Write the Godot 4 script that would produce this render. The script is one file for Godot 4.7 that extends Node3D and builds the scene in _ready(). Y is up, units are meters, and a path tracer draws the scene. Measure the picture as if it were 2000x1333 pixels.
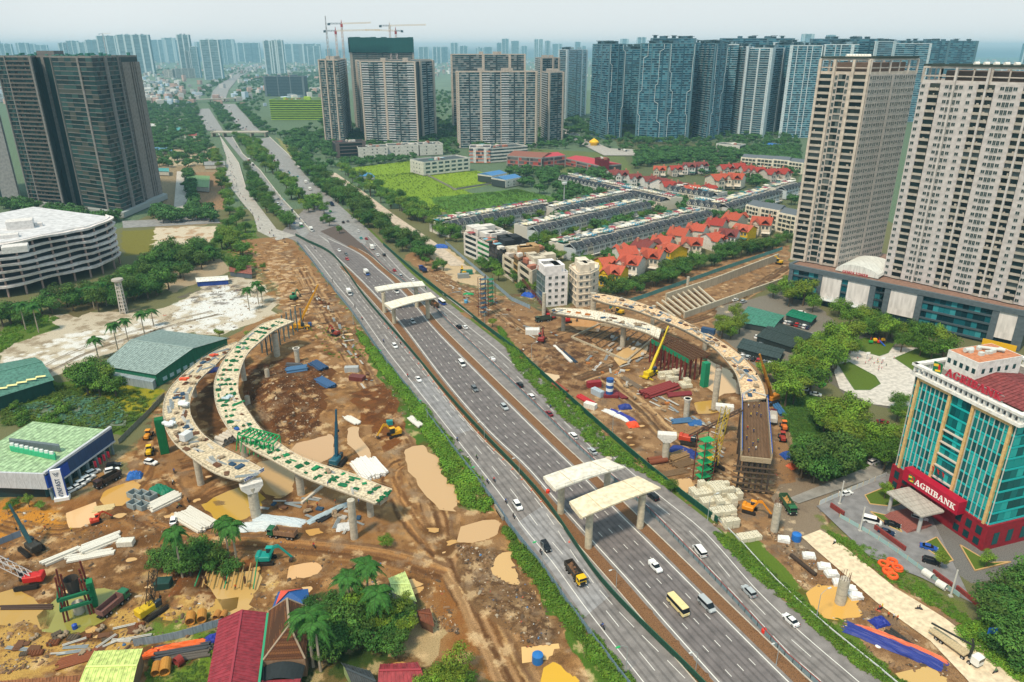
extends Node3D
# An elevated view of a motorway, ramps under construction on both sides and the city behind them.
# Places were surveyed from the photograph: G() turns a point seen on the ground into metres (y up, camera 132 m above the ground).
const F:=1420.0
const CH:=132.0
const PITCH:=0.383235
var rng:=RandomNumberGenerator.new()
var mats:={}
var texs:={}
var used:={}
var FN:=FastNoiseLite.new()

func G(x: float,y: float,h:=0.0) -> Vector3:
	var u=(x-1000.0)/F
	var v=-(y-666.5)/F
	var c=cos(PITCH)
	var s=sin(PITCH)
	var t=(h-CH)/(v*c-s)
	return Vector3(u*t,h,(-c-v*s)*t)
func hgt(x: float, y: float, ty: float) -> float:
	var p=G(x,y)
	var c=cos(PITCH)
	var s=sin(PITCH)
	var k=(666.5-ty)/F
	var r=(-k*c*p.z+s*p.z)/(c+k*s)
	return CH+r
func P(text: String, h := 0.0) -> Array:
	var out=[]
	for w in text.split(" ",false):
		var a=w.split(",")
		out.append(G(float(a[0]),float(a[1]),h))
	return out
func smooth_line(pts: Array,step:=4.0) -> Array:
	var out=[]
	for i in pts.size()-1:
		var a: Vector3=pts[max(i-1,0)]
		var b: Vector3=pts[i]
		var c: Vector3=pts[i+1]
		var d: Vector3=pts[min(i+2,pts.size()-1)]
		var n: int=max(1,int(b.distance_to(c)/step))
		for k in n:
			out.append(b.cubic_interpolate(c,a,d,float(k)/n) if pts.size()>2 else b.lerp(c,float(k)/n))
	out.append(pts[-1])
	return out
func along(pts: Array, d: float) -> Array:
	for i in pts.size()-1:
		var l: float=pts[i].distance_to(pts[i+1])
		if d<=l or i==pts.size()-2:
			return [pts[i].lerp(pts[i+1],d/max(l,0.001)),(pts[i+1]-pts[i]).normalized()]
		d-=l
	return [pts[0],Vector3.FORWARD]
func length_of(pts: Array) -> float:
	var l=0.0
	for i in pts.size()-1:
		l+=pts[i].distance_to(pts[i+1])
	return l
func side(pts: Array, off: float) -> Array:
	var out=[]
	for i in pts.size():
		var d: Vector3=(pts[min(i+1,pts.size()-1)]-pts[max(i-1,0)])
		d.y=0
		d=d.normalized()
		out.append(pts[i]+Vector3(d.z,0,-d.x)*off)
	return out
func R(a: float,b: float) -> float:
	return rng.randf_range(a,b)
func yaw(d: Vector3) -> float:
	return atan2(-d.z,d.x)

class MB:
	var v=PackedVector3Array()
	var c=PackedColorArray()
	var uv=PackedVector2Array()
	var col=Color.WHITE
	var T=Transform3D()
	func t(a: Vector3,b: Vector3,d: Vector3):
		v.append(T*a)
		v.append(T*b)
		v.append(T*d)
		for k in 3:
			c.append(col)
	func q(a: Vector3,b: Vector3,d: Vector3,e: Vector3):
		t(a,b,d)
		t(a,d,e)
	func box(o: Vector3,s: Vector3,b:=Basis(),bottom:=true):
		var x=b.x*s.x*0.5
		var y=b.y*s.y*0.5
		var z=b.z*s.z*0.5
		q(o-x+y-z,o+x+y-z,o+x+y+z,o-x+y+z)
		if bottom:
			q(o-x-y+z,o+x-y+z,o+x-y-z,o-x-y-z)
		q(o-x+y+z,o+x+y+z,o+x-y+z,o-x-y+z)
		q(o+x+y-z,o-x+y-z,o-x-y-z,o+x-y-z)
		q(o+x+y+z,o+x+y-z,o+x-y-z,o+x-y+z)
		q(o-x+y-z,o-x+y+z,o-x-y+z,o-x-y-z)
	func bevel(o: Vector3, s: Vector3, e: float, b := Basis()):
		var k=[Vector2(-1,-1),Vector2(1,-1),Vector2(1,1),Vector2(-1,1)]
		var ring=[]
		for lv in [[-0.5,0.0],[0.5,0.0],[0.5,1.0]]:
			var row=[]
			for i in 4:
				var p: Vector2=k[i]
				var n: Vector2=k[(i+1)%4]
				var a=Vector2(p.x*(s.x*0.5-e*lv[1]),p.y*(s.z*0.5-e*lv[1]))
				var dirn=(n-p)*0.5
				var a1=a+Vector2(dirn.x*e,dirn.y*e)
				var nn=Vector2(n.x*(s.x*0.5-e*lv[1]),n.y*(s.z*0.5-e*lv[1]))
				var a2=nn-Vector2(dirn.x*e,dirn.y*e)
				var yy: float=s.y*lv[0]-(e if lv==[0.5,0.0] else 0.0)
				row.append(o+b*Vector3(a1.x,yy,a1.y))
				row.append(o+b*Vector3(a2.x,yy,a2.y))
			ring.append(row)
		for r in 2:
			for i in 8:
				q(ring[r+1][i],ring[r+1][(i+1)%8],ring[r][(i+1)%8],ring[r][i])
		for i in range(1,7):
			t(ring[2][0],ring[2][i+1],ring[2][i])
	func bar(a: Vector3, b: Vector3, w: float, h := -1.0):
		if h<0.0:
			h=w
		var d=(b-a).normalized()
		var u=Vector3.UP if absf(d.y)<0.95 else Vector3.RIGHT
		var s=d.cross(u).normalized()
		u=s.cross(d)
		box((a+b)*0.5,Vector3(a.distance_to(b),h,w),Basis(d,u,s))
	func cyl(a: Vector3,b: Vector3,r0: float,r1:=-1.0,n:=8,cap:=true):
		if r1<0.0:
			r1=r0
		var d=(b-a).normalized()
		var u=Vector3.UP if absf(d.y)<0.95 else Vector3.RIGHT
		var s=d.cross(u).normalized()
		u=s.cross(d)
		for i in n:
			var p=TAU*i/n
			var p2=TAU*(i+1)/n
			var e=s*cos(p)+u*sin(p)
			var e2=s*cos(p2)+u*sin(p2)
			q(b+e*r1,b+e2*r1,a+e2*r0,a+e*r0)
			if cap:
				t(b,b+e2*r1,b+e*r1)
				t(a,a+e*r0,a+e2*r0)
	func pipe(a: Vector3, b: Vector3, r: float, w: float, n := 12):
		var d=(b-a).normalized()
		var u=Vector3.UP if absf(d.y)<0.95 else Vector3.RIGHT
		var s=d.cross(u).normalized()
		u=s.cross(d)
		for i in n:
			var p=TAU*i/n
			var p2=TAU*(i+1)/n
			var e=s*cos(p)+u*sin(p)
			var e2=s*cos(p2)+u*sin(p2)
			q(b+e*r,b+e2*r,a+e2*r,a+e*r)
			q(a+e*(r-w),a+e2*(r-w),b+e2*(r-w),b+e*(r-w))
			q(a+e*r,a+e2*r,a+e2*(r-w),a+e*(r-w))
			q(b+e*(r-w),b+e2*(r-w),b+e2*r,b+e*r)
	func flat(poly: Array):
		var p2=PackedVector2Array()
		for p in poly:
			p2.append(Vector2(p.x,p.z))
		var ix=Geometry2D.triangulate_polygon(p2)
		for k in range(0,ix.size(),3):
			var a: Vector3=poly[ix[k]]
			var b: Vector3=poly[ix[k+1]]
			var d: Vector3=poly[ix[k+2]]
			if (b-a).cross(d-a).y>0:
				t(a,d,b)
			else:
				t(a,b,d)
	func prism(poly: Array,y0: float,y1: float,top:=true):
		var area=0.0
		var n=poly.size()
		for i in n:
			area+=poly[i].x*poly[(i+1)%n].z-poly[(i+1)%n].x*poly[i].z
		var up=[]
		for p in poly:
			up.append(Vector3(p.x,y1,p.z))
		for i in n:
			var a: Vector3=poly[i]
			var b: Vector3=poly[(i+1)%n]
			if area<0:
				var w=a
				a=b
				b=w
			q(Vector3(b.x,y1,b.z),Vector3(a.x,y1,a.z),Vector3(a.x,y0,a.z),Vector3(b.x,y0,b.z))
		if top:
			flat(up)
	func strip(l: Array, r: Array):
		for i in l.size()-1:
			q(l[i],l[i+1],r[i+1],r[i])
	func mesh(colors:=false) -> ArrayMesh:
		var a=[]
		a.resize(Mesh.ARRAY_MAX)
		a[Mesh.ARRAY_VERTEX]=v
		var nn=PackedVector3Array()
		nn.resize(v.size())
		for i in range(0,v.size(),3):
			var n=(v[i+2]-v[i]).cross(v[i+1]-v[i]).normalized()
			nn[i]=n
			nn[i+1]=n
			nn[i+2]=n
		a[Mesh.ARRAY_NORMAL]=nn
		if colors:
			a[Mesh.ARRAY_COLOR]=c
		if uv.size()==v.size():
			a[Mesh.ARRAY_TEX_UV]=uv
		var m=ArrayMesh.new()
		if v.size():
			m.add_surface_from_arrays(Mesh.PRIMITIVE_TRIANGLES,a)
		return m

func V(x:float,y:float,z:float)->Vector3:
	return Vector3(x,y,z)
func noise_tex(kind: String) -> Texture2D:
	if texs.has(kind):
		return texs[kind]
	var n=FastNoiseLite.new()
	n.seed=kind.hash()%1000
	n.noise_type=FastNoiseLite.TYPE_SIMPLEX_SMOOTH
	n.fractal_octaves=5
	n.frequency={"grain":0.06,"blotch":0.012,"streak":0.02,"soil":0.03,"leafy":0.05,"weather":0.02}[kind]
	if kind=="soil":
		n.fractal_gain=0.65
	var im: Image
	if kind=="streak":
		im=n.get_seamless_image(512,64)
		im.resize(512,512,Image.INTERPOLATE_CUBIC)
	else:
		im=n.get_seamless_image(512,512)
	im.convert(Image.FORMAT_RGB8)
	var k:Array={"grain":[1.0,0.22,1.85],"blotch":[1.0,0.13,1.9],"streak":[1.0,0.12,1.9],"soil":[1.0,0.5,1.85],"leafy":[1.0,0.45,1.8],"weather":[1.0,0.3,1.82]}[kind]
	im.adjust_bcs(k[0],k[1],1.0)
	im.adjust_bcs(k[2],1.0,1.0)
	im.generate_mipmaps()
	texs[kind]=ImageTexture.create_from_image(im)
	return texs[kind]
func bump_tex(kind: String) -> Texture2D:
	if not texs.has("b"+kind):
		var n=FastNoiseLite.new()
		n.seed=77
		n.noise_type=FastNoiseLite.TYPE_SIMPLEX_SMOOTH
		n.fractal_octaves=5
		n.fractal_gain=0.6
		n.frequency=0.02
		var im=n.get_seamless_image(512,512)
		im.convert(Image.FORMAT_RGB8)
		im.bump_map_to_normal_map(6.0)
		texs["b"+kind]=ImageTexture.create_from_image(im)
	return texs["b"+kind]
# col: sRGB 0..255 as "r,g,b"
func C(text: String) -> Color:
	var a=text.split(",")
	return Color8(int(a[0]),int(a[1]),int(a[2]))
func M(text: String,rough:=0.85,tex:="",scale:=0.1,metal:=0.0,vcol:=false) -> StandardMaterial3D:
	var key="%s|%s|%s|%s|%s|%s"%[text,rough,tex,scale,metal,vcol]
	if mats.has(key):
		return mats[key]
	var m=StandardMaterial3D.new()
	m.albedo_color=C(text)
	m.roughness=rough
	m.metallic=metal
	m.metallic_specular=0.4
	m.cull_mode=BaseMaterial3D.CULL_DISABLED
	m.vertex_color_use_as_albedo=vcol
	m.resource_name="paint_"+str(mats.size())
	if tex:
		m.albedo_texture=noise_tex(tex)
		m.uv1_triplanar=true
		m.uv1_world_triplanar=true
		m.uv1_scale=Vector3.ONE*scale
	mats[key]=m
	return m
func VM(rough:=0.85,tex:="",scale:=0.1) -> StandardMaterial3D:
	return M("255,255,255",rough,tex,scale,0.0,true)

func numbered(called: String) -> String:
	var n: int=used.get(called,0)
	used[called]=n+1
	return called if n==0 else "%s_%03d"%[called,n]
func obj(called: String,mb,m: Material,parent: Node=self,colors:=false) -> MeshInstance3D:
	var o=MeshInstance3D.new()
	o.mesh=mb.mesh(colors) if mb is MB else mb
	o.material_override=m
	if parent==self:
		called=numbered(called)
	o.name=called
	parent.add_child(o,true)
	return o
func tag(o: Node,label: String,category:="",group:="",kind:="") -> Node:
	if label: o.set_meta("label",label)
	if category: o.set_meta("category",category)
	if group: o.set_meta("group",group)
	if kind: o.set_meta("kind",kind)
	return o
func thing(called: String,label: String,category: String,at:=Vector3.ZERO,turn:=0.0,group:="") -> Node3D:
	var o=Node3D.new()
	o.name=numbered(called)
	add_child(o)
	o.position=at
	o.rotation.y=turn
	tag(o,label,category,group)
	return o
func dup(src: Node3D,at: Vector3,turn:=0.0,label:="",group:="",scale:=1.0) -> Node3D:
	var o: Node3D=src.duplicate()
	o.name=numbered(str(src.get_meta("called")))
	add_child(o)
	o.position=at
	o.rotation=V(0,turn,0)
	o.scale=Vector3.ONE*scale
	o.visible=true
	if label: o.set_meta("label",label)
	if group: o.set_meta("group",group)
	return o
func struct(called: String,mb,m: Material,label:="",colors:=false) -> MeshInstance3D:
	var o=obj(called,mb,m,self,colors)
	tag(o,label,"","","structure")
	return o
func scatter(called: String,mesh: Mesh,m: Material,xf: Array,label: String,category: String,parent: Node=self,cols: Array=[]) -> MultiMeshInstance3D:
	var mm=MultiMesh.new()
	mm.transform_format=MultiMesh.TRANSFORM_3D
	mm.use_colors=cols.size()>0
	mm.mesh=mesh
	mm.instance_count=xf.size()
	for i in xf.size():
		mm.set_instance_transform(i,xf[i])
		if cols.size():
			mm.set_instance_color(i,cols[i])
	var o=MultiMeshInstance3D.new()
	o.multimesh=mm
	o.material_override=m
	o.name=numbered(called) if parent==self else called
	parent.add_child(o,true)
	tag(o,label if parent==self else "",category if parent==self else "","","stuff")
	return o

# ---------------------------------------------------------------- ground map: colour image and height grid, painted in metres
const X0:=-310.0
const Z0:=-640.0
const TS:=0.32
const NW:=1937
const NH:=1703
const FX0:=-1500.0
const FZ0:=-2600.0
const FS:=1.3
const FW:=2046
const FH:=1923
const HS:=1.25
const HW:=497
const HH:=437
var near_im: Image
var far_im: Image
var hm:=PackedFloat32Array()
var amp:=PackedFloat32Array()
func jag(pts: Array,j: float,step:=3.0) -> Array:
	if j<=0.0:
		return pts
	var out=[]
	for i in pts.size():
		var a: Vector3=pts[i]
		var b: Vector3=pts[(i+1)%pts.size()]
		var n: int=clampi(int(a.distance_to(b)/step),1,60)
		for k in n:
			var p=a.lerp(b,float(k)/n)
			p.x+=FN.get_noise_3d(p.x*3.0,p.z*3.0,0)*j*2.0
			p.z+=FN.get_noise_3d(p.x*3.0,p.z*3.0,90)*j*2.0
			out.append(p)
	return out
func spans(pts: Array, x0: float, z0: float, s: float, h: int) -> Array:
	var out=[]
	var lo=INF
	var hi=-INF
	for p in pts:
		lo=min(lo,p.z)
		hi=max(hi,p.z)
	for row in range(max(0,int((lo-z0)/s)),min(h,int((hi-z0)/s)+1)):
		var z=z0+(row+0.5)*s
		var xs=[]
		for i in pts.size():
			var a: Vector3=pts[i]
			var b: Vector3=pts[(i+1)%pts.size()]
			if (a.z<=z) != (b.z<=z):
				xs.append(a.x+(b.x-a.x)*(z-a.z)/(b.z-a.z))
		xs.sort()
		for k in range(0,xs.size()-1,2):
			out.append([row,int((xs[k]-x0)/s),int((xs[k+1]-x0)/s)])
	return out
func paint(text,colour: String,j:=2.0):
	var pts: Array=jag(P(text) if text is String else text,j)
	var c=C(colour)
	for sp in spans(pts,X0,Z0,TS,NH):
		near_im.fill_rect(Rect2i(sp[1],sp[0],sp[2]-sp[1]+1,1),c)
	for sp in spans(pts,FX0,FZ0,FS,FH):
		far_im.fill_rect(Rect2i(sp[1],sp[0],sp[2]-sp[1]+1,1),c)
func stamp(c: Color,r: int,a: float,sd: int) -> Image:
	var im=Image.create(r*2,r*2,false,Image.FORMAT_RGBA8)
	for y in r*2:
		for x in r*2:
			var d=Vector2(x-r+0.5,y-r+0.5).length()/r
			var k: float=clampf((1.0-d)*2.0+FN.get_noise_3d(x*60.0/r,y*60.0/r,sd*37.0)*1.6-0.25,0,1)
			im.set_pixel(x,y,Color(c.r,c.g,c.b,k*a*smoothstep(1.0,0.8,d)))
	return im
func dabs(text: String, colour: String, n: int, r_m: float, a := 0.6):
	var pts=P(text)
	var st=[]
	for k in 4:
		st.append(stamp(C(colour),max(2,int(r_m/TS*[0.45,0.7,1.0,1.3][k])),a,k+n))
	var rows=spans(pts,X0,Z0,TS,NH)
	if rows.is_empty():
		return
	var tot=0
	for sp in rows:
		tot+=max(0,sp[2]-sp[1])
	for i in n:
		var at: int=rng.randi()%maxi(tot,1)
		for sp in rows:
			at-=max(0,sp[2]-sp[1])
			if at<0:
				var im: Image=st[rng.randi()%4]
				var s=im.get_size()
				near_im.blend_rect(im,Rect2i(Vector2i.ZERO,s),Vector2i(sp[2]+at-s.x/2,sp[0]-s.y/2))
				break
func track(text: String, colour: String, w: float, n := 6, a := 0.5):
	var line=smooth_line(P(text),2.0)
	for k in n:
		var off=R(-w,w)
		var l2=side(line,off)
		var im=stamp(C(colour).lightened(R(0,0.15)) if k%2 else C(colour).darkened(R(0,0.2)),rng.randi_range(2,3),a,k)
		var s=im.get_size()
		var ph=R(0,50)
		for i in range(l2.size()-1):
			for m in 4:
				var p: Vector3=l2[i].lerp(l2[i+1],m/4.0)
				var wob=FN.get_noise_2d(i*4.0+m+ph*9.0,k*31.0)*1.2
				near_im.blend_rect(im,Rect2i(Vector2i.ZERO,s),Vector2i(int((p.x+wob-X0)/TS),int((p.z-Z0)/TS)))
				var hx=int((p.x+wob-X0)/HS)
				var hz=int((p.z-Z0)/HS)
				if m==0 and hx>1 and hz>1 and hx<HW-1 and hz<HH-1:
					hm[hz*HW+hx]-=0.06
func rough(text: String,a: float):
	for sp in spans(P(text),X0,Z0,HS,HH):
		for x in range(clampi(sp[1],0,HW),clampi(sp[2]+1,0,HW)):
			amp[sp[0]*HW+x]=a
func level(text,y: float):
	for sp in spans(P(text) if text is String else text,X0,Z0,HS,HH):
		for x in range(clampi(sp[1],0,HW),clampi(sp[2]+1,0,HW)):
			hm[sp[0]*HW+x]=y
			amp[sp[0]*HW+x]=0.04
func mound(x: float,y: float,r: float,h: float,ry:=0.0):
	var p=G(x,y)
	var rz: float=ry if ry>0.0 else r
	for gz in range(max(0,int((p.z-rz*1.3-Z0)/HS)),min(HH,int((p.z+rz*1.3-Z0)/HS)+1)):
		for gx in range(max(0,int((p.x-r*1.3-X0)/HS)),min(HW,int((p.x+r*1.3-X0)/HS)+1)):
			var q=Vector2((X0+gx*HS-p.x)/r,(Z0+gz*HS-p.z)/rz)
			var d=q.length()*(1.0+0.35*FN.get_noise_2d(gx*9.0,gz*9.0))
			hm[gz*HW+gx]+=h*pow(clampf(1.0-d,0,1),0.8)
func gy(p: Vector3) -> float:
	var fx=(p.x-X0)/HS
	var fz=(p.z-Z0)/HS
	var ix=int(fx)
	var iz=int(fz)
	if ix<0 or iz<0 or ix>=HW-1 or iz>=HH-1:
		return 0.0
	fx-=ix
	fz-=iz
	return lerpf(lerpf(hm[iz*HW+ix],hm[iz*HW+ix+1],fx),lerpf(hm[(iz+1)*HW+ix],hm[(iz+1)*HW+ix+1],fx),fz)
func on(x: float, y: float) -> Vector3:
	var p=G(x,y)
	p.y=gy(p)
	return p
func puddle(text: String,colour: String,label: String,deep:=0.35,j:=1.6):
	var pts=jag(P(text),j)
	var wide=[]
	var c=Vector3.ZERO
	for p in pts:
		c+=p/pts.size()
	for p in pts:
		wide.append(p+(p-c).normalized()*2.2)
	dabs_on(wide,"104,72,42")
	level(pts,-deep)
	waters.append([wide,colour,label])
var waters:=[]
func dabs_on(pts: Array,colour: String):
	var st=stamp(C(colour),9,0.5,3)
	for p in pts:
		near_im.blend_rect(st,Rect2i(0,0,18,18),Vector2i(int((p.x-X0)/TS)-9,int((p.z-Z0)/TS)-9))
func water_mat(colour: String) -> StandardMaterial3D:
	var m=M(colour,0.1)
	m.metallic_specular=0.5
	m.normal_enabled=true
	m.normal_texture=bump_tex("w")
	m.normal_scale=0.04
	return m

# ---------------------------------------------------------------- motorway
var HWY_L:=smooth_line(P("540,462 574,470 600,498 645,557 688,610 736,680 789,750 873,860 965,981 1000,1034 1059,1107 1105,1174 1164,1254 1224,1333 1290,1420"),6.0)
var HWY_R:=smooth_line(P("625,379 685,420 715,445 766,496 805,536 850,572 899,610 934,638 1002,692 1191,862 1300,953 1405,1036 1500,1139 1600,1232 1700,1314 1800,1400"),6.0)
var FEN_A:=smooth_line(P("577,461 600,473 652,502 715,586 796,680 880,781 950,858 1059,975 1175,1139 1346,1314 1430,1400"), 5.0)
var CEN_L:=smooth_line(P("655,500 700,542 748,592 790,640 866,740 950,837 1028,911 1088,980 1158,1058 1240,1148 1300,1217 1404,1333 1470,1405"),5.0)
var CEN_R:=smooth_line(P("640,466 700,495 737,526 767,552 812,599 845,640 925,722 1062,858 1122,916 1198,993 1264,1058 1366,1160 1444,1238 1540,1333 1610,1400"),5.0)
var FEN_B:=smooth_line(P("706,479 755,528 784,548 840,594 874,630 960,711 1037,785 1111,858 1157,901 1258,992 1300,1034 1350,1086 1428,1168 1488,1234 1536,1286 1590,1333 1660,1400"), 5.0)
func lift(pts: Array,y: float) -> Array:
	var out=[]
	for p in pts:
		out.append(V(p.x,y,p.z))
	return out
func sheet(called: String,a: Array,b: Array,y: float,m: Material,label: String):
	var poly=lift(a,y)
	var r=lift(b,y)
	r.reverse()
	poly.append_array(r)
	var mb=MB.new()
	mb.flat(poly)
	struct(called,mb,m,label)
func ribbon(mb: MB,line: Array,w: float,y: float,from:=0.0,to:=1e9):
	var l=length_of(line)
	to=min(to,l)
	var d=from
	while d<to-0.01:
		var e: float=min(d+6.0,to)
		var a=along(line,d)
		var b=along(line,e)
		var sa=V(-a[1].z,0,a[1].x)*w*0.5
		var sb=V(-b[1].z,0,b[1].x)*w*0.5
		var up=V(0,y,0)
		mb.q(a[0]-sa+up,b[0]-sb+up,b[0]+sb+up,a[0]+sa+up)
		d=e
func dashes(mb: MB,line: Array,w: float,y: float,on_m: float,gap: float,from:=0.0,to:=1e9):
	var d=from
	var l: float=min(length_of(line),to)
	while d<l:
		ribbon(mb,line,w,y,d,d+on_m)
		d+=on_m+gap
func road_mat(c:="152,146,143") -> StandardMaterial3D:
	var m=M(c,0.85,"blotch",0.035)
	if not m.detail_enabled:
		m.detail_enabled=true
		m.detail_blend_mode=BaseMaterial3D.BLEND_MODE_MUL
		m.detail_uv_layer=BaseMaterial3D.DETAIL_UV_2
		m.detail_albedo=noise_tex("grain")
		m.uv2_triplanar=true
		m.uv2_world_triplanar=true
		m.uv2_scale=Vector3.ONE*0.35
	return m
func fence(called: String, label: String, line: Array, h: float, m: Material, step: float, post_m: Material, from := 0.0, to := 1e9, gap := 0.06, cap: Material = null, y0 := 0.05):
	var o=thing(called,label,"fence")
	var l: float=min(length_of(line),to)
	var n=0
	var d=from
	var pb=MB.new()
	pb.box(V(0,h*0.5+0.1,0),V(0.1,h+0.2,0.1))
	var pm=pb.mesh()
	var sb=MB.new()
	sb.box(V(0,h*0.5,0),V(step-gap,h,0.05))
	for k in 4:
		sb.box(V(-step*0.375+k*step*0.25,h*0.5,0),V(0.05,h,0.09),Basis(),false)
	if cap:
		pass
	var sm=sb.mesh()
	var rest=[]
	while d+step<=l:
		var a=along(line,d)
		var b=along(line,d+step)
		var dir: Vector3=(b[0]-a[0])
		dir.y=0
		var t=Basis(Vector3.UP,yaw(dir.normalized())).rotated(dir.normalized(),R(-0.04,0.04))
		var at: Vector3=(a[0]+b[0])*0.5
		at.y=gy(at)*0.5+y0
		if n<290:
			var p=obj("panel",sm,m,o)
			p.transform=Transform3D(t,at)
			var q=obj("post",pm,post_m,o)
			q.position=V(a[0].x,at.y,a[0].z)
		else:
			rest.append(Transform3D(t,at))
		n+=1
		d+=step
	if rest.size():
		scatter("panels",sm,m,rest,"","",o)
	if cap:
		var rb=MB.new()
		for i in line.size()-1:
			rb.bar(line[i]+V(0,h+y0,0),line[i+1]+V(0,h+y0,0),0.14,0.12)
		obj("top_rail",rb,cap,o)
func guard_rail(label: String,line: Array,h:=0.75):
	var o=thing("guard_rail",label,"guard rail")
	var rb=MB.new()
	for i in line.size()-1:
		rb.bar(line[i]+V(0,h,0),line[i+1]+V(0,h,0),0.16,0.34)
	obj("rail",rb,M("205,208,210",0.5),o)
	var pb=MB.new()
	pb.box(V(0,h*0.5,0),V(0.14,h,0.14))
	var pm=pb.mesh()
	var d=0.0
	var l=length_of(line)
	var n=0
	while d<l and n<200:
		var q=obj("post",pm,M("165,168,170",0.6),o)
		q.position=along(line,d)[0]
		d+=4.0
		n+=1
func highway():
	sheet("road_surface",HWY_L,HWY_R,0.06,road_mat("146,140,138"),"grey asphalt of the motorway with its side carriageways")
	# paler concrete stretch and patches of the left carriageway
	sheet("road_patch",P("1010,1022 1065,985"),P("1142,1207 1190,1166"),0.066,road_mat("166,164,166"),"pale relaid stretch of the left carriageway round the yellow truck")
	sheet("road_patch",P("800,748 840,735"),P("890,850 928,838"),0.066,road_mat("160,158,160"),"pale relaid stretch higher up the left carriageway")
	sheet("road_patch",P("618,456 640,470"),P("700,520 725,515"),0.067,road_mat("190,188,186"),"new pale concrete where the central lanes swing over")
	sheet("road_patch",P("625,452 665,438"),P("735,512 718,488"),0.068,M("98,84,78",0.95,"soil",0.1),"brown unpaved wedge between the carriageways")
	sheet("central_lanes",side(CEN_L,0.7),side(CEN_R,-0.7),0.07,road_mat("128,121,121"),"darker new asphalt of the central lanes")
	# dirt verges with kerb lines
	var dl=side(CEN_L,-1.0)
	var dl2=side(CEN_L,-4.6)
	var dr=side(CEN_R,1.0)
	var dr2=side(CEN_R,4.4)
	for a in [[dl,dl2,"left"],[dr2,dr,"right"]]:
		var dm=M("130,94,64",0.95,"soil",0.16)
		var x: Array=a[0].slice(6)
		var y: Array=a[1].slice(6)
		sheet("dirt_verge",x,y,0.078,dm,"brown dirt verge on the %s of the central lanes"%a[2])
		var kb=MB.new()
		for i in x.size()-1:
			for k in 3:
				var p: Vector3=x[i].lerp(y[i],R(0.15,0.85)).lerp(x[i+1],R(0,0.4))
				kb.cyl(p+V(0,0.05,0),p+V(0,R(0.15,0.4),0),R(0.4,1.1),0.1,6,false)
		tag(obj("loose_earth",kb,dm),"lumps of loose earth along the %s verge"%a[2],"earth","","stuff")
	for a in [[side(CEN_L,-4.7),"left"],[side(CEN_R,4.6),"right"]]:
		var kb=MB.new()
		var ln: Array=a[0].slice(8)
		for i in ln.size()-1:
			kb.bar(ln[i]+V(0,0.12,0),ln[i+1]+V(0,0.12,0),0.22,0.2)
		struct("kerb",kb,M("214,206,192",0.8,"grain",0.5),"pale kerb along the %s dirt verge"%a[1])
	# markings
	var w=MB.new()
	ribbon(w,CEN_L,0.3,0.085)
	ribbon(w,CEN_R,0.3,0.085)
	ribbon(w,side(HWY_L,3.4),0.24,0.082,40)
	ribbon(w,side(HWY_R,-4.6),0.24,0.082)
	dashes(w,side(CEN_L,3.6),0.17,0.085,2.2,5.8,60)
	dashes(w,side(CEN_L,7.2),0.17,0.085,2.2,5.8,60)
	dashes(w,side(CEN_L,10.8),0.17,0.085,2.2,5.8,60)
	dashes(w,side(HWY_L,7.6),0.18,0.082,6.0,9.0,30)
	dashes(w,side(FEN_A,-2.0),0.18,0.082,6.0,3.0,90)
	dashes(w,side(HWY_R,-8.4),0.18,0.082,6.0,9.0)
	dashes(w,side(FEN_B,1.6),0.18,0.082,6.0,3.0,90)
	var tm=StandardMaterial3D.new()
	tm.resource_name="tyre_wear"
	tm.albedo_color=Color(0.12,0.11,0.11,0.16)
	tm.transparency=BaseMaterial3D.TRANSPARENCY_ALPHA
	tm.roughness=0.9
	tm.cull_mode=BaseMaterial3D.CULL_DISABLED
	var tw=MB.new()
	for k in [1.2,2.9,4.9,6.6,8.6,10.2,12.2]:
		ribbon(tw,side(CEN_L,k),0.55,0.08)
	for k in [4.6,6.4,8.8,10.6]:
		ribbon(tw,side(HWY_L,k),0.6,0.078,30)
	for k in [-5.9,-7.5,-9.7,-11.3]:
		ribbon(tw,side(HWY_R,k),0.6,0.078)
	struct("tyre_wear",tw,tm,"darker tyre-worn strips along the lanes")
	struct("road_markings",w,M("236,234,228",0.7,"grain",0.6),"white lane lines and edge lines of the motorway")
	# grass strip outside the right carriageway
	sheet("verge",HWY_R,side(HWY_R,2.0),0.05,M("96,118,40",0.95,"leafy",0.3),"narrow green verge beside the right carriageway")
	# fences
	var grey=M("62,70,66",0.7)
	fence("dark_green_fence","long dark green sheet fence between the left carriageway and the central lanes",FEN_A,1.9,M("30,74,58",0.6,"streak",0.2),2.4,M("52,84,70",0.6),0.0,1e9,0.06,M("40,96,76",0.6))
	fence("blue_grey_fence","blue-grey sheet metal fence along the left edge of the motorway",side(HWY_L,-0.4),2.0,M("122,146,166",0.55,"streak",0.2),2.4,M("92,110,124",0.6),30.0)
	fence("tall_green_fence","tall dark green sheet fence along the right edge of the motorway",side(smooth_line(P("744,480 805,534 850,570 900,608 934,636 1002,690 1191,860 1300,953 1400,1031"),5.0),1.6),2.2,M("24,76,62",0.6,"streak",0.2),2.5,M("44,92,78",0.6),0.0,1e9,0.06,M("34,104,82",0.6))
	fence("low_panel_fence","low grey mesh panel fence with red top rail between central and right lanes",FEN_B,1.5,M("122,142,150",0.6,"streak",0.3),2.5,grey,0.0,1e9,0.3,M("150,64,58",0.6))
	guard_rail("white guard rail along the right verge of the motorway",side(HWY_R,2.4).slice(52))
	# lamps along the left carriageway and on the right
	street_lamps()
	lane_cones()
	# concrete culvert mouth under the left carriageway
	var cu=thing("culvert","concrete culvert mouth under the left carriageway beside the churned earth","culvert",G(975,1005))
	var cb=MB.new()
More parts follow.
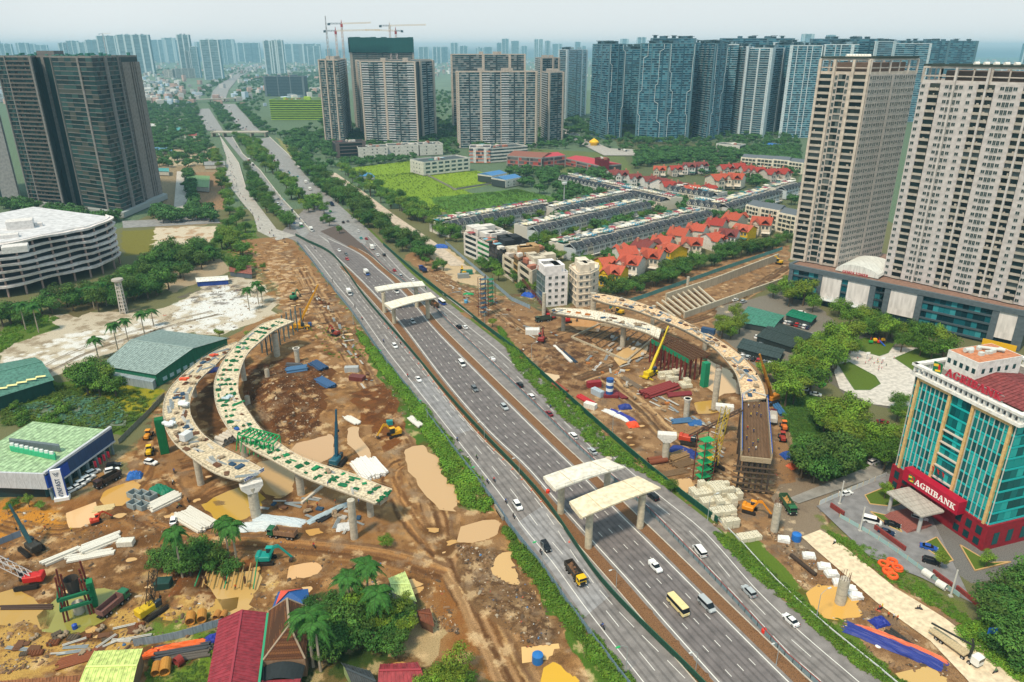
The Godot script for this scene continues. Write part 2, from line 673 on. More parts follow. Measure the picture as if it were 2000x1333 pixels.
	cb.box(V(0,0.6,0),V(7,1.6,0.5),Basis(Vector3.UP,yaw((G(1000,1034)-G(965,981)).normalized())))
	obj("headwall",cb,M("150,146,136",0.9,"blotch",0.3),cu)
	var db=MB.new()
	db.box(V(-0.05,0.1,0.1),V(4,0.9,0.5),Basis(Vector3.UP,yaw((G(1000,1034)-G(965,981)).normalized())))
	obj("opening",db,M("20,20,18",0.95),cu)

func lamp_proto(arm: bool) -> Node3D:
	var o=Node3D.new()
	o.name=numbered("street_lamp")
	o.set_meta("called","street_lamp")
	add_child(o)
	var b=MB.new()
	b.cyl(Vector3.ZERO,V(0,8.0,0),0.11,0.07,8)
	b.cyl(Vector3.ZERO,V(0,0.5,0),0.2,0.18,8)
	obj("pole",b,M("150,158,160",0.5),o)
	var a=MB.new()
	var prev=V(0,8.0,0)
	for k in range(1,7):
		var t=k/6.0
		var p=V(2.2*t,8.0+1.1*sin(t*PI*0.5),0)
		a.cyl(prev,p,0.06,0.05,6,false)
		prev=p
	obj("arm",a,M("150,158,160",0.5),o)
	var h=MB.new()
	h.bevel(V(2.6,9.1,0),V(1.1,0.22,0.45),0.08)
	obj("lamp_head",h,M("30,168,96" if arm else "196,200,200",0.4),o)
	tag(o,"","street lamp","")
	return o
func street_lamps():
	var g=lamp_proto(true)
	var d=(G(1164,1254)-G(1105,1174)).normalized()
	var t=yaw(V(-d.z,0,d.x))
	var spots=[[1222,1318,"nearest the bottom edge"],[1060,1108,"beside the black car"],[940,957,"beside the scooters above the culvert"],[835,822,"beside the lone white hatchback"],[756,720,"level with the upper white car"],[690,634,"by the bend"],[640,562,"near the white box truck"]]
	g.position=G(1222,1318)
	g.rotation.y=t
	tag(g,"green-headed street lamp on the left carriageway %s"%spots[0][2],"street lamp","green-headed lamps along the left fence")
	for k in range(1,spots.size()):
		dup(g,G(spots[k][0],spots[k][1]),t,"green-headed street lamp on the left carriageway %s"%spots[k][2],"green-headed lamps along the left fence")
	var w=lamp_proto(false)
	var s2=[[1594,1212,"beside the orange pool"],[1382,1018,"by the stacked concrete blocks"],[1196,850,"near the white container"],[1038,706,"near the shaft"],[947,640,"near the blue minibus"]]
	w.position=G(1594,1212)
	w.rotation.y=t+PI
	tag(w,"grey street lamp on the right verge %s"%s2[0][2],"street lamp","grey lamps along the right verge")
	for k in range(1,s2.size()):
		dup(w,G(s2[k][0],s2[k][1]),t+PI,"grey street lamp on the right verge %s"%s2[k][2],"grey lamps along the right verge")
	for s in [[1516,1300,"beside the red barrel"],[1358,1318,"at the end of the green fence"],[1203,1154,"behind the yellow truck"],[1014,930,"above the near slab"],[946,857,"level with the maroon car"]]:
		dup(w,G(s[0],s[1]),t,"slim grey lamp in the dirt verge %s"%s[2],"slim lamps in the dirt verges",0.8)
func lane_cones():
	var o=Node3D.new()
	o.name=numbered("traffic_cone")
	o.set_meta("called","traffic_cone")
	add_child(o)
	var b=MB.new()
	b.cyl(V(0,0.05,0),V(0,0.9,0),0.2,0.04,8,true)
	b.box(V(0,0.04,0),V(0.5,0.08,0.5))
	obj("cone",b,M("226,84,40",0.6),o)
	var s=MB.new()
	s.cyl(V(0,0.42,0),V(0,0.62,0),0.14,0.1,8,false)
	obj("band",s,M("235,232,225",0.6),o)
	tag(o,"orange traffic cone along the green fence edge","traffic cone","orange cones along the green fence")
	o.position=G(1112,1060)+V(0,0.07,0)
	var line=side(FEN_A,-1.0)
	for k in 26:
		var p=along(line,215.0+k*7.0)
		dup(o,p[0]+V(0,0.07,0))

func far_roads():
	var rm=road_mat("158,157,157")
	var pale=road_mat("190,185,178")
	var roads=[
		["service_road","402,215 430,270 442,308 440,340 450,366 471,394 495,422 503,452 540,470","434,272 466,318 480,368 505,402 540,448 577,461","pale frontage road full of motorbikes left of the motorway",0.10,pale],
		["left_carriageway","437,268 470,308 504,343 525,381 560,430 592,466","453,268 474,302 508,334 547,386 575,416 606,452","far left carriageway climbing out of the underpass",0.12,rm],
		["right_carriageway","500,273 518,297 567,357 595,378 651,430 712,482","526,268 562,302 582,326 607,354 649,388 684,420 722,452","far right carriageway beside the tree belt",0.12,rm],
		["left_carriageway","404,255 381,213","437,257 408,212","left carriageway between the two bridges",0.10,rm],
		["right_carriageway","472,255 424,203","508,257 458,203","right carriageway between the two bridges",0.10,rm],
		["left_carriageway","362,194 390,175 418,158 444,146","385,194 404,176 430,158 452,146","left carriageway winding off beyond the far bridge",0.10,rm],
		["right_carriageway","410,194 415,178 432,160 470,140","440,194 446,176 462,156 484,140","right carriageway winding off beyond the far bridge",0.10,rm],
		["left_carriageway","444,146 466,136 500,124","453,146 478,136 514,124","left carriageway fading into the haze",0.10,rm],
		["right_carriageway","470,140 496,131 530,122","484,140 512,131 546,122","right carriageway fading into the haze",0.10,rm],
		["side_road","635,338 690,376 750,424 830,482 880,520","655,338 706,372 770,420 850,474 912,520","pale earth road behind the tree belt right of the motorway",0.12,road_mat("214,196,176")],
		["side_road","345,335 337,430","362,335 374,430","pale concrete lane beside the dark apartment block",0.1,road_mat("208,200,190")],
		["side_road","238,432 420,424","240,446 430,436","grey lane behind the sandy lot",0.1,rm],
		["avenue","1098,246 1150,272 1190,290 1240,292","1098,262 1140,284 1180,304 1240,304","busy avenue running to the golden dome",0.1,pale],
		["access_road","1602,1036 1626,1050 1748,1149 1846,1209 1940,1282 2010,1332","1566,1050 1588,1070 1716,1181 1818,1254 1890,1330 1900,1345","pale sandy concrete access road below the bank",0.09,M("226,206,176",0.9,"blotch",0.08)],
		["street","1586,650 1700,700 1860,740","1570,660 1690,720 1850,760","street in front of the glass podium",0.1,road_mat("170,164,160")],
		["street","1620,800 1700,860 1740,900 1720,930 1560,985","1600,810 1680,870 1715,905 1640,935 1540,975","narrow tree-lined street behind the green lot",0.1,road_mat("160,156,150")],
		["plaza","1617,690 1700,680 1790,680 1840,720","1640,760 1700,790 1780,800 1830,800","pale paved plaza where children play",0.1,M("206,200,192",0.9,"blotch",0.06)],
		["forecourt","1595,990 1730,925 1790,950","1700,1090 1800,1130 1900,1180","grey asphalt forecourt of the bank",0.1,road_mat("146,144,146")],
	]
	var k=0
	for r in roads:
		sheet(r[0],P(r[1]),P(r[2]),r[4]+k*0.006,r[5],r[3])
		k+=1
	# median trees are planted later; the low white walls of the underpass ramps
	for a in ["453,268 474,302 508,334 547,386 575,416 606,452","526,268 562,302 582,326 640,350","434,274 466,320 480,369"]:
		var wb=MB.new()
		var ln=P(a)
		for i in ln.size()-1:
			wb.bar(ln[i]+V(0,0.7,0),ln[i+1]+V(0,0.7,0),0.5,1.4)
		tag(obj("concrete_barrier",wb,M("206,202,194",0.85,"blotch",0.1)),"long pale concrete wall of the underpass ramp, %s"%["left side","right side","beside the frontage road"][k%3],"wall")
		k+=1
	# the two bridges over the motorway
	for b in [[[415,266,522,266],6.0,14.0,"nearer grey road bridge across the motorway"],[[355,201,470,197],6.5,16.0,"farther road bridge across the motorway"]]:
		var p=G(b[0][0],b[0][1])
		var q=G(b[0][2],b[0][3])
		var o=thing("road_bridge",b[3],"bridge")
		var db=MB.new()
		db.bar(p+V(0,b[1],0),q+V(0,b[1],0),b[2],1.4)
		obj("deck",db,M("176,170,158",0.85,"blotch",0.05),o)
		for s in [-1,1]:
			var pb=MB.new()
			var off: Vector3=(q-p).normalized().cross(Vector3.UP)*s*b[2]*0.5
			pb.bar(p+off+V(0,b[1]+1.1,0),q+off+V(0,b[1]+1.1,0),0.4,1.0)
			obj("parapet",pb,M("200,194,182",0.85),o)
		for t in [0.02,0.22,0.48,0.72,0.98]:
			var cb=MB.new()
			var c=p.lerp(q,t)
			cb.bar(c+(q-p).normalized().cross(Vector3.UP)*b[2]*0.48+V(0,b[1]*0.5-0.4,0),c-(q-p).normalized().cross(Vector3.UP)*b[2]*0.48+V(0,b[1]*0.5-0.4,0),2.0,b[1]-0.5)
			obj("pier",cb,M("168,162,150",0.9,"blotch",0.1),o)

# ---------------------------------------------------------------- the scene
func _ready():
	rng.seed=20
	FN.seed=5
	FN.noise_type=FastNoiseLite.TYPE_SIMPLEX_SMOOTH
	FN.frequency=0.03
	var cam=Camera3D.new()
	cam.name="camera"
	cam.fov=50.293
	cam.near=1.0
	cam.far=30000.0
	cam.position=V(0,CH,0)
	cam.rotation=V(-PITCH,0,0)
	add_child(cam)
	cam.current=true
	var sky=ProceduralSkyMaterial.new()
	sky.sky_top_color=Color(0.74,0.865,0.915)
	sky.sky_horizon_color=Color(0.94,0.95,0.945)
	sky.sky_curve=0.2
	sky.ground_bottom_color=Color(0.45,0.5,0.5)
	sky.ground_horizon_color=Color(0.85,0.92,0.94)
	sky.sky_energy_multiplier=0.88
	var cn=FastNoiseLite.new()
	cn.seed=3
	cn.frequency=0.004
	cn.fractal_octaves=4
	var ci=cn.get_seamless_image(1024,512)
	ci.convert(Image.FORMAT_RGBA8)
	for y in 512:
		for x in 1024:
			var k=ci.get_pixel(x,y).r
			ci.set_pixel(x,y,Color(1,0.97,0.93,clampf((k-0.42)*0.5,0,0.2)))
	sky.sky_cover=ImageTexture.create_from_image(ci)
	var env=Environment.new()
	env.background_mode=Environment.BG_SKY
	env.sky=Sky.new()
	env.sky.sky_material=sky
	env.tonemap_mode=Environment.TONE_MAPPER_LINEAR
	env.tonemap_exposure=1.34
	env.sdfgi_enabled=true
	env.ssao_enabled=true
	env.ssil_enabled=true
	env.fog_enabled=true
	env.fog_density=0.00010
	env.fog_light_color=Color(0.68,0.9,1.0)
	var we=WorldEnvironment.new()
	we.name="world_environment"
	we.environment=env
	add_child(we)
	var sun=DirectionalLight3D.new()
	sun.name="sun"
	sun.light_energy=0.95
	sun.light_color=Color(1.0,0.93,0.82)
	sun.light_angular_distance=7.0
	sun.shadow_enabled=true
	sun.rotation_degrees=V(-58,-38,0)
	add_child(sun)
	ground_map()
	terrain()
	highway()
	far_roads()
	big_buildings()
	mid_buildings()
	houses()
	ramps()
	site_machines()
	site_clutter()
	plants()
	traffic()
	people()
	details()

func ground_map():
	near_im=Image.create(NW,NH,false,Image.FORMAT_RGBA8)
	far_im=Image.create(FW,FH,false,Image.FORMAT_RGBA8)
	near_im.fill(C("112,112,78"))
	far_im.fill(C("98,118,92"))
	hm.resize(HW*HH)
	amp.resize(HW*HH)
	amp.fill(0.08)
	# city ground further off
	paint("300,300 420,285 440,330 430,400 400,440 300,450","150,132,104")
	paint("330,290 415,288 425,318 330,325","186,170,142")
	paint("345,335 440,335 440,410 360,410","152,122,92")
	paint("660,330 810,312 815,345 720,345","128,156,44")
	paint("700,345 810,335 960,390 840,420 760,390","122,150,40")
	paint("830,340 930,332 985,355 890,372","134,160,42")
	paint("840,385 1010,368 1130,395 1060,430 880,425","84,122,46")
	paint("1040,290 1240,300 1300,330 1200,350 1000,330","104,116,70")
	paint("1200,270 1560,285 1560,420 1240,340","96,104,72")
	paint("540,268 590,300 600,330 560,300","140,140,90")
	# left yards
	paint("236,452 300,448 300,492 250,500 236,480","120,116,52")
	paint("300,446 424,440 426,470 405,490 302,493","208,194,172",3.0)
	dabs("300,446 424,440 426,470 405,490 302,493","170,130,96",40,4.0,0.6)
	paint("424,440 500,430 510,520 470,545 420,510 405,490","92,112,58")
	paint("0,820 0,650 70,622 150,610 260,610 330,600 400,560 450,540 500,545 545,590 525,625 470,640 430,655 300,650 215,690 130,715","196,184,164",3.0)
	dabs("0,820 0,650 150,610 330,600 450,540 545,590 430,655 300,650 130,715","146,130,108",220,3.5,0.7)
	dabs("0,760 0,700 180,640 330,620 430,580 520,580 450,650 300,650","226,224,220",200,4.0,0.85)
	dabs("340,600 440,555 520,590 450,650","226,226,224",90,5.0,0.95)
	dabs("350,580 440,545 510,570 420,600","104,96,90",70,2.5,0.7)
	track("0,770 150,690 300,640 420,610","120,106,88",5.0,5,0.5)
	paint("310,540 430,505 450,530 330,575","168,150,124")
	paint("0,640 60,600 120,640 0,680","90,112,44")
	paint("100,590 260,520 300,560 150,620","104,96,64")
	# pond lot
	paint("0,760 100,745 230,750 310,760 300,800 250,850 200,850 0,830","84,110,34")
	dabs("150,750 310,760 290,800 200,800","150,142,34",90,4.0,0.8)
	dabs("0,760 180,760 260,830 0,830","52,80,34",80,4.0,0.6)
	# building site on the left
	paint("440,470 560,462 600,500 640,560 690,620 740,700 800,780 880,870 960,985 1010,1050 1075,1150 1160,1260 1220,1333 1220,1500 -300,1500 -300,960 0,975 120,985 240,930 270,870 330,790 330,740 440,660 545,610 545,560 500,520","148,112,76",2.0)
	rough("440,470 560,462 690,620 880,870 1010,1050 1220,1400 -300,1500 -300,960 120,985 270,870 330,740 545,610 500,520",0.35)
	var L="440,480 560,470 690,620 880,870 1010,1050 1220,1333 0,1333 0,980 270,870 330,740 545,610"
	dabs(L,"124,84,48",1300,3.2,0.6)
	dabs(L,"196,154,104",900,2.6,0.6)
	dabs(L,"158,116,70",800,4.0,0.5)
	dabs(L,"92,64,40",900,1.6,0.6)
	dabs("540,480 640,560 740,700 800,790 700,740 600,600","116,88,66",260,3.0,0.7)
	dabs("500,500 560,480 600,580 640,680 690,760 620,700 560,600","208,178,144",130,2.6,0.7)
	# orange wet road round the site
	paint("-200,975 0,980 120,1015 230,965 300,905 330,930 300,1000 330,1035 560,1052 720,1075 820,1090 870,1070 800,960 740,860 720,800 690,740 640,660 590,580 570,520 600,520 640,600 690,680 730,760 780,860 850,950 900,1020 905,1100 960,1220 1040,1333 1060,1400 900,1400 860,1210 800,1120 700,1095 480,1075 330,1062 180,1010 120,1040 0,1050 -200,1060","152,112,70",2.0)
	dabs("0,985 230,970 320,920 310,1020 560,1055 820,1090 900,1040 960,1220 1040,1333 920,1333 840,1150 700,1095 330,1062 120,1030 0,1050","142,94,50",500,2.8,0.5)
	dabs("560,520 640,600 730,760 850,950 905,1080 860,1080 740,860 640,660","202,158,108",240,2.0,0.5)
	dabs("0,985 60,985 120,1015 230,975 150,1035 0,1050","196,134,50",120,3.5,0.6)
	for k in 4:
		track("585,520 640,620 700,710 750,800 800,890 850,980 870,1060 930,1180 1010,1333",["120,80,46","212,172,120","104,70,42","176,136,94"][k],5.0,9,0.6)
	for k in 3:
		track("230,980 330,1045 560,1065 740,1085 860,1120",["124,82,46","196,146,92","110,74,44"][k],4.0,5,0.5)
		track("860,1075 800,1010 760,930 790,900",["124,82,46","196,146,92","110,74,44"][k],4.0,5,0.5)
		track("0,1020 120,1035 230,975 290,900 320,800",["130,86,46","206,150,84","110,74,44"][k],4.0,5,0.5)
		track("310,930 360,1000 420,960 500,930 420,900 350,910",["110,74,44","180,130,80","100,68,40"][k],5.0,5,0.5)
	# dark earth
	paint("480,720 560,700 640,720 640,780 620,850 560,870 500,800 470,760","104,66,36",3.0)
	dabs("480,720 640,720 620,850 560,870 480,780","76,48,28",300,2.0,0.7)
	dabs("480,720 640,720 620,850 560,870 480,780","132,86,48",120,1.6,0.6)
	rough("480,720 560,700 640,720 640,780 620,850 560,870 500,800 470,760",0.9)
	paint("380,720 420,700 470,790 560,860 520,880 420,860 380,800","112,78,48",3.0)
	dabs("380,720 470,790 540,870 400,840","84,58,36",120,2.4,0.6)
	paint("690,770 760,745 815,790 800,850 760,880 720,830","120,74,38",3.0)
	dabs("690,770 760,745 815,790 800,850 740,860","92,56,30",160,1.8,0.7)
	rough("690,770 760,745 815,790 800,850 760,880",0.6)
	paint("890,1070 930,1060 990,1090 1060,1170 1090,1230 1060,1270 990,1230 920,1170","122,92,62",3.0)
	dabs("890,1070 990,1090 1090,1230 1060,1270 920,1170","90,66,46",360,1.3,0.7)
	dabs("890,1070 990,1090 1090,1230 1060,1270 920,1170","158,128,94",220,1.0,0.6)
	rough("890,1070 930,1060 990,1090 1060,1170 1090,1230 1060,1270 990,1230 920,1170",0.7)
	dabs("560,580 640,560 680,640 690,700 600,660","88,64,48",200,2.0,0.6)
	dabs("0,1090 200,1060 420,1090 480,1150 300,1180 0,1210","104,72,42",400,2.0,0.6)
	dabs("0,1190 120,1210 400,1180 380,1240 0,1333","192,154,84",300,2.6,0.7)
	dabs("280,1110 460,1090 560,1130 420,1220 270,1210","210,176,112",160,1.8,0.6)
	paint("330,1120 410,1115 480,1090 490,1150 400,1175 330,1165","124,78,42",3.0)
	dabs("290,1210 500,1190 520,1240 280,1260","96,120,44",80,2.0,0.8)
	paint("290,1290 420,1230 440,1270 420,1400 280,1400","100,126,40",1.5)
	paint("520,1180 800,1130 850,1290 980,1333 980,1450 520,1450","108,94,58",2.0)
	dabs("540,1180 800,1140 840,1290 560,1333","52,74,30",200,3.0,0.7)
	paint("770,1240 850,1190 870,1230 850,1300 760,1290","176,152,112",1.5)
	# strip of growth along the fence
	paint("690,640 735,690 800,770 860,850 930,960 960,1000 900,990 840,900 790,820 720,700","72,104,34",2.0)
	paint("990,1040 1060,1120 1160,1260 1230,1350 1160,1333 1080,1190 1010,1090","76,106,34",2.0)
	# building site on the right
	paint("790,500 830,480 900,560 960,570 1060,610 1160,590 1300,540 1540,478 1545,535 1440,580 1385,640 1470,700 1520,790 1560,900 1600,1000 1720,1120 1860,1210 2000,1310 2100,1400 1760,1400 1400,1045 1195,865 935,645","150,116,82",2.0)
	rough("790,500 960,570 1160,590 1540,478 1545,535 1385,640 1520,790 1600,1000 2100,1400 1760,1400 1400,1045",0.3)
	var Q="800,500 960,570 1160,590 1540,480 1540,535 1385,640 1520,790 1600,1000 1860,1210 2000,1333 1740,1333 1400,1040 1195,865"
	dabs(Q,"116,84,58",900,2.8,0.6)
	dabs(Q,"194,160,120",600,2.4,0.6)
	dabs(Q,"92,68,50",600,1.5,0.6)
	dabs("1050,660 1160,640 1180,760 1100,760 1010,690","84,58,40",260,2.0,0.7)
	rough("1000,670 1060,650 1130,700 1100,745 1040,720",0.8)
	dabs("1300,990 1420,930 1560,1010 1580,1100 1440,1080","128,110,92",160,2.0,0.6)
	for k in 3:
		track("860,545 960,600 1040,650 1120,640 1210,610",["112,80,54","190,152,108","98,72,50"][k],4.0,5,0.5)
		track("1130,740 1230,700 1300,640 1400,610 1540,520",["112,80,54","190,152,108","98,72,50"][k],4.0,5,0.5)
		track("1180,740 1250,800 1300,850 1400,920 1480,960 1560,1010",["112,80,54","206,168,120","98,72,50"][k],5.0,5,0.5)
		track("1490,720 1540,820 1560,920 1600,1020",["120,96,72","180,150,116","108,84,64"][k],3.0,4,0.5)
	paint("840,500 870,480 915,520 960,560 930,560 880,545","200,176,142",2.0)
	# plaza, parking and bank
	paint("1400,600 1560,560 1640,640 1600,760 1480,720 1400,650","128,122,112",1.0)
	paint("1560,690 1680,640 1800,690 1800,760 1740,800 1660,780","112,108,98",1.0)
	paint("1520,750 1620,790 1720,870 1740,900 1640,940 1590,920 1540,830","70,104,28",3.0)
	dabs("1520,760 1620,790 1730,890 1600,910 1540,830","104,136,40",180,2.0,0.6)
	dabs("1520,760 1620,790 1730,890 1600,910 1540,830","46,76,24",200,2.0,0.6)
	paint("1560,990 1640,960 1900,860 2000,1000 2100,1120 1900,1140 1700,1020","120,118,116",0.5)
	paint("1600,960 1740,910 1760,925 1620,985","122,120,112",0.5)
	paint("1500,970 1560,930 1640,945 1600,1000 1620,1060 1560,1080","138,122,104",1.5)
	dabs("1600,1000 1720,1060 1880,1180 1900,1215 1760,1130 1620,1050","106,118,56",160,1.6,0.7)
	paint("1880,1240 2000,1180 2100,1333 2000,1333","84,108,38",2.0)
	paint("1400,1040 1500,1140 1740,1345 1800,1345 1560,1140 1480,1050","92,116,40",2.0)
	dabs(L,"214,184,142",700,2.0,0.7)
	dabs(L,"146,124,102",420,3.0,0.55)
	dabs(Q,"214,190,156",420,1.8,0.7)
	dabs(Q,"120,104,90",300,2.6,0.55)
	level("1560,1050 1600,1030 1632,1048 1754,1146 1850,1205 1946,1278 2025,1332 1910,1352 1884,1336 1812,1258 1710,1185 1580,1074",-0.12)
	level("1560,640 1600,640 1700,695 1870,735 1870,770 1690,730",-0.12)
	level("1530,990 1620,795 1710,860 1760,900 1720,940 1560,990",-0.12)
	level("1585,985 1740,915 1800,940 1920,1180 1690,1095",-0.12)
	level("590,1075 860,1130 870,1080 620,1050",0.0)
	for k in 80:
		var p=G(R(30,900),R(900,1320)) if k<40 else G(R(880,1500),R(620,1000)) if k<64 else G(R(560,700),R(480,700))
		if hm[clampi(int((p.z-Z0)/HS),0,HH-1)*HW+clampi(int((p.x-X0)/HS),0,HW-1)]>0.3 or amp[clampi(int((p.z-Z0)/HS),0,HH-1)*HW+clampi(int((p.x-X0)/HS),0,HW-1)]<0.25:
			continue
		var pts=[]
		var r=R(0.6,2.0)
		for j in 10:
			pts.append(p+V(cos(j*0.628)*r*R(0.7,2.0),0,sin(j*0.628)*r*R(0.6,1.2)))
		dabs_on(pts,"104,72,42")
		level(pts,-0.3)
		waters.append([pts,["206,168,116","196,156,100","190,146,84"][k%3],"small tan puddle in the ruts"])
	# puddles: the ground is dipped and water laid in it
	var tan="190,154,110"
	puddle("790,880 830,875 860,925 890,970 885,990 850,985 820,930",tan,"long tan puddle beside the green hedge left of the motorway")
	puddle("590,870 640,845 650,870 640,895 580,900","188,152,112","shallow tan puddle behind the blue piling rig",0.35,2.5)
	puddle("680,840 695,835 720,880 722,895 705,890","190,156,116","narrow tan puddle beside the blue rig",0.35,1.0)
	puddle("505,905 545,905 575,960 565,970 520,960 505,935","180,146,92","muddy pond between the two curved ramps",0.5)
	puddle("400,990 470,955 500,975 500,1005 440,1015","186,150,64","ochre pond under the end of the near ramp",0.5)
	puddle("545,720 590,712 575,735 545,740","150,142,72","olive puddle under the far curved ramp",0.35,1.0)
	puddle("700,765 745,762 760,780 720,795","204,158,110","thin pale puddle on the red earth patch",0.3,3.0)
	puddle("752,800 775,800 775,810 755,812","206,170,124","small round puddle on the red earth patch",0.3,0.6)
	puddle("915,1030 970,1028 975,1050 940,1060 915,1065",tan,"tan puddle beside the culvert under the motorway",0.35,2.0)
	puddle("965,1095 1000,1090 1010,1110 1020,1140 1000,1160 960,1165 975,1140 960,1120","198,160,106","large tan puddle in the churned earth by the road",0.35,2.0)
	puddle("1017,1165 1040,1165 1040,1178 1020,1176","214,172,110","little puddle in the churned earth",0.3,0.6)
	puddle("1025,1262 1070,1258 1075,1275 1030,1282","216,174,112","puddle near the blue water tank by the fence",0.3,1.4)
	puddle("1070,1320 1090,1305 1110,1333 1100,1360 1065,1350","206,160,40","yellow puddle at the bottom edge near the fence",0.3,0.8)
	puddle("140,1005 180,990 185,1022 145,1025","214,174,126","pale puddle by the small orange digger",0.35,1.0)
	puddle("215,960 250,945 265,955 235,980 210,985","192,146,70","ochre puddle beside the parked brown tipper",0.35,1.0)
	puddle("90,1200 120,1170 200,1155 220,1170 195,1200 160,1222 110,1220","142,138,68","green stagnant pool round the unfinished pier",0.5)
	puddle("0,1160 100,1190 90,1215 0,1215","176,140,72","flooded trench left of the green pool",0.3,2.0)
	puddle("165,1045 300,1048 310,1056 260,1060 180,1052","206,168,108","long ditch of water beside the stacked concrete beams",0.3,1.0)
	puddle("575,1108 620,1105 625,1115 590,1128 575,1122","206,162,112","puddle in the yard behind the tall palm",0.3,0.8)
	puddle("290,1190 400,1175 440,1165 440,1195 340,1205","178,138,60","muddy water pooled before the steel casings",0.3,3.0)
	puddle("420,1125 480,1120 470,1180 430,1200","188,152,92","streaks of water beside the excavation pit",0.25,3.0)
	puddle("1055,730 1100,710 1115,720 1080,745 1055,750","206,176,136","tan puddle behind the green motorway fence",0.35,1.5)
	puddle("1205,700 1225,682 1262,678 1250,690 1215,712","200,164,112","puddle below the green formwork trestle",0.35,1.0)
	puddle("1385,700 1410,720 1440,750 1440,760 1400,770 1380,740","206,174,130","wide puddle under the right ramp",0.35,1.5)
	puddle("1365,790 1400,785 1405,800 1370,805","180,142,70","ochre puddle round the tall bare column",0.4,1.0)
	puddle("1593,1165 1612,1152 1650,1150 1685,1180 1672,1205 1640,1198 1610,1198","206,158,76","orange pool round the short column beside the access road",0.45)
	puddle("1330,945 1360,935 1370,955 1340,960","196,156,104","puddle by the rusty pipe heap",0.3,1.0)
	puddle("1780,1320 1830,1310 1850,1345 1790,1350","196,160,96","puddle before the concrete abutment at the bottom edge",0.3,1.0)
	puddle("1100,615 1160,618 1165,645 1130,642","188,140,90","brown water under the far end of the white ramp",0.3,1.0)
	# earth heaps
	for a in [[560,745,22,2.2],[600,790,26,2.6],[530,800,16,1.8],[760,790,20,1.6],[960,1180,10,1.6],[1010,1210,9,1.2],[920,1090,8,1.0],[1050,690,14,3.0],[1085,715,10,2.0],[560,560,9,2.0],[620,620,8,1.6],[380,1155,9,1.8],[440,1130,8,-3.0],[250,1042,10,1.2],[300,1045,8,1.0],[410,780,16,1.5],[640,560,10,1.6],[850,590,10,2.0],[890,620,8,1.2],[1390,940,8,0.8]]:
		mound(a[0],a[1],a[2],a[3])
	level("1140,650 1175,630 1300,650 1290,690 1240,700 1225,712", -7.0)

func terrain():
	for z in HH:
		for x in HW:
			var i=z*HW+x
			var wx=X0+x*HS
			var wz=Z0+z*HS
			hm[i]+=amp[i]*(FN.get_noise_2d(wx*2.2,wz*2.2)*0.9+FN.get_noise_2d(wx*9.0,wz*9.0)*0.7)
	for w in waters:
		for k in 2:
			var lo=Vector2(INF,INF)
			var hi=-lo
			for p in w[0]:
				lo=lo.min(Vector2(p.x,p.z))
				hi=hi.max(Vector2(p.x,p.z))
			for z in range(clampi(int((lo.y-Z0)/HS),1,HH-2),clampi(int((hi.y-Z0)/HS)+2,1,HH-1)):
				for x in range(clampi(int((lo.x-X0)/HS),1,HW-2),clampi(int((hi.x-X0)/HS)+2,1,HW-1)):
					var i=z*HW+x
					hm[i]=hm[i]*0.4+(hm[i-1]+hm[i+1]+hm[i-HW]+hm[i+HW])*0.15
	var road=HWY_L.duplicate()
	var back=HWY_R.duplicate()
	back.reverse()
	road.append_array(back)
	for sp in spans(road,X0,Z0,HS,HH):
		for x in range(clampi(sp[1]+1,0,HW),clampi(sp[2],0,HW)):
			hm[sp[0]*HW+x]=-0.15
	var v=PackedVector3Array()
	var uv=PackedVector2Array()
	var nn=PackedVector3Array()
	var ix=PackedInt32Array()
	for z in HH:
		for x in HW:
			var i=z*HW+x
			v.append(V(X0+x*HS,hm[i],Z0+z*HS))
			uv.append(Vector2(x*HS/(NW*TS),z*HS/(NH*TS)))
			var dx=hm[z*HW+min(x+1,HW-1)]-hm[z*HW+max(x-1,0)]
			var dz=hm[min(z+1,HH-1)*HW+x]-hm[max(z-1,0)*HW+x]
			nn.append(V(-dx,HS*2.0,-dz).normalized())
			if x<HW-1 and z<HH-1:
				ix.append_array([i,i+1,i+HW+1,i,i+HW+1,i+HW])
	var a=[]
	a.resize(Mesh.ARRAY_MAX)
	a[Mesh.ARRAY_VERTEX]=v
	a[Mesh.ARRAY_TEX_UV]=uv
	a[Mesh.ARRAY_NORMAL]=nn
	a[Mesh.ARRAY_INDEX]=ix
	var am=ArrayMesh.new()
	am.add_surface_from_arrays(Mesh.PRIMITIVE_TRIANGLES,a)
	struct("ground",am,ground_mat(near_im,0.22),"muddy ground of the building sites and the lots around the motorway")
	var f=MB.new()
	f.q(V(FX0,-0.7,FZ0),V(FX0+FW*FS,-0.7,FZ0),V(FX0+FW*FS,-0.7,FZ0+FH*FS),V(FX0,-0.7,FZ0+FH*FS))
	for p in [[0,0],[1,0],[1,1],[0,0],[1,1],[0,1]]:
		f.uv.append(Vector2(p[0],p[1]))
	struct("city_ground",f,ground_mat(far_im,0.03),"green and built-up ground of the districts behind the site")
	var h=MB.new()
	h.q(V(-9000,-1.5,-12000),V(9000,-1.5,-12000),V(9000,-1.5,600),V(-9000,-1.5,600))
	struct("plain",h,M("104,124,104",0.95,"blotch",0.002),"flat plain reaching the hazy horizon")
	for w in waters:
		var m=MB.new()
		var pts=[]
		for p in w[0]:
			pts.append(V(p.x,-0.05,p.z))
		m.flat(pts)
		struct("puddle",m,water_mat(w[1]),w[2])

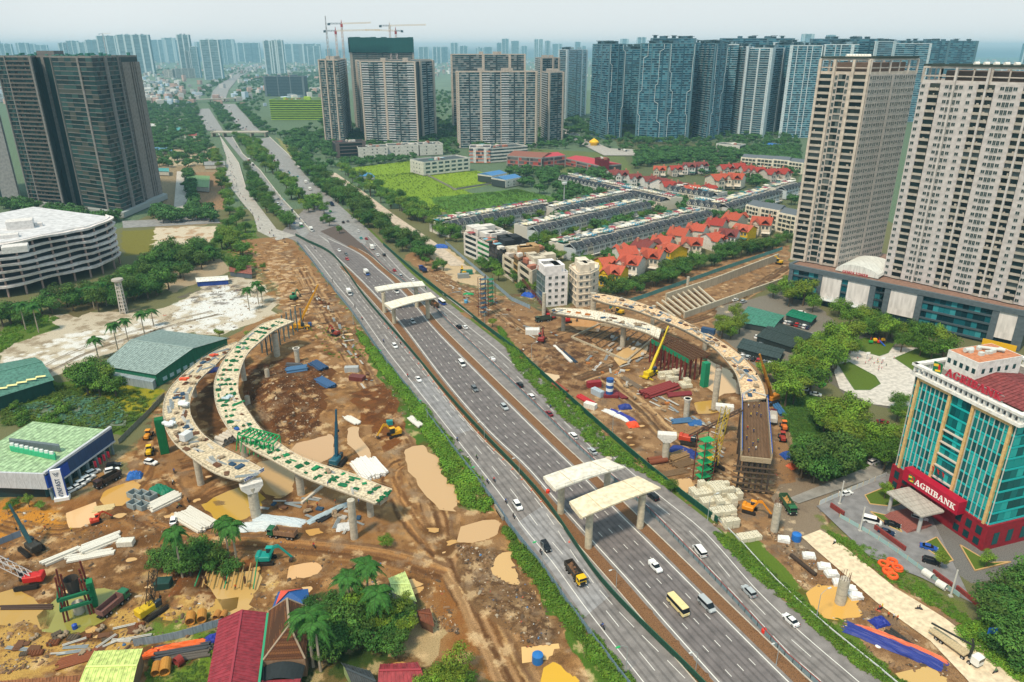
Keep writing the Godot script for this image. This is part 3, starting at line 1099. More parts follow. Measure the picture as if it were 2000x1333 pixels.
func ground_mat(im: Image,s: float) -> StandardMaterial3D:
	im.generate_mipmaps()
	var m=StandardMaterial3D.new()
	m.resource_name="earth"
	m.albedo_texture=ImageTexture.create_from_image(im)
	m.roughness=0.92
	m.metallic_specular=0.25
	m.cull_mode=BaseMaterial3D.CULL_DISABLED
	m.detail_enabled=true
	m.detail_blend_mode=BaseMaterial3D.BLEND_MODE_MUL
	m.detail_uv_layer=BaseMaterial3D.DETAIL_UV_2
	m.detail_albedo=noise_tex("soil")
	m.uv2_triplanar=true
	m.uv2_world_triplanar=true
	m.uv2_scale=Vector3.ONE*s
	return m

# ---------------------------------------------------------------- towers
var UNIT_PANE: ArrayMesh
var WINDOW: ArrayMesh
func pane_mesh() -> ArrayMesh:
	if UNIT_PANE==null:
		var m=MB.new()
		m.q(V(-0.5,0.5,0),V(0.5,0.5,0),V(0.5,-0.5,0),V(-0.5,-0.5,0))
		for k in [-0.5,0.5]:
			m.q(V(k,0.5,0),V(k,0.5,-0.12),V(k,-0.5,-0.12),V(k,-0.5,0))
		UNIT_PANE=m.mesh()
	return UNIT_PANE
func window_mesh() -> ArrayMesh:
	if WINDOW==null:
		var m=MB.new()
		m.col=Color(0.025,0.045,0.05)
		m.box(V(0,0,-0.02),V(1,1,0.06))
		m.col=Color(0.5,0.5,0.48)
		for k in [-0.47,0.0,0.47]:
			m.box(V(k,0,0.025),V(0.05,1,0.05),Basis(),false)
		m.box(V(0,0.47,0.025),V(1,0.06,0.05),Basis(),false)
		m.box(V(0,-0.5,0.06),V(1.1,0.08,0.14),Basis(),true)
		WINDOW=m.mesh(true)
	return WINDOW
func kit() -> Dictionary:
	return {"wall":MB.new(),"band":MB.new(),"pier":MB.new(),"rail":MB.new(),"core":MB.new(),"panes":[],"wins":[]}
const WT:={"|":1.0,"I":0.45,"w":3.0,"b":3.2,"d":0.9,"s":2.0,"v":2.4,"n":1.6,"W":5.0,"B":5.0}
func facade(K: Dictionary,A: Vector3,B: Vector3,out: Vector3,y0: float,fh: float,nf: int,pat: String,st: Dictionary):
	var u=(B-A)
	u.y=0
	var len=u.length()
	u=u.normalized()
	var bs=Basis(u,Vector3.UP,out)
	var tot=0.0
	for ch in pat:
		tot+=WT[ch]
	var s=0.0
	var top=y0+nf*fh
	var bh: float=st.get("bh",0.9)
	var pd: float=st.get("pd",0.8)
	for ch in pat:
		var w: float=WT[ch]/tot*len
		var mid=A+u*(s+w*0.5)
		mid.y=0
		s+=w
		if ch=="|" or ch=="I" or ch=="s":
			var d:float={"|":pd,"I":pd*0.65,"s":0.35}[ch]
			var ex: float=st.get("px",1.0) if ch=="|" else 0.0
			K["wall" if ch=="s" else "pier"].box(mid+out*d*0.5+V(0,(y0+top+ex)*0.5,0),V(w,top+ex-y0,d+0.3),bs,false)
			continue
		if ch=="d":
			continue
		if ch=="v" or ch=="n":
			K.wall.box(mid+out*0.2+V(0,(y0+top)*0.5,0),V(w,top-y0,0.4),bs,false)
		for f in nf:
			var y=y0+f*fh
			if ch=="w" or ch=="W":
				K.band.box(mid+out*0.2+V(0,y+bh*0.5,0),V(w,bh,0.5),bs,true)
				var n=2 if ch=="w" else 3
				for k in n:
					var pw=w/n
					K.panes.append([Transform3D(Basis(u*(pw-0.12),Vector3.UP*(fh-bh-0.05),out),mid+u*((k+0.5)*pw-w*0.5)+out*0.12+V(0,y+bh+(fh-bh)*0.5,0)),0])
			elif ch=="b" or ch=="B":
				K.band.box(mid+out*0.5+V(0,y+0.13,0),V(w,0.26,1.5),bs,true)
				K.rail.box(mid+out*1.2+V(0,y+0.75,0),V(w*0.98,1.0,0.07),bs,false)
				K.panes.append([Transform3D(Basis(u*(w*0.9),Vector3.UP*(fh-0.5),out),mid+out*0.12+V(0,y+fh*0.5,0)),1])
				if rng.randf() < 0.4:
					K.rail.box(mid+u*R(-0.3,0.3)*w+out*0.8+V(0,y+R(0.8,1.8),0),V(R(0.4,1.1),R(0.5,1.3),0.3),bs,false)
			elif ch=="v":
				K.wins.append(Transform3D(Basis(u*1.75,Vector3.UP*1.6,out),mid+out*0.42+V(0,y+fh*0.55,0)))
			elif ch=="n":
				K.wins.append(Transform3D(Basis(u*1.35,Vector3.UP*2.3,out),mid+out*0.42+V(0,y+fh*0.5,0)))
func near_first(a,b) -> bool:
	return a.origin.length_squared()+pow(a.origin.y-CH,2)<b.origin.length_squared()+pow(b.origin.y-CH,2)
func put_panes(o: Node3D,panes: Array,cols: Array,nmax: int,called:="window"):
	var mats4=[]
	for c in cols:
		mats4.append(M(c,0.18))
	var xf=[]
	var cc=[]
	if nmax>0:
		panes.sort_custom(func(a,b): return near_first(a[0],b[0]))
	for i in panes.size():
		var k: int=rng.randi()%cols.size()
		if i<nmax:
			var q=obj(called,pane_mesh(),mats4[k],o)
			q.transform=panes[i][0]
		else:
			xf.append(panes[i][0])
			cc.append(C(cols[k]).srgb_to_linear())
	if xf.size():
		scatter("glazing",pane_mesh(),M("255,255,255",0.18,"",0.1,0.0,true),xf,"","",o,cc)
func put_wins(o: Node3D,wins: Array,nmax: int):
	if wins.size()>nmax:
		wins.sort_custom(near_first)
	var wm=M("255,255,255",0.4,"",0.1,0.0,true)
	for i in min(nmax,wins.size()):
		var q=obj("window",window_mesh(),wm,o)
		q.transform=wins[i]
	if wins.size()>nmax:
		scatter("far_windows",window_mesh(),wm,wins.slice(nmax),"","",o)
# poly: footprint, sides: index -> pattern
func tower(called: String,label: String,cat: String,poly: Array,y0: float,h: float,fh: float,sides: Dictionary,st: Dictionary,nmax:=0,group:="") -> Node3D:
	var o=thing(called,label,cat,Vector3.ZERO,0.0,group)
	var K=kit()
	var nf=int(round((h-y0)/fh))
	fh=(h-y0)/nf
	var area=0.0
	var n=poly.size()
	for i in n:
		area+=poly[i].x*poly[(i+1)%n].z-poly[(i+1)%n].x*poly[i].z
	K.core.prism(poly,y0,h,true)
	for i in n:
		if not sides.has(i):
			continue
		var A: Vector3=poly[i]
		var B: Vector3=poly[(i+1)%n]
		var u=(B-A).normalized()
		var out=V(u.z,0,-u.x) if area>0 else V(-u.z,0,u.x)
		facade(K,A,B,out,y0,fh,nf,sides[i],st)
	obj("core",K.core,M(st.get("core","34,60,66"),0.5),o)
	var tex: String=st.get("tex","blotch")
	for part in [["wall","wall","wall"],["band","floor_edge","band"],["pier","pier","pier"],["rail","balcony_rail","rail"]]:
		if K[part[0]].v.size():
			tag(obj(part[1],K[part[0]],M(st.get(part[2],st.wall),0.85,tex,0.05),o),"","","","stuff")
	put_panes(o,K.panes,st.glass,nmax)
	put_wins(o,K.wins,max(nmax,0))
	# parapet and plant rooms on the roof
	var rb=MB.new()
	for i in n:
		rb.bar(poly[i]+V(0,h+0.6,0),poly[(i+1)%n]+V(0,h+0.6,0),0.5,1.4)
	obj("parapet",rb,M(st.get("pier",st.wall),0.85,tex,0.05),o)
	if st.get("plant",true):
		var c=Vector3.ZERO
		for p in poly:
			c+=p/n
		for k in 3:
			var pb=MB.new()
			var p: Vector3=c.lerp(poly[k%n],R(0.15,0.5))
			pb.box(V(p.x,h+2.5,p.z),V(R(5,12),5,R(5,10)),Basis(Vector3.UP,yaw((poly[1]-poly[0]).normalized())))
			obj("plant_room",pb,M(st.wall,0.85,tex,0.05),o)
	return o
func quad_poly(a: Vector3, b: Vector3, depth: float) -> Array:
	var u=(b-a).normalized()
	var back=V(u.z,0,-u.x)
	if back.z>0 and absf(back.z)>0.1 or (absf(back.z)<=0.1 and back.x*(a.x+b.x)<0):
		back=-back
	return [a,b,b+back*depth,a+back*depth]
func words(parent: Node3D,s: String,size: float,at: Vector3,b: Basis,m: Material,depth:=0.25,font:="Droid Sans",called:="lettering"):
	var t=TextMesh.new()
	t.text=s
	var f=SystemFont.new()
	f.font_names=PackedStringArray([font])
	f.font_weight=700
	t.font=f
	t.font_size=64
	t.pixel_size=size/64.0
	t.depth=depth
	t.curve_step=4.0
	var o=MeshInstance3D.new()
	o.mesh=t
	o.material_override=m
	o.name=called
	parent.add_child(o,true)
	o.transform=Transform3D(b,at)

func big_buildings():
	var brown={"wall": "114,112,114","band": "112,109,108","pier": "128,125,124","core": "22,50,54","glass":["18,46,50","28,58,60","14,34,38","46,74,74","70,72,68"],"bh":0.6,"pd":1.0,"rail": "100,92,88"}
	var a=G(61,401)
	var b=G(240,423)
	var c=G(283,404)
	var d=G(316,387)
	var hL=hgt(240,423,113)
	var L=[a,G(128,407),G(134,400),G(160,402),G(166,411),b,c,G(286,399),d,d+(a-b),a+(d-b)*0.8]
	var o=tower("dark_apartment_block","tall dark brown apartment block with a glazed grid facade on the left","apartment block",L,0,hL,3.5,
		{0: "|wwwI|bbbbbbbb||",1: "d",2: "dId",3: "dId",4: "wwIw",5: "wwI|wwI",6: "|wwdwwI"},brown,300)
	# blank end wall with dark slots
	var e=MB.new()
	var u: Vector3=(d-L[7]).normalized()
	var outv=V(-u.z,0,u.x)
	for k in [[0.0,0.42],[0.5,0.56],[0.62,0.68],[0.74,1.0]]:
		var p: Vector3=L[7].lerp(d,(k[0]+k[1])*0.5)
		e.box(p+outv*0.8+V(0,hL*0.5-1.0,0),V(L[7].distance_to(d)*(k[1]-k[0]),hL-6.0,1.6),Basis(u,Vector3.UP,outv))
	obj("end_wall",e,M("132,124,120",0.85,"blotch",0.05),o)
	var net=MB.new()
	for k in 40:
		var p: Vector3=a.lerp(b,R(0.0,1.0))+(d-b)*R(0.05,0.9)
		net.box(p+V(0,hL+R(0.5,2.5),0),V(R(1,5),R(0.6,3.0),R(0.6,3)),Basis(Vector3.UP,R(0,3)))
	obj("roof_works",net,M("60,120,112",0.9),o)
	var pod=MB.new()
	pod.prism([a+V(0,0,5),b+V(4,0,6),d+V(7,0,3),d+V(0,0,-3),b,a],0,4.5)
	obj("entrance_canopy",pod,M("150,156,156",0.8),o)
	var left2=[G(-60,392),G(39,390),G(32,372),G(-60,370)]
	tower("grey_apartment_block","pale blue-grey apartment block cut by the left edge","apartment block",left2,0,hgt(39,390,150),3.5,{0: "s|sds|",1: "|ww|"},{"wall": "150,150,152","glass":["20,60,70","30,74,84"]},60)

	var beige={"wall": "186,174,164","band": "170,164,158","pier": "196,182,170","core": "36,52,58","glass":["30,62,72","44,78,88","22,46,54","70,96,104","120,128,130"],"bh":0.55,"pd":1.6,"rail": "190,196,200"}
	var pale=beige.duplicate()
	pale.band="206,206,206"
	pale.rail="216,220,224"
	tower("slim_beige_tower","slim beige apartment tower beside the tall antenna mast","apartment tower",[G(637,281),G(673,285),G(686,262),G(650,262)],0,hgt(655,283,118),3.25,{0: "|ww|wdw|w",1: "bbdb|",3: "|w"},beige,200)
	var t2=[G(714,281),G(819,284),G(822,277),G(852,271),G(846,254),G(706,262)]
	tower("wide_beige_tower","wide beige apartment tower with white balconies in front of the netted tower","apartment tower",t2,0,hgt(765,282,121),3.25,{0: "|BwdwbI|BwdwwB|",2: "d|wdw|",5: "|wd",1: "d"},pale,300)
	var t2b=tower("netted_tower","unfinished tower wrapped in dark green netting at the top under four cranes","apartment tower",[G(696,250),G(815,250),G(815,240),G(694,240)],0,hgt(750,250,78),3.25,{0: "|wwwdwwwdwwwdwww|",3: "|w|"},{"wall": "164,156,148","band": "176,170,162","core": "40,60,64","glass":["40,70,76","30,56,62"],"bh":0.7,"plant":false},0)
	var nb=MB.new()
	var hN=hgt(750,250,78)
	for k in 12:
		var p: Vector3=G(696,250).lerp(G(815,250),(k+0.5)/12.0)
		nb.box(p+V(0,hN-8.0+R(-1,1),1.6+R(0,0.8)),V(9.6,24,0.6))
	nb.box(G(694,250)+V(-0.6,hN-8,-15),V(0.8,24,34))
	obj("safety_net",nb,M("26,84,84",0.95,"streak",0.1),t2b)
	tower("front_beige_tower","broad beige apartment tower facing the school, nearest of its group","apartment tower",quad_poly(G(897,289),G(1047,287),26),0,hgt(960,288,141),3.2,{0: "|wwdwwI|BwdwIBwdww|ww|",1: "|w",3: "|w"},pale,300)
	tower("rear_beige_tower","wide beige apartment tower rising behind the front one","apartment tower",quad_poly(G(884,254),G(1026,254),24),0,hgt(950,254,107),3.2,{0: "|wwwdwwI|wwdwwI|wdw|",3: "|w"},beige,0)
	tower("corner_beige_tower","slim beige apartment tower at the avenue corner","apartment tower",[G(1057,272),G(1069,280),G(1098,276),G(1086,265)],0,hgt(1069,280,143),3.2,{0: "bb",1: "|wwdw|"},beige,120)
	tower("back_corner_tower","beige apartment tower peeping out behind the corner one","apartment tower",[G(1044,250),G(1054,256),G(1090,253),G(1080,244)],0,hgt(1060,254,114),3.2,{0: "bb",1: "|wdw|w|"},beige,0)

	# the blue towers
	var blue={"wall": "140,166,178","band": "168,194,204","pier": "206,218,224","core": "26,74,94","glass":["22,74,96","36,98,120","16,56,74","74,130,148"],"bh":0.8,"pd":1.2,"rail": "150,170,178"}
	var dark=blue.duplicate()
	dark.wall="74,108,124"
	dark.band="114,148,162"
	dark.pier="94,128,142"
	var list=[
		["1088,236 1104,236 1143,224 1128,224",98,{0: "|bb|",1: "|wwdw|w|"},blue,"white-framed blue tower beside the avenue"],
		["1151,262 1182,272 1213,270 1186,254",87,{0: "wwdwIww",1: "|wwIdwI|"},dark,"first dark blue tower right of the avenue, with white zigzag lines"],
		["1212,250 1243,252 1243,244 1212,243",97,{0: "wwdww"},dark,"recessed dark blue tower between two zigzag ones"],
		["1240,275 1294,277 1343,275 1340,258 1244,256",86,{0: "|wwIwwdw",1: "|wwwdwwI|"},dark,"broad dark blue tower with white zigzag lines"],
		["1352,268 1379,275 1403,269 1380,256",86,{0: "wbwbwb",1: "|wIdw|"},dark,"blue tower whose corner carries two bright zigzag lines"],
		["1414,258 1442,266 1452,262 1430,248",92,{0: "|bwbwb|",1: "|w|"},blue,"blue-grey tower with one broad white stripe"],
		["1446,265 1487,269 1512,262 1480,250",95,{0: "bb|bb|",1: "||ww|"},blue,"blue tower with two broad white stripes"],
		["1500,256 1524,258 1524,248 1500,246",89,{0: "wwdw"},dark,"narrow dark blue tower set back among the others"],
		["1520,269 1580,269 1585,255 1525,255",90,{0: "||wIwwIwIww",1: "|w"},blue,"blue tower patterned with a maze of white frames"],
		["1585,262 1650,262 1650,250 1585,250",88,{0: "|wwIwIww||w"},blue,"second maze-patterned blue tower partly behind the beige tower"],
		["1680,255 1720,250 1720,240 1680,240",82,{0: "|ww|"},blue,"blue tower glimpsed over the beige roof"],
		["1205,246 1250,246 1250,238 1205,238",92,{0: "|wwwdww|"},blue,"pale blue tower filling the gap behind the first zigzag tower"],
		["1335,246 1400,246 1400,238 1335,238",84,{0: "|wwwdwww|"},dark,"dark blue slab filling the gap behind the corner zigzag tower"],
		["1395,262 1425,264 1425,254 1395,252",88,{0: "wwdww"},blue,"slim blue tower between the corner zigzag and the striped ones"],
		["1490,252 1540,252 1540,244 1490,244",84,{0: "|wwdww|"},blue,"pale blue tower behind the two-striped one"],
		["1575,256 1640,256 1640,246 1575,246",84,{0: "|wwwdww|"},dark,"dark blue slab beside the maze towers"],
		["1690,240 1790,238 1790,226 1690,226",86,{0: "|wwdwwwdww|"},blue,"blue slab glimpsed between the beige towers"],
		["1715,232 1880,224 1880,210 1715,215",81,{0: "|wdwwdw|dwwdw|wwdww|"},dark,"very long blue slab block at the right end of the skyline"],
		["1260,250 1345,250 1345,240 1260,240",76,{0: "|wwwdwww|"},dark,"blue slab rising behind the zigzag towers"],
		["1390,246 1530,246 1530,236 1390,236",76,{0: "|wwwdwww|wwdw|"},dark,"long blue slab behind with roof frames"],
		["1560,246 1690,246 1690,236 1560,236",77,{0: "|wwwdwww|wwdw|"},dark,"blue slab with domed roof frames behind the maze towers"],
	]
	for r in list:
		var p=P(r[0])
		var hB=hgt(float(r[0].get_slice(" ",1).get_slice(",",0)),float(r[0].get_slice(" ",1).get_slice(",",1)),r[1])
		var tw=tower("blue_tower",r[4],"apartment tower",p,0,hB,3.3,r[2],r[3],0)
		# pergola frames on the roof
		var fb=MB.new()
		for k in 7:
			var q: Vector3=p[0].lerp(p[1],R(0.05,0.95)).lerp(p[2],R(0,0.4))
			fb.box(q+V(0,hB+R(3,6),-6),V(R(6,14),0.7,R(4,9)),Basis(Vector3.UP,R(0,0.6)))
			fb.box(q+V(0,hB+2.5,-6),V(R(3,8),R(4,6),4))
		tag(obj("roof_frames",fb,M("70,96,104",0.8),tw),"","","","stuff")
	# white zigzag strips standing proud of three facades
	for z in [["1182,272 1213,270",87,3,"blue tower right of the avenue"],["1294,277 1343,275",86,4,"broad blue tower"],["1240,275 1294,277",86,3,"left face of the broad blue tower"],["1379,275 1403,269",86,3,"corner blue tower"]]:
		var p=P(z[0])
		var u2: Vector3=(p[1]-p[0]).normalized()
		var hz=hgt(float(z[0].get_slice(",",0)),274,z[1])
		var ov=V(-u2.z,0,u2.x)*1.6
		var l=p[0].distance_to(p[1]) as float
		for k in 2:
			var zb=MB.new()
			var x: float=l*(0.12+0.74*k)
			var y=2.0
			while y<hz:
				var ny: float=min(hz,y+R(22,46))
				zb.bar(p[0]+u2*x+ov+V(0,y,0),p[0]+u2*x+ov+V(0,ny,0),0.45)
				var nx: float=clampf(x+[-1,1][rng.randi()%2]*R(3,6),l*(0.05+0.5*k),l*(0.45+0.5*k))
				if ny<hz:
					zb.bar(p[0]+u2*x+ov+V(0,ny,0),p[0]+u2*nx+ov+V(0,ny+3.0,0),0.45)
				x=nx
				y=ny+3.0
			tag(obj("facade_strip",zb,M("216,224,226",0.6)),"%s white zigzag strip on the %s"%[["left","right"][k],z[3]],"facade strip")

	# the two beige towers and their glass podium on the right
	var pod_h=19.6
	var warm={"wall": "196,186,180","band": "176,168,160","pier": "204,192,180","core": "52,60,62","glass":["26,44,48","44,62,64","96,104,104","60,66,62","22,34,36"],"bh":0.9,"pd":1.3,"rail": "182,174,164","plant":false,"px":7.0}
	var r1a=G(1545,506,pod_h)
	var r1b=G(1634,521,pod_h)
	var r1c=G(1720,500,pod_h)
	r1a.y=0
	r1b.y=0
	r1c.y=0
	var hR=0.0
	for k in 60:
		hR=pod_h+k*2.0
		var cc=cos(PITCH)
		var ss=sin(PITCH)
		var yy=hR-CH
		var fw=-ss*yy-cc*r1b.z
		if 666.5-F*(cc*yy-ss*r1b.z)/fw<152.0:
			break
	var t1=tower("beige_balcony_tower","tall beige apartment tower with two columns of balconies and a dark glass slot","apartment tower",[r1a,r1b,r1c,r1a+(r1c-r1b)],pod_h,hR,3.3,{0: "|B|nwnI|B|",1: "vnnvnvnnvnsnvnnvnvnnv",3: "vnvn"},warm,300)
	crown(t1,[r1a,r1b,r1c,r1a+(r1c-r1b)],hR,7.0)
	var r2a=G(1726,538,pod_h)
	var r2b=G(2040,606,pod_h)
	r2a.y=0
	r2b.y=0
	var u3=(r2b-r2a).normalized()
	var bk=V(u3.z,0,-u3.x)
	var grey=warm.duplicate()
	grey.wall="202,196,196"
	grey.pier="202,196,194"
	var t2r=tower("grey_beige_tower","second tall pale apartment tower with many small windows, cut by the right edge","apartment tower",[r2a,r2b,r2b+bk*22,r2a+bk*22],pod_h,hR-3.0,3.3,{0: "vsBsvn|nvsvsb|bsvnnvsb|bsvsBvsvn|nv",3: "vv"},grey,300)
	crown(t2r,[r2a,r2b,r2b+bk*22,r2a+bk*22],hR-3.0,7.0)
	podium(pod_h)
	bank()
	parking_block()
	skyline()

func crown(o: Node3D, poly: Array, y: float, h: float):
	var m=MB.new()
	var d=MB.new()
	for i in 4:
		var a: Vector3=poly[i]
		var b: Vector3=poly[(i+1)%4]
		m.bar(a+V(0,y+h,0),b+V(0,y+h,0),1.0,0.8)
		m.bar(a+V(0,y+h*0.45,0),b+V(0,y+h*0.45,0),0.5,0.5)
		var l=a.distance_to(b)
		var n=int(l/7.0)
		for k in n+1:
			var p=a.lerp(b,float(k)/n)
			m.bar(p+V(0,y,0),p+V(0,y+h,0),0.9 if k%2==0 else 0.5)
		d.bar(a.lerp(b,0.04)+V(0,y+h+1.0,0),b.lerp(a,0.04)+V(0,y+h+1.0,0),2.0,0.9)
	obj("roof_frame",m,M("198,188,180",0.85,"blotch",0.05),o)
	obj("roof_screen",d,M("54,66,62",0.85),o)
	var c: Vector3=(poly[0]+poly[2])*0.5
	var s=MB.new()
	var in_=[]
	for p in poly:
		in_.append(p.lerp(c,0.25))
	s.prism(in_,y,y+h*0.8)
	obj("roof_house",s,M("112,96,88",0.9,"blotch",0.05),o)
	var tk=MB.new()
	for k in 8:
		var p: Vector3=c.lerp(poly[0].lerp(poly[1],k/8.0),0.45)
		tk.cyl(p+V(-1,y+h+1.6,0),p+V(1,y+h+1.6,0),1.0,1.0,10)
	obj("water_tank",tk,M("226,224,216",0.5),o)

func podium(h: float):
	var a=G(1536,580)
	var b=G(1992,686)
	var u=(b-a).normalized()
	var out=V(-u.z,0,u.x)
	var l=a.distance_to(b)
	var o=thing("glass_podium","long dark glass shopping podium with white panels under the beige towers","shopping centre")
	var m=MB.new()
	m.prism([a,b,b-out*62,a-out*62],0,h-0.6)
	obj("core",m,M("30,54,60",0.4),o)
	var bs=Basis(u,Vector3.UP,out)
	var clad=M("92,104,112",0.75,"blotch",0.08)
	var fr=MB.new()
	fr.box(a+u*l*0.5+out*0.6+V(0,h-1.2,0),V(l,2.4,1.8),bs)
	fr.box(a-u*0.3-out*31+V(0,h-1.2,0),V(1.8,2.4,62),bs)
	var white=MB.new()
	var px = func(x: float) -> float: return (x - 1536.0) / 456.0
	for k in [[0.0,0.02],[0.145,0.165],[0.385,0.41],[0.45,0.475],[0.585,0.61],[0.875,0.9],[0.965,1.0]]:
		fr.box(a+u*l*(k[0]+k[1])*0.5+out*0.5+V(0,h*0.5,0),V(l*(k[1]-k[0]),h-0.4,1.4),bs)
	obj("stone_frame",fr,clad,o)
	for k in [[0.165,0.255],[0.285,0.385],[0.475,0.585],[0.9,0.965]]:
		white=MB.new()
		white.box(a+u*l*(k[0]+k[1])*0.5+out*0.35+V(0,h*0.5+1.4,0),V(l*(k[1]-k[0]),h-5.6,1.0),bs)
		obj("white_panel",white,M("226,220,218",0.8,"streak",0.06),o)
	# glazing, storey by storey, pane by pane
	var panes=[]
	var bands=MB.new()
	for k in [[0.02,0.145],[0.255,0.285],[0.41,0.45],[0.385,0.475],[0.61,0.875],[0.0,0.0]]:
		var w: float=(k[1]-k[0])*l
		if w<1.0:
			continue
		var n: int=max(1,int(w/2.4))
		for f in 4:
			var y=1.6+f*4.1
			for i in n:
				panes.append([Transform3D(Basis(u*(w/n-0.1),Vector3.UP*2.9,out),a+u*(l*k[0]+w*(i+0.5)/n)+out*0.14+V(0,y+1.9,0)),0])
			bands.box(a+u*l*(k[0]+k[1])*0.5+out*0.35+V(0,y,0),V(w,0.9,0.7),bs)
	for f in 4:
		for i in 6:
			panes.append([Transform3D(Basis(-out*2.3,Vector3.UP*2.9,-u),a-out*(2.0+i*2.6)-u*0.14+V(0,3.5+f*4.1,0)),0])
	obj("floor_edge",bands,M("70,84,92",0.6),o)
	put_panes(o,panes,["20,84,96","34,112,124","10,44,54","58,140,150","14,58,68"],290)
	var cn = MB.new()
	for k in 9:
		var p=a+u*l*(0.385-0.2+k*0.02)+out*2.5
		cn.bar(p+V(0,4.4,0),p+u*l*0.02+V(0,6.6,0),0.25)
		cn.bar(p+u*l*0.02+V(0,6.6,0),p+u*l*0.04+V(0,4.4,0),0.25)
	cn.box(a+u*l*0.27+out*2.0+V(0,4.2,0),V(l*0.2,0.4,4.0),bs)
	obj("entrance_canopy",cn,M("206,212,214",0.5),o)
	# curved white roof between the towers and the red name on its edge
	var rf=MB.new()
	var p0=G(1632,528,h)
	var p1=G(1716,545,h)
	p0.y=0
	p1.y=0
	var uu=(p1-p0).normalized()
	for i in 10:
		var t0=PI*i/10.0
		var t1=PI*(i+1)/10.0
		var w=p0.distance_to(p1)
		var c0=p0+uu*(w*0.5-cos(t0)*w*0.5)+V(0,h+0.6+sin(t0)*4.2,0)
		var c1=p0+uu*(w*0.5-cos(t1)*w*0.5)+V(0,h+0.6+sin(t1)*4.2,0)
		rf.q(c0,c1,c1-out*26,c0-out*26)
		rf.q(V(c0.x,h,c0.z),c0,c1,V(c1.x,h,c1.z))
	obj("arched_roof",rf,M("222,224,220",0.6,"streak",0.1),o)
	words(o,"GEMEK TOWER",1.9,p0.lerp(p1,0.5)+out*2.2+V(0,h+0.9,0),bs,M("176,32,52",0.5),0.3)
	var deck=MB.new()
	deck.flat([a+V(0,h-0.5,0)-out*0.5,b+V(0,h-0.5,0)-out*0.5,b-out*61+V(0,h-0.5,0),a-out*61+V(0,h-0.5,0)])
	obj("roof_deck",deck,M("142,112,98",0.9,"blotch",0.06),o)
	var sb=thing("shop_board","long yellow shop board at the foot of the glass podium","sign",a+u*l*0.93+out*3.0)
	var sg=MB.new()
	sg.box(V(0,1.6,0),V(14,3.0,0.3),bs)
	obj("board",sg,M("226,176,28",0.6),sb)
	var sp=MB.new()
	sp.box(V(0,0.6,-0.05),V(13,1.2,0.2),bs)
	obj("base",sp,M("90,90,88",0.8),sb)

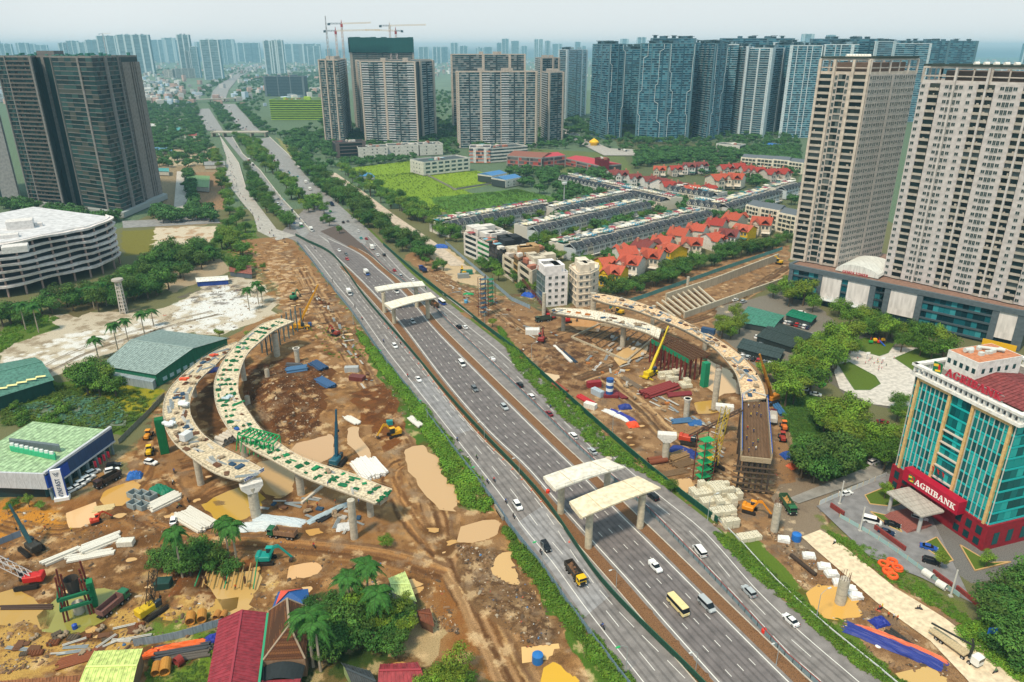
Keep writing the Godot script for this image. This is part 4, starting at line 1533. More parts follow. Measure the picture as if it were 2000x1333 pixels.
func bank():
	var a=G(1742,951)
	var b=G(1918,1073)
	var h=43.0
	var u=(b-a).normalized()
	var out=V(-u.z,0,u.x)
	if out.x>0:
		out=-out
	var l=a.distance_to(b)
	var dp=34.0
	var o=thing("bank_building","teal glass bank tower with cream frames and dark red base","bank")
	var bs=Basis(u,Vector3.UP,out)
	var rs = Basis(-out, Vector3.UP, u)
	var red=M("150,28,44",0.7,"blotch",0.1)
	var cream=M("226,188,128",0.75,"blotch",0.1)
	var white=M("232,230,226",0.75,"blotch",0.08)
	var m=MB.new()
	m.prism([a,b,b-out*dp,a-out*dp],8.2,h-2.6)
	obj("core",m,M("8,66,70",0.35),o)
	var base=MB.new()
	base.prism([a-u*0.8+out*0.9,b+u*0.8+out*0.9,b+u*0.8-out*(dp+0.6),a-u*0.8-out*(dp+0.6)],0,8.2)
	obj("base",base,red,o)
	# base windows
	for k in 10:
		var t=(k+0.5)/10.0
		if t>0.3 and t<0.68:
			continue
		for lv in 2:
			var q=obj("window",pane_mesh(),M("10,60,66",0.2),o)
			q.transform=Transform3D(Basis(u*1.8,Vector3.UP*(2.6 if lv else 2.2),out),a+u*l*t+out*1.0+V(0,2.0+lv*3.6,0))
	for k in 6:
		var q=obj("window",pane_mesh(),M("12,84,88",0.2),o)
		q.transform=Transform3D(Basis(-out*2.0,Vector3.UP*4.0,u),b+u*0.95-out*(3.0+k*5.2)+V(0,3.6,0))
	# curtain wall panes and fins
	var panes=[]
	var fins=MB.new()
	var edges=MB.new()
	var nf=9
	var fh=(h-3.4-8.2)/nf
	var bays=22
	for f in nf:
		for i in bays:
			var t=(i+0.5)/bays
			panes.append([Transform3D(Basis(u*(l/bays-0.1),Vector3.UP*(fh-0.9),out),a+u*l*t+out*0.14+V(0,8.2+(f+0.6)*fh,0)),0])
		for i in 14:
			panes.append([Transform3D(Basis(-out*(dp/14-0.1),Vector3.UP*(fh-0.9),u),b-out*dp*(i+0.5)/14+u*0.14+V(0,8.2+(f+0.6)*fh,0)),0])
			panes.append([Transform3D(Basis(out*(dp/14-0.1),Vector3.UP*(fh-0.9),-u),a-out*dp*(i+0.5)/14-u*0.14+V(0,8.2+(f+0.6)*fh,0)),0])
		edges.box(a+u*l*0.5+out*0.1+V(0,8.2+f*fh+0.3,0),V(l,0.55,0.3),bs,false)
		edges.box(b-out*dp*0.5+u*0.1+V(0,8.2+f*fh+0.3,0),V(dp,0.55,0.3),rs,false)
		edges.box(a-out*dp*0.5-u*0.1+V(0,8.2+f*fh+0.3,0),V(dp,0.55,0.3),rs,false)
	for i in bays+1:
		var t=float(i)/bays
		if t>0.39 and t<0.61:
			continue
		fins.box(a+u*l*t+out*0.35+V(0,(8.2+h-3.4)*0.5,0),V(0.1,h-11.6,0.36),bs,false)
	obj("floor_edge",edges,M("30,176,178",0.3),o)
	obj("fin",fins,M("206,206,200",0.6),o)
	put_panes(o,panes,["10,112,114","22,146,146","6,78,82","40,168,166","8,92,96"],300)
	for k in 5:
		var sl=MB.new()
		sl.box(a+u*l*0.5+out*0.5+V(0,12.5+k*3.9,0),V(l*0.21,0.35,0.7),bs)
		obj("sill",sl,M("200,190,180",0.7),o)
	# cream portal frames
	for k in [[0.045,0.385],[0.615,0.965]]:
		var fb=MB.new()
		for e in [k[0],k[1]]:
			fb.box(a+u*l*e+out*0.45+V(0,(h-3.4+8.0)*0.5,0),V(0.8,h-11.4,0.9),bs)
		fb.box(a+u*l*(k[0]+k[1])*0.5+out*0.46+V(0,h-3.7,0),V(l*(k[1]-k[0])+0.8,0.8,0.92),bs)
		obj("cream_frame",fb,cream,o)
	# white crown with colonnade
	var cr=MB.new()
	for s in [[a+u*l*0.5+out*0.7,l+2.6,bs],[b-out*dp*0.5+u*0.7,dp+2.6,rs],[a-out*dp*0.5-u*0.7,dp+2.6,rs],[a+u*l*0.5-out*(dp+0.7),l+2.6,bs]]:
		cr.box(s[0]+V(0,h-2.6,0),V(s[1],0.9,1.6),s[2])
		cr.box(s[0]+V(0,h+0.2,0),V(s[1],0.7,1.6),s[2])
		var n=int(s[1]/1.7)
		for i in n:
			cr.box(s[0]+s[2].x*(s[1]*((i+0.5)/n-0.5))+V(0,h-1.2,0),V(0.45,2.2,0.9),s[2],false)
	obj("crown",cr,white,o)
	var rfm=MB.new()
	rfm.prism([a+u*1-out*1,b-u*1-out*1,b-u*1-out*(dp-1),a+u-out*(dp-1)],h-2.6,h-1.8)
	obj("roof_slab",rfm,M("120,112,106",0.9,"blotch",0.1),o)
	var rr = MB.new()
	var c=a+u*l*0.62-out*16
	var hx=u*11.0
	var hz=out*11.0
	for s in [-1,1]:
		rr.q(c-hx+hz*s+V(0,h-1.4,0),c+hx+hz*s+V(0,h-1.4,0),c+hx+V(0,h+0.6,0),c-hx+V(0,h+0.6,0))
	for i in 18:
		var x=c-hx+hx*2.0*i/17.0
		for s in [-1,1]:
			rr.bar(x+hz*s+V(0,h-1.3,0),x+V(0,h+0.7,0),0.12)
	obj("red_roof",rr,M("140,68,68",0.7,"weather",0.06),o)
	var pent=MB.new()
	var pc=a+u*l*0.2-out*17
	pent.box(pc+V(0,h+1.4,0),V(10.5,6.4,17),bs)
	obj("penthouse",pent,white,o)
	var pr=MB.new()
	pr.box(pc+V(0,h+4.62,0),V(10.0,0.12,16.4),bs)
	obj("penthouse_roof",pr,M("196,128,92",0.9,"blotch",0.1),o)
	for k in 5:
		var q=obj("window",pane_mesh(),M("20,70,72",0.3),o)
		q.transform=Transform3D(Basis(-out*1.1,Vector3.UP*1.5,u),pc+u*5.3+out*(-6.0+k*3.0)+V(0,h+1.6,0))
		var q2=obj("window",pane_mesh(),M("20,60,64",0.3),o)
		q2.transform=Transform3D(Basis(u*1.1,Vector3.UP*1.5,out),pc+out*8.55+u*(-4.2+k*2.1)+V(0,h+1.6,0))
	var ac=MB.new()
	for k in 9:
		ac.bevel(pc+u*R(-3.5,3.5)+out*R(-6,6)+V(0,h+5.2,0),V(R(0.8,2.0),R(0.8,1.3),R(0.8,1.6)),0.1,bs)
	ac.cyl(pc-u*3+V(0,h+5.4,0),pc+u*2-out*5+V(0,h+5.6,0),0.5,0.5,8)
	ac.cyl(pc-u*2+out*3+V(0,h+5.4,0),pc-u*2+out*6+V(0,h+5.4,0),0.7,0.7,10)
	obj("air_unit",ac,M("196,202,200",0.5),o).set_meta("kind","stuff")
	# roof letters on a steel frame, red board above the door
	words(o,"AGRIBANK",3.2,a+u*l*0.55+out*0.4+V(0,h+2.1,0),bs,M("176,44,62",0.5),0.35,"Droid Serif","roof_letters")
	var fm=MB.new()
	fm.box(a+u*l*0.55+out*0.1+V(0,h+0.9,0),V(19,0.14,0.14),bs)
	fm.box(a+u*l*0.55+out*0.1+V(0,h+2.6,0),V(19,0.14,0.14),bs)
	obj("letter_frame",fm,M("150,150,148",0.5),o)
	var bd=MB.new()
	bd.box(a+u*l*0.49+out*2.4+V(0,9.6,0),V(l*0.60,4.2,3.0),bs)
	obj("name_board",bd,M("172,14,50",0.5),o)
	words(o,"AGRIBANK",2.6,a+u*l*0.545+out*3.95+V(0,9.5,0),bs,M("240,238,235",0.5),0.12,"Droid Serif")
	for lg in [[a+u*l*0.29+out*3.95+V(0,9.6,0),2.2],[a+u*l*0.2+out*0.5+V(0,h+2.2,0),3.0]]:
		for q in [[0,0,1.0,1.0,"24,110,70",0.0],[-0.2,0.2,0.55,0.25,"236,196,60",0.08],[0.2,0.0,0.25,0.7,"196,40,44",0.06],[0.1,-0.3,0.6,0.2,"236,196,60",0.08]]:
			var gm=MB.new()
			gm.box(lg[0]+u*q[0]*lg[1]+V(0,q[1]*lg[1],0)+out*q[5],V(q[2]*lg[1],q[3]*lg[1],0.16),bs.rotated(out,0.25 if q[5]>0 else 0.0))
			obj("emblem",gm,M(q[4],0.5),o)
	for k in 3:
		var fl=MB.new()
		var p=a+u*l*(0.42+k*0.055)+out*1.0+V(0,15.2,0)
		fl.bar(p,p+out*1.4+V(0,1.4,0),0.08)
		fl.q(p+out*1.4+V(0,1.4,0),p+out*0.5+V(0,0.5,0),p+out*0.6+u*0.5+V(0,-0.7,0),p+out*1.5+u*0.6+V(0,0.2,0))
		obj("flag",fl,M("204,30,34",0.7),o)
	# porch on round columns with steps
	var pm=MB.new()
	pm.bevel(a+u*l*0.48+out*8.2+V(0,6.4,0),V(13.5,0.7,8.6),0.25,bs)
	for k in 7:
		pm.box(a+u*l*0.48+u*(-6+k*2.0)+out*8.2+V(0,6.8,0),V(0.12,0.14,8.2),bs,false)
	obj("porch_roof",pm,M("178,172,164",0.7,"streak",0.1),o)
	for s in [-1,1]:
		var pc2=MB.new()
		var p=a+u*(l*0.48+s*5.6)+out*11.0
		pc2.cyl(p,p+V(0,6.1,0),0.55,0.5,12)
		obj("column",pc2,M("176,176,174",0.7),o)
	for k in 6:
		var sm=MB.new()
		sm.box(a+u*l*0.5+out*(9.0+k*0.45)+V(0,0.95-k*0.16,0),V(9.0,0.17,7.0-k*0.02),bs)
		obj("step",sm,M("150,92,84",0.8,"blotch",0.2),o)

func parking_block():
	# white multi-storey car park with wavy balcony bands and a rounded end
	var o=thing("multi_storey_car_park","white multi-storey car park with wavy white bands and a rounded corner","car park")
	var h=0.0
	var line=P("-130,590 -60,588 0,584 31,580 66,573 100,563 140,553 168,545 190,541 212,532 228,525 237,518 238,513 232,510")
	h=hgt(190,537,440)
	var ln=smooth_line(line,3.0)
	var back=[G(64,401,h),G(-60,424,h)]
	var core=MB.new()
	var foot=side(ln,2.2)
	if foot[20].z>ln[20].z:
		foot=side(ln,-2.2)
	var poly: Array=foot.duplicate()
	poly.append_array(back)
	core.prism(poly,5.0,h-3.6,true)
	obj("core",core,M("24,30,36",0.8),o)
	var lv=7
	for k in lv:
		var y=6.0+k*(h-8.0)/(lv-1)
		var b=MB.new()
		for i in ln.size()-1:
			var w0=sin(i*0.42+k*1.1)*0.45
			var w1=sin((i+1)*0.42+k*1.1)*0.45
			var p0: Vector3=ln[i]+V(0,y+w0,0)
			var p1: Vector3=ln[i+1]+V(0,y+w1,0)
			var q0: Vector3=foot[i]+V(0,y+w0*0.3,0)
			var q1: Vector3=foot[i+1]+V(0,y+w1*0.3,0)
			var t=V(0,1.3,0)
			var e0: Vector3=(ln[i]-foot[i]).normalized()*(0.5+w0)
			var e1: Vector3=(ln[i+1]-foot[i+1]).normalized()*(0.5+w1)
			b.q(p0+e0+t,p1+e1+t,p1+e1*0.4,p0+e0*0.4)
			b.q(q0+t,q1+t,p1+e1+t,p0+e0+t)
			b.q(p0+e0*0.4,p1+e1*0.4,q1,q0)
		obj("balcony_band",b,M("226,218,216",0.75,"streak",0.04),o)
	var cb=MB.new()
	for i in range(0,ln.size(),3):
		cb.bar(foot[i].lerp(ln[i],0.4),foot[i].lerp(ln[i],0.4)+V(0,h-2.0,0),0.8)
	obj("column",cb,M("160,136,128",0.8),o)
	var rf=MB.new()
	var inner=[]
	for p in poly:
		inner.append(V(p.x,h-1.0,p.z))
	rf.flat(inner)
	obj("roof",rf,M("206,206,210",0.8,"blotch",0.03),o)
	var pw=MB.new()
	for i in ln.size()-1:
		pw.bar(foot[i]+V(0,h-0.6,0),foot[i+1]+V(0,h-0.6,0),0.6,1.4)
	obj("parapet",pw,M("226,222,220",0.75),o)
	for s in [["40,442",14.0,5.0,9.0],["30,488",12.0,3.6,7.0],["75,438",4.0,2.0,3.0],["0,462",18.0,2.0,5.0]]:
		var p: Vector3=P(s[0])[0]
		var t=(CH-h)/CH
		var rb=MB.new()
		rb.bevel(V(p.x*t,h-1.0+s[2]*0.5,p.z*t),V(s[1],s[2],s[3]),0.2,Basis(Vector3.UP,0.5))
		obj("stair_house",rb,M("218,214,212",0.8,"blotch",0.08),o)

const ORD:=["first","second","third","fourth","fifth","sixth","seventh","eighth","ninth","tenth","eleventh","twelfth","thirteenth","fourteenth","fifteenth","sixteenth","seventeenth","eighteenth","nineteenth","twentieth"]
func nth(i: int) -> String:
	return ORD[i] if i<20 else ["twenty","thirty","forty","fifty","sixty","seventy","eighty","ninety"][i/10-2]+("-"+ORD[i%10]) if i<100 else "further"
func skyline():
	# far towers: left px, right px, top px, base row (sets how far away)
	var sky="0,8,78,128 2,30,86,128 38,62,84,124 60,75,86,122 72,98,88,122 122,140,84,132 138,160,80,132 158,178,83,134 176,200,78,134 200,236,70,140 238,270,68,142 268,302,68,144 298,330,78,122 322,348,74,122 340,368,78,120 352,362,68,122 356,380,68,150 378,392,92,152 368,382,100,150 384,404,82,120 400,436,78,156 432,446,78,126 440,462,77,124 460,492,84,120 478,510,84,122 520,545,80,146 536,558,79,146 556,590,86,122 586,628,86,124 600,622,92,118 602,628,90,128 636,652,96,120 658,668,98,118 818,838,92,126 845,862,92,124 862,876,92,122 880,896,84,122 898,914,90,122 930,946,94,120 934,938,92,122 945,962,92,120 970,980,84,120 980,994,76,124 998,1014,80,124 1018,1030,90,118 1043,1051,77,124 1052,1060,77,124 1064,1074,80,124 1078,1090,86,120 1090,1098,86,120 1122,1133,82,122 1136,1144,90,120 1182,1190,86,118 1210,1226,76,120 1242,1260,73,120 1275,1288,78,118 1560,1584,65,122 1608,1626,68,120 1988,2010,85,150 1890,1900,118,130"
	var i=0
	for w in sky.split(" "):
		var a=w.split(",")
		var y=float(a[3])
		var p=G(float(a[0]),y)
		var q=G(float(a[1]),y)
		var far=-p.z>3200.0
		var h: float=clampf(hgt((float(a[0])+float(a[1]))*0.5,y,float(a[2])),30.0,260.0)
		var wd=p.distance_to(q)
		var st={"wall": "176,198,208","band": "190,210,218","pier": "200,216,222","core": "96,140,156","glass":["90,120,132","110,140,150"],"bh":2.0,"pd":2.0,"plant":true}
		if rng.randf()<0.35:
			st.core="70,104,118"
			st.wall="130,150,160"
		var pat: String=["|bb|bb|","|b|b|","|bbdbb|","s|bb|s"][rng.randi()%4]
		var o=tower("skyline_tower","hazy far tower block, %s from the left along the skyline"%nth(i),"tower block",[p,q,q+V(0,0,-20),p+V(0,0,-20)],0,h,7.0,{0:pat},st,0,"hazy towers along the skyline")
		i+=1
	# a carpet of far low houses
	var xf=[]
	var cc=[]
	var bm=MB.new()
	bm.box(V(0,0.5,0),V(1,1,1),Basis(),false)
	for k in 5200:
		var y=118.0+pow(rng.randf(),1.2)*90.0
		var x=R(-60,2060)
		var p=G(x,y)
		if y>140 and x>360 and x<640 and rng.randf()<0.75:
			continue
		if y>150 and x>630:
			continue
		var s=R(7,16)
		xf.append(Transform3D(Basis(Vector3.UP,R(0,1.5))*Basis.from_scale(V(s,R(6,16)*(1.5 if rng.randf()<0.1 else 1.0),s*R(0.8,1.6))),p))
		var g=R(0.3,0.75)
		cc.append([Color(g,g,g),Color(g*0.9,g*0.62,g*0.55),Color(g*0.7,g*0.85,g),Color(g,g*0.96,g*0.9)][rng.randi()%4])
	scatter("distant_houses",bm.mesh(),M("255,255,255",0.9,"",0.1,0.0,true),xf,"mass of low far-off houses of the city","houses",self,cc)
	# mast and cranes by the unfinished tower
	var mast=thing("antenna_mast","tall slender lattice antenna mast beside the slim beige tower","antenna mast",G(655,262))
	var hm2=hgt(655,262,31)
	var ml=MB.new()
	for k in 3:
		var e=V(cos(k*TAU/3),0,sin(k*TAU/3))
		ml.bar(e*6.5+V(0,0,0),e*2.6+V(0,hm2*0.62,0),0.7)
		ml.bar(e*2.6+V(0,hm2*0.62,0),e*0.5+V(0,hm2,0),0.5)
	obj("leg",ml,M("170,172,176",0.6),mast)
	var br=MB.new()
	for k in 26:
		var y0=hm2*k/26.0
		var r0=lerpf(6.5,0.6,k/26.0)
		for j in 3:
			var e=V(cos(j*TAU/3),0,sin(j*TAU/3))*r0
			var e2=V(cos((j+1)*TAU/3),0,sin((j+1)*TAU/3))*r0*0.95
			br.bar(e+V(0,y0,0),e2+V(0,y0+hm2/26.0,0),0.35)
	obj("bracing",br,M("190,186,186",0.6),mast)
	for c in [[683,250,46,36.0,-50.0,"first tower crane beside the netted tower, its jib pointing right","170,60,60"],[671,252,60,30.0,-75.0,"lower tower crane left of the netted tower","160,60,70"],[772,250,50,26.0,-62.0,"tallest tower crane on the netted tower","196,188,180"],[783,250,60,-18.0,52.0,"small tower crane on the netted tower pointing left","150,60,60"],[216,150,66,30,-40,"far hazy tower crane on the left skyline","150,150,150"]]:
		tower_crane(G(c[0],c[1]),hgt(c[0],c[1],c[2]),c[3],c[4],c[5],c[6])
func lattice(m: MB, a: Vector3, b: Vector3, w: float, n: int, t: float):
	var d=(b-a).normalized()
	var u=Vector3.UP if absf(d.y)<0.9 else Vector3.RIGHT
	var s=d.cross(u).normalized()*w*0.5
	u=s.cross(d).normalized()*w*0.5
	var k=[s+u,s-u,-s-u,-s+u]
	for i in 4:
		m.bar(a+k[i],b+k[i],t)
	for j in n:
		var p=a.lerp(b,float(j)/n)
		var q=a.lerp(b,float(j+1)/n)
		for i in 4:
			m.bar(p+k[i],q+k[(i+1)%4],t*0.7)
func tower_crane(p: Vector3,h: float,cj: float,jib: float,label: String,colour: String):
	var o=thing("tower_crane",label,"crane",p)
	var m=MB.new()
	lattice(m,Vector3.ZERO,V(0,h,0),2.4,int(h/6),0.55)
	obj("mast",m,M("206,190,186",0.6),o)
	var j=MB.new()
	lattice(j,V(0,h,0),V(-jib,h+1.5,0),1.8,14,0.4)
	obj("jib",j,M("214,196,170",0.6),o)
	var c=MB.new()
	lattice(c,V(0,h,0),V(-cj*0.6,h,0),1.8,4,0.4)
	c.box(V(-cj*0.6,h-1.0,0),V(4,3.4,2.6))
	obj("counterweight",c,M("60,84,96",0.7),o)
	var cab=MB.new()
	cab.box(V(0,h-3,0),V(3.4,5,3.4))
	cab.cyl(V(0,h,0),V(0,h+6,0),1.0,0.3,4)
	obj("cab",cab,M(colour,0.6),o)

# ---------------------------------------------------------------- sheds, showroom, offices, school
func slope(m: MB, s: MB, a: Vector3, b: Vector3, c: Vector3, d: Vector3, step := 1.1):
	m.q(a,b,c,d)
	var up=(b-a).cross(d-a).normalized()
	if up.y<0:
		up=-up
	m.q(a-up*0.12,b-up*0.12,b,a)
	var n=maxi(2,int(a.distance_to(b)/step))
	for i in n+1:
		var t=float(i)/n
		s.bar(a.lerp(b,t)+up*0.05,d.lerp(c,t)+up*0.05,0.12,0.14)
func shed(called: String,label: String,pts: Array,h: float,rise: float,roof: String,wall: String,over:=0.6,step:=1.1,cat:="shed") -> Node3D:
	# a near-left, b near-right, c far-right, d far-left; the ridge runs from the middle of a-d to the middle of b-c
	var o=thing(called,label,cat)
	var a: Vector3=pts[0]
	var b: Vector3=pts[1]
	var c: Vector3=pts[2]
	var d: Vector3=pts[3]
	var w=MB.new()
	w.prism([a,b,c,d],0,h,false)
	var r0=(a+d)*0.5+V(0,h+rise,0)
	var r1=(b+c)*0.5+V(0,h+rise,0)
	var H=V(0,h,0)
	w.t(a+H,r0,d+H)
	w.t(b+H,r1,c+H)
	obj("wall",w,M(wall,0.75,"streak",0.08),o)
	var m=MB.new()
	var s=MB.new()
	var ex=(b-a).normalized()*over
	var ez=(d-a).normalized()*over
	var dr=V(0,-rise*over/maxf(a.distance_to(d)*0.5,1.0),0)
	slope(m,s,a+H-ex-ez+dr,b+H+ex-ez+dr,r1+ex,r0-ex,step)
	slope(m,s,d+H-ex+ez+dr,c+H+ex+ez+dr,r1+ex,r0-ex,step)
	obj("roof",m,M(roof,0.6,"weather",0.05),o)
	var sm=obj("roof_seam",s,M(roof,0.5),o)
	var rb=MB.new()
	rb.bar(r0-ex+V(0,0.12,0),r1+ex+V(0,0.12,0),0.5,0.12)
	obj("ridge_cap",rb,M(roof,0.5),o)
	return o
func mid_buildings():
	var w1=shed("warehouse","big warehouse with a pale grey-green roof and green walls behind the curved ramp",P("206,738 308,756 446,684 316,668"),6.0,3.2,"150,168,164","30,112,84")
	var lt=MB.new()
	lt.prism(P("222,748 300,762 312,748 236,735"),0,3.6)
	obj("lean_to",lt,M("150,164,172",0.6,"streak",0.1),w1)
	var wp=MB.new()
	for k in 9:
		var p: Vector3=G(308,756).lerp(G(446,684),0.1+k*0.09)
		wp.box(p+V(0.1,2.2,0.1),V(2.2,1.6,0.2),Basis(Vector3.UP,yaw((G(446,684)-G(308,756)).normalized())))
	obj("window",wp,M("150,190,200",0.3),w1)
	var w2=shed("warehouse","teal-green roofed warehouse cut by the left edge above the lotus pond",P("-110,838 108,768 70,724 -120,760"),6.0,3.0,"84,132,118","24,72,62")
	for k in 6:
		var sk=MB.new()
		var p: Vector3=G(-110,838).lerp(G(108,768),0.45+k*0.09)
		sk.box(p+V(-2,7.5,-3),V(3.6,0.1,1.0),Basis(Vector3.UP,0.35)*Basis(V(1,0,0),0.3))
		obj("skylight",sk,M("222,214,150",0.4),w2)
	showroom()
	# foreground roofs along the bottom edge
	shed("yard_shed","pale yellow-green metal roofed shed at the bottom edge",P("165,1372 262,1372 281,1300 195,1305"),4.6,0.5,"206,222,134","120,104,80",0.4,0.9)
	shed("yard_shed","long rust-orange corrugated roof at the bottom left corner",P("-60,1420 168,1395 172,1345 -60,1362"),3.6,0.5,"150,96,58","70,84,84",0.4,0.7)
	var rr=shed("red_roof_hall","long crimson metal roofed hall beside the tiled house",[G(436,1246),G(410,1400),G(500,1400),G(522,1232)],5.0,1.9,"150,54,66","120,60,60",0.5,1.0,"hall")
	var gl=MB.new()
	gl.bar(G(523,1232,0)+V(0.6,5.2,0),G(503,1400,0)+V(0.6,5.2,0),0.5,0.5)
	obj("gutter",gl,M("50,150,110",0.6),rr)
	tiled_house()
	shed("garden_shed","dark grey sheet roofed shed with a pale green lean-to at the bottom edge",P("690,1352 745,1384 722,1330 672,1318"),3.0,0.9,"64,70,74","150,170,120",0.4,0.8)
	shed("garden_shed","small crimson roofed shed right of the grey one at the bottom edge",P("744,1362 830,1362 812,1318 748,1322"),3.4,1.2,"156,58,66","200,190,180",0.4,0.9)
	shed("stall","roadside stall roofed with blue, white and green sheets",P("770,1176 812,1192 790,1135 762,1150"),3.0,0.5,"196,214,140","150,160,160",0.3,0.8,"stall")
	shed("stall","rusty brown tin roofed stall beside the earth road",P("824,1228 846,1238 838,1205 816,1210"),2.6,0.8,"120,66,40","110,80,60",0.3,0.7,"stall")
	shed("site_hut","white roofed open hut with blue sides in the concrete yard",P("386,560 446,556 444,548 384,552"),3.0,0.5,"236,234,226","40,70,150",0.4,1.0,"hut")
	shed("site_hut","small house with a brown roof under the trees by the sandy lane",P("450,540 492,545 490,528 452,526"),3.2,1.6,"150,92,80","90,100,110",0.4,1.0,"house")
	shed("parking_shelter","green sheet roofed parking shelter beside the trees",P("1440,640 1508,652 1530,628 1462,610"),3.2,0.6,"70,136,116","60,70,70",0.4,1.2,"shelter")
	shed("parking_shelter","dark netted parking shelter behind the green one",P("1478,668 1545,690 1590,665 1512,640"),3.0,0.4,"52,66,64","40,50,50",0.4,1.2,"shelter")
	shed("parking_shelter","low dark netted shelter in front of the parked cars",P("1440,690 1520,712 1530,694 1452,672"),2.8,0.3,"58,74,74","40,50,50",0.4,1.2,"shelter")
	shed("parking_shelter","bright green roofed shelter near the podium street",P("1535,626 1582,640 1594,628 1548,615"),3.0,0.4,"20,120,90","60,70,70",0.4,1.2,"shelter")
	# offices and houses facing the motorway
	var wht={"wall": "216,210,204","band": "222,218,212","pier": "216,210,204","core": "40,52,54","glass":["30,50,54","50,70,74","22,40,44"],"bh":1.5,"pd":0.5,"px":0.6}
	var grn=wht.duplicate()
	grn.glass=["16,110,60","24,130,76","20,60,44"]
	var blk={"wall": "40,42,46","band": "46,48,52","pier": "40,42,46","core": "22,24,28","glass":["26,30,36","38,42,50","56,60,68"],"bh":0.3,"pd":0.3,"px":0.4}
	var bge={"wall": "206,194,174","band": "214,202,182","pier": "206,194,174","core": "50,48,46","glass":["50,46,44","70,60,54","40,40,42"],"bh":1.9,"pd":0.5,"px":0.6}
	var depth=G(1000,505)-G(940,530)
	depth=depth.normalized()*30.0
	for r in [["908,498 934,510",457,{0: "|wWw|",3: "vvv"},wht,"white corner office with tall dark windows at the head of the row","office_building"],
		["934,510 956,521",470,{0: "WW"},grn,"white office with green window bands in the row","office_building"],
		["956,521 983,537",478,{0: "wwwwww"},blk,"black glass office with a yellow roof sign","office_building"],
		["983,537 1004,551",500,{0: "|W|"},bge,"cream office with three dark window bands beside the black one","office_building"],
		["1004,551 1013,558",502,{0: "ww"},{"wall": "176,140,96","band": "190,160,110","pier": "150,110,80","core": "60,50,40","glass":["90,70,40","60,50,40"],"bh":0.8,"px":0.6},"narrow gold-brown house between the cream offices","town_house"],
		["1013,558 1038,578",515,{0: "|W|",1: "v"},bge,"second cream office with dark window bands","office_building"]]:
		var p=P(r[0])
		var h=hgt(float(r[0].get_slice(",",0)),float(r[0].get_slice(" ",0).get_slice(",",1)),r[1])
		var o=tower(r[5],r[4],"office",[p[0],p[1],p[1]+depth,p[0]+depth],0,h,3.9,r[2],r[3],60)
		roof_clutter(o,[p[0],p[1],p[1]+depth,p[0]+depth],h,16)
		if r[3]==blk:
			var u=(p[1]-p[0]).normalized()
			var sb=MB.new()
			sb.box(p[0].lerp(p[1],0.4)+depth*0.3+V(0,h+2,0),V(p[0].distance_to(p[1])*0.8,2.6,0.4),Basis(u,Vector3.UP,V(-u.z,0,u.x)))
			obj("roof_sign",sb,M("216,160,30",0.6),o)
	var d6=(G(1107,596)-G(1064,600))
	var n6=tower("white_corner_house","bright white blank-sided house with six square windows and a glass front","office",[G(1048,584),G(1064,600),G(1107,596),G(1090,581)],0,hgt(1064,600,538),3.9,{0: "WW",1: "svsvsvs"},{"wall": "236,232,232","band": "120,130,134","pier": "236,232,232","core": "60,76,80","glass":["80,100,106","110,126,130"],"bh":0.5,"px":0.8},60)
	roof_clutter(n6,[G(1048,584),G(1064,600),G(1107,596),G(1090,581)],hgt(1064,600,538),5)
	var n7=tower("cream_corner_house","cream corner house with arched windows and a flat roof terrace","office",[G(1111,584),G(1127,601),G(1150,598),G(1164,590),G(1166,580),G(1140,570)],0,hgt(1127,601,537),3.7,{0: "vvv",1: "vv",2: "v",3: "v"},{"wall": "226,214,196","band": "226,214,196","pier": "226,214,196","core": "226,214,196","glass":["60,50,44"],"px":0.8},60)
	var ht=hgt(1127,601,537)
	var led=MB.new()
	for k in 5:
		for i in 4:
			var q: Array=[G(1111,584),G(1127,601),G(1150,598),G(1164,590),G(1166,580)]
			led.bar(q[i]+V(0,(k+1)*ht/5.0,0),q[i+1]+V(0,(k+1)*ht/5.0,0),1.5,0.3)
	obj("cornice",led,M("216,202,182",0.8),n7)
	# school quarter and halls further back
	var sch={"wall": "206,204,198","band": "214,212,206","pier": "206,204,198","core": "60,70,72","glass":["60,80,84","90,110,112"],"bh":1.9,"pd":0.4,"px":0.8,"plant":false}
	var red={"wall": "150,140,136","band": "164,124,118","pier": "150,150,150","core": "70,66,66","glass":["70,70,76","176,80,76","100,100,104"],"bh":1.0,"pd":0.5,"px":0.6,"plant":false}
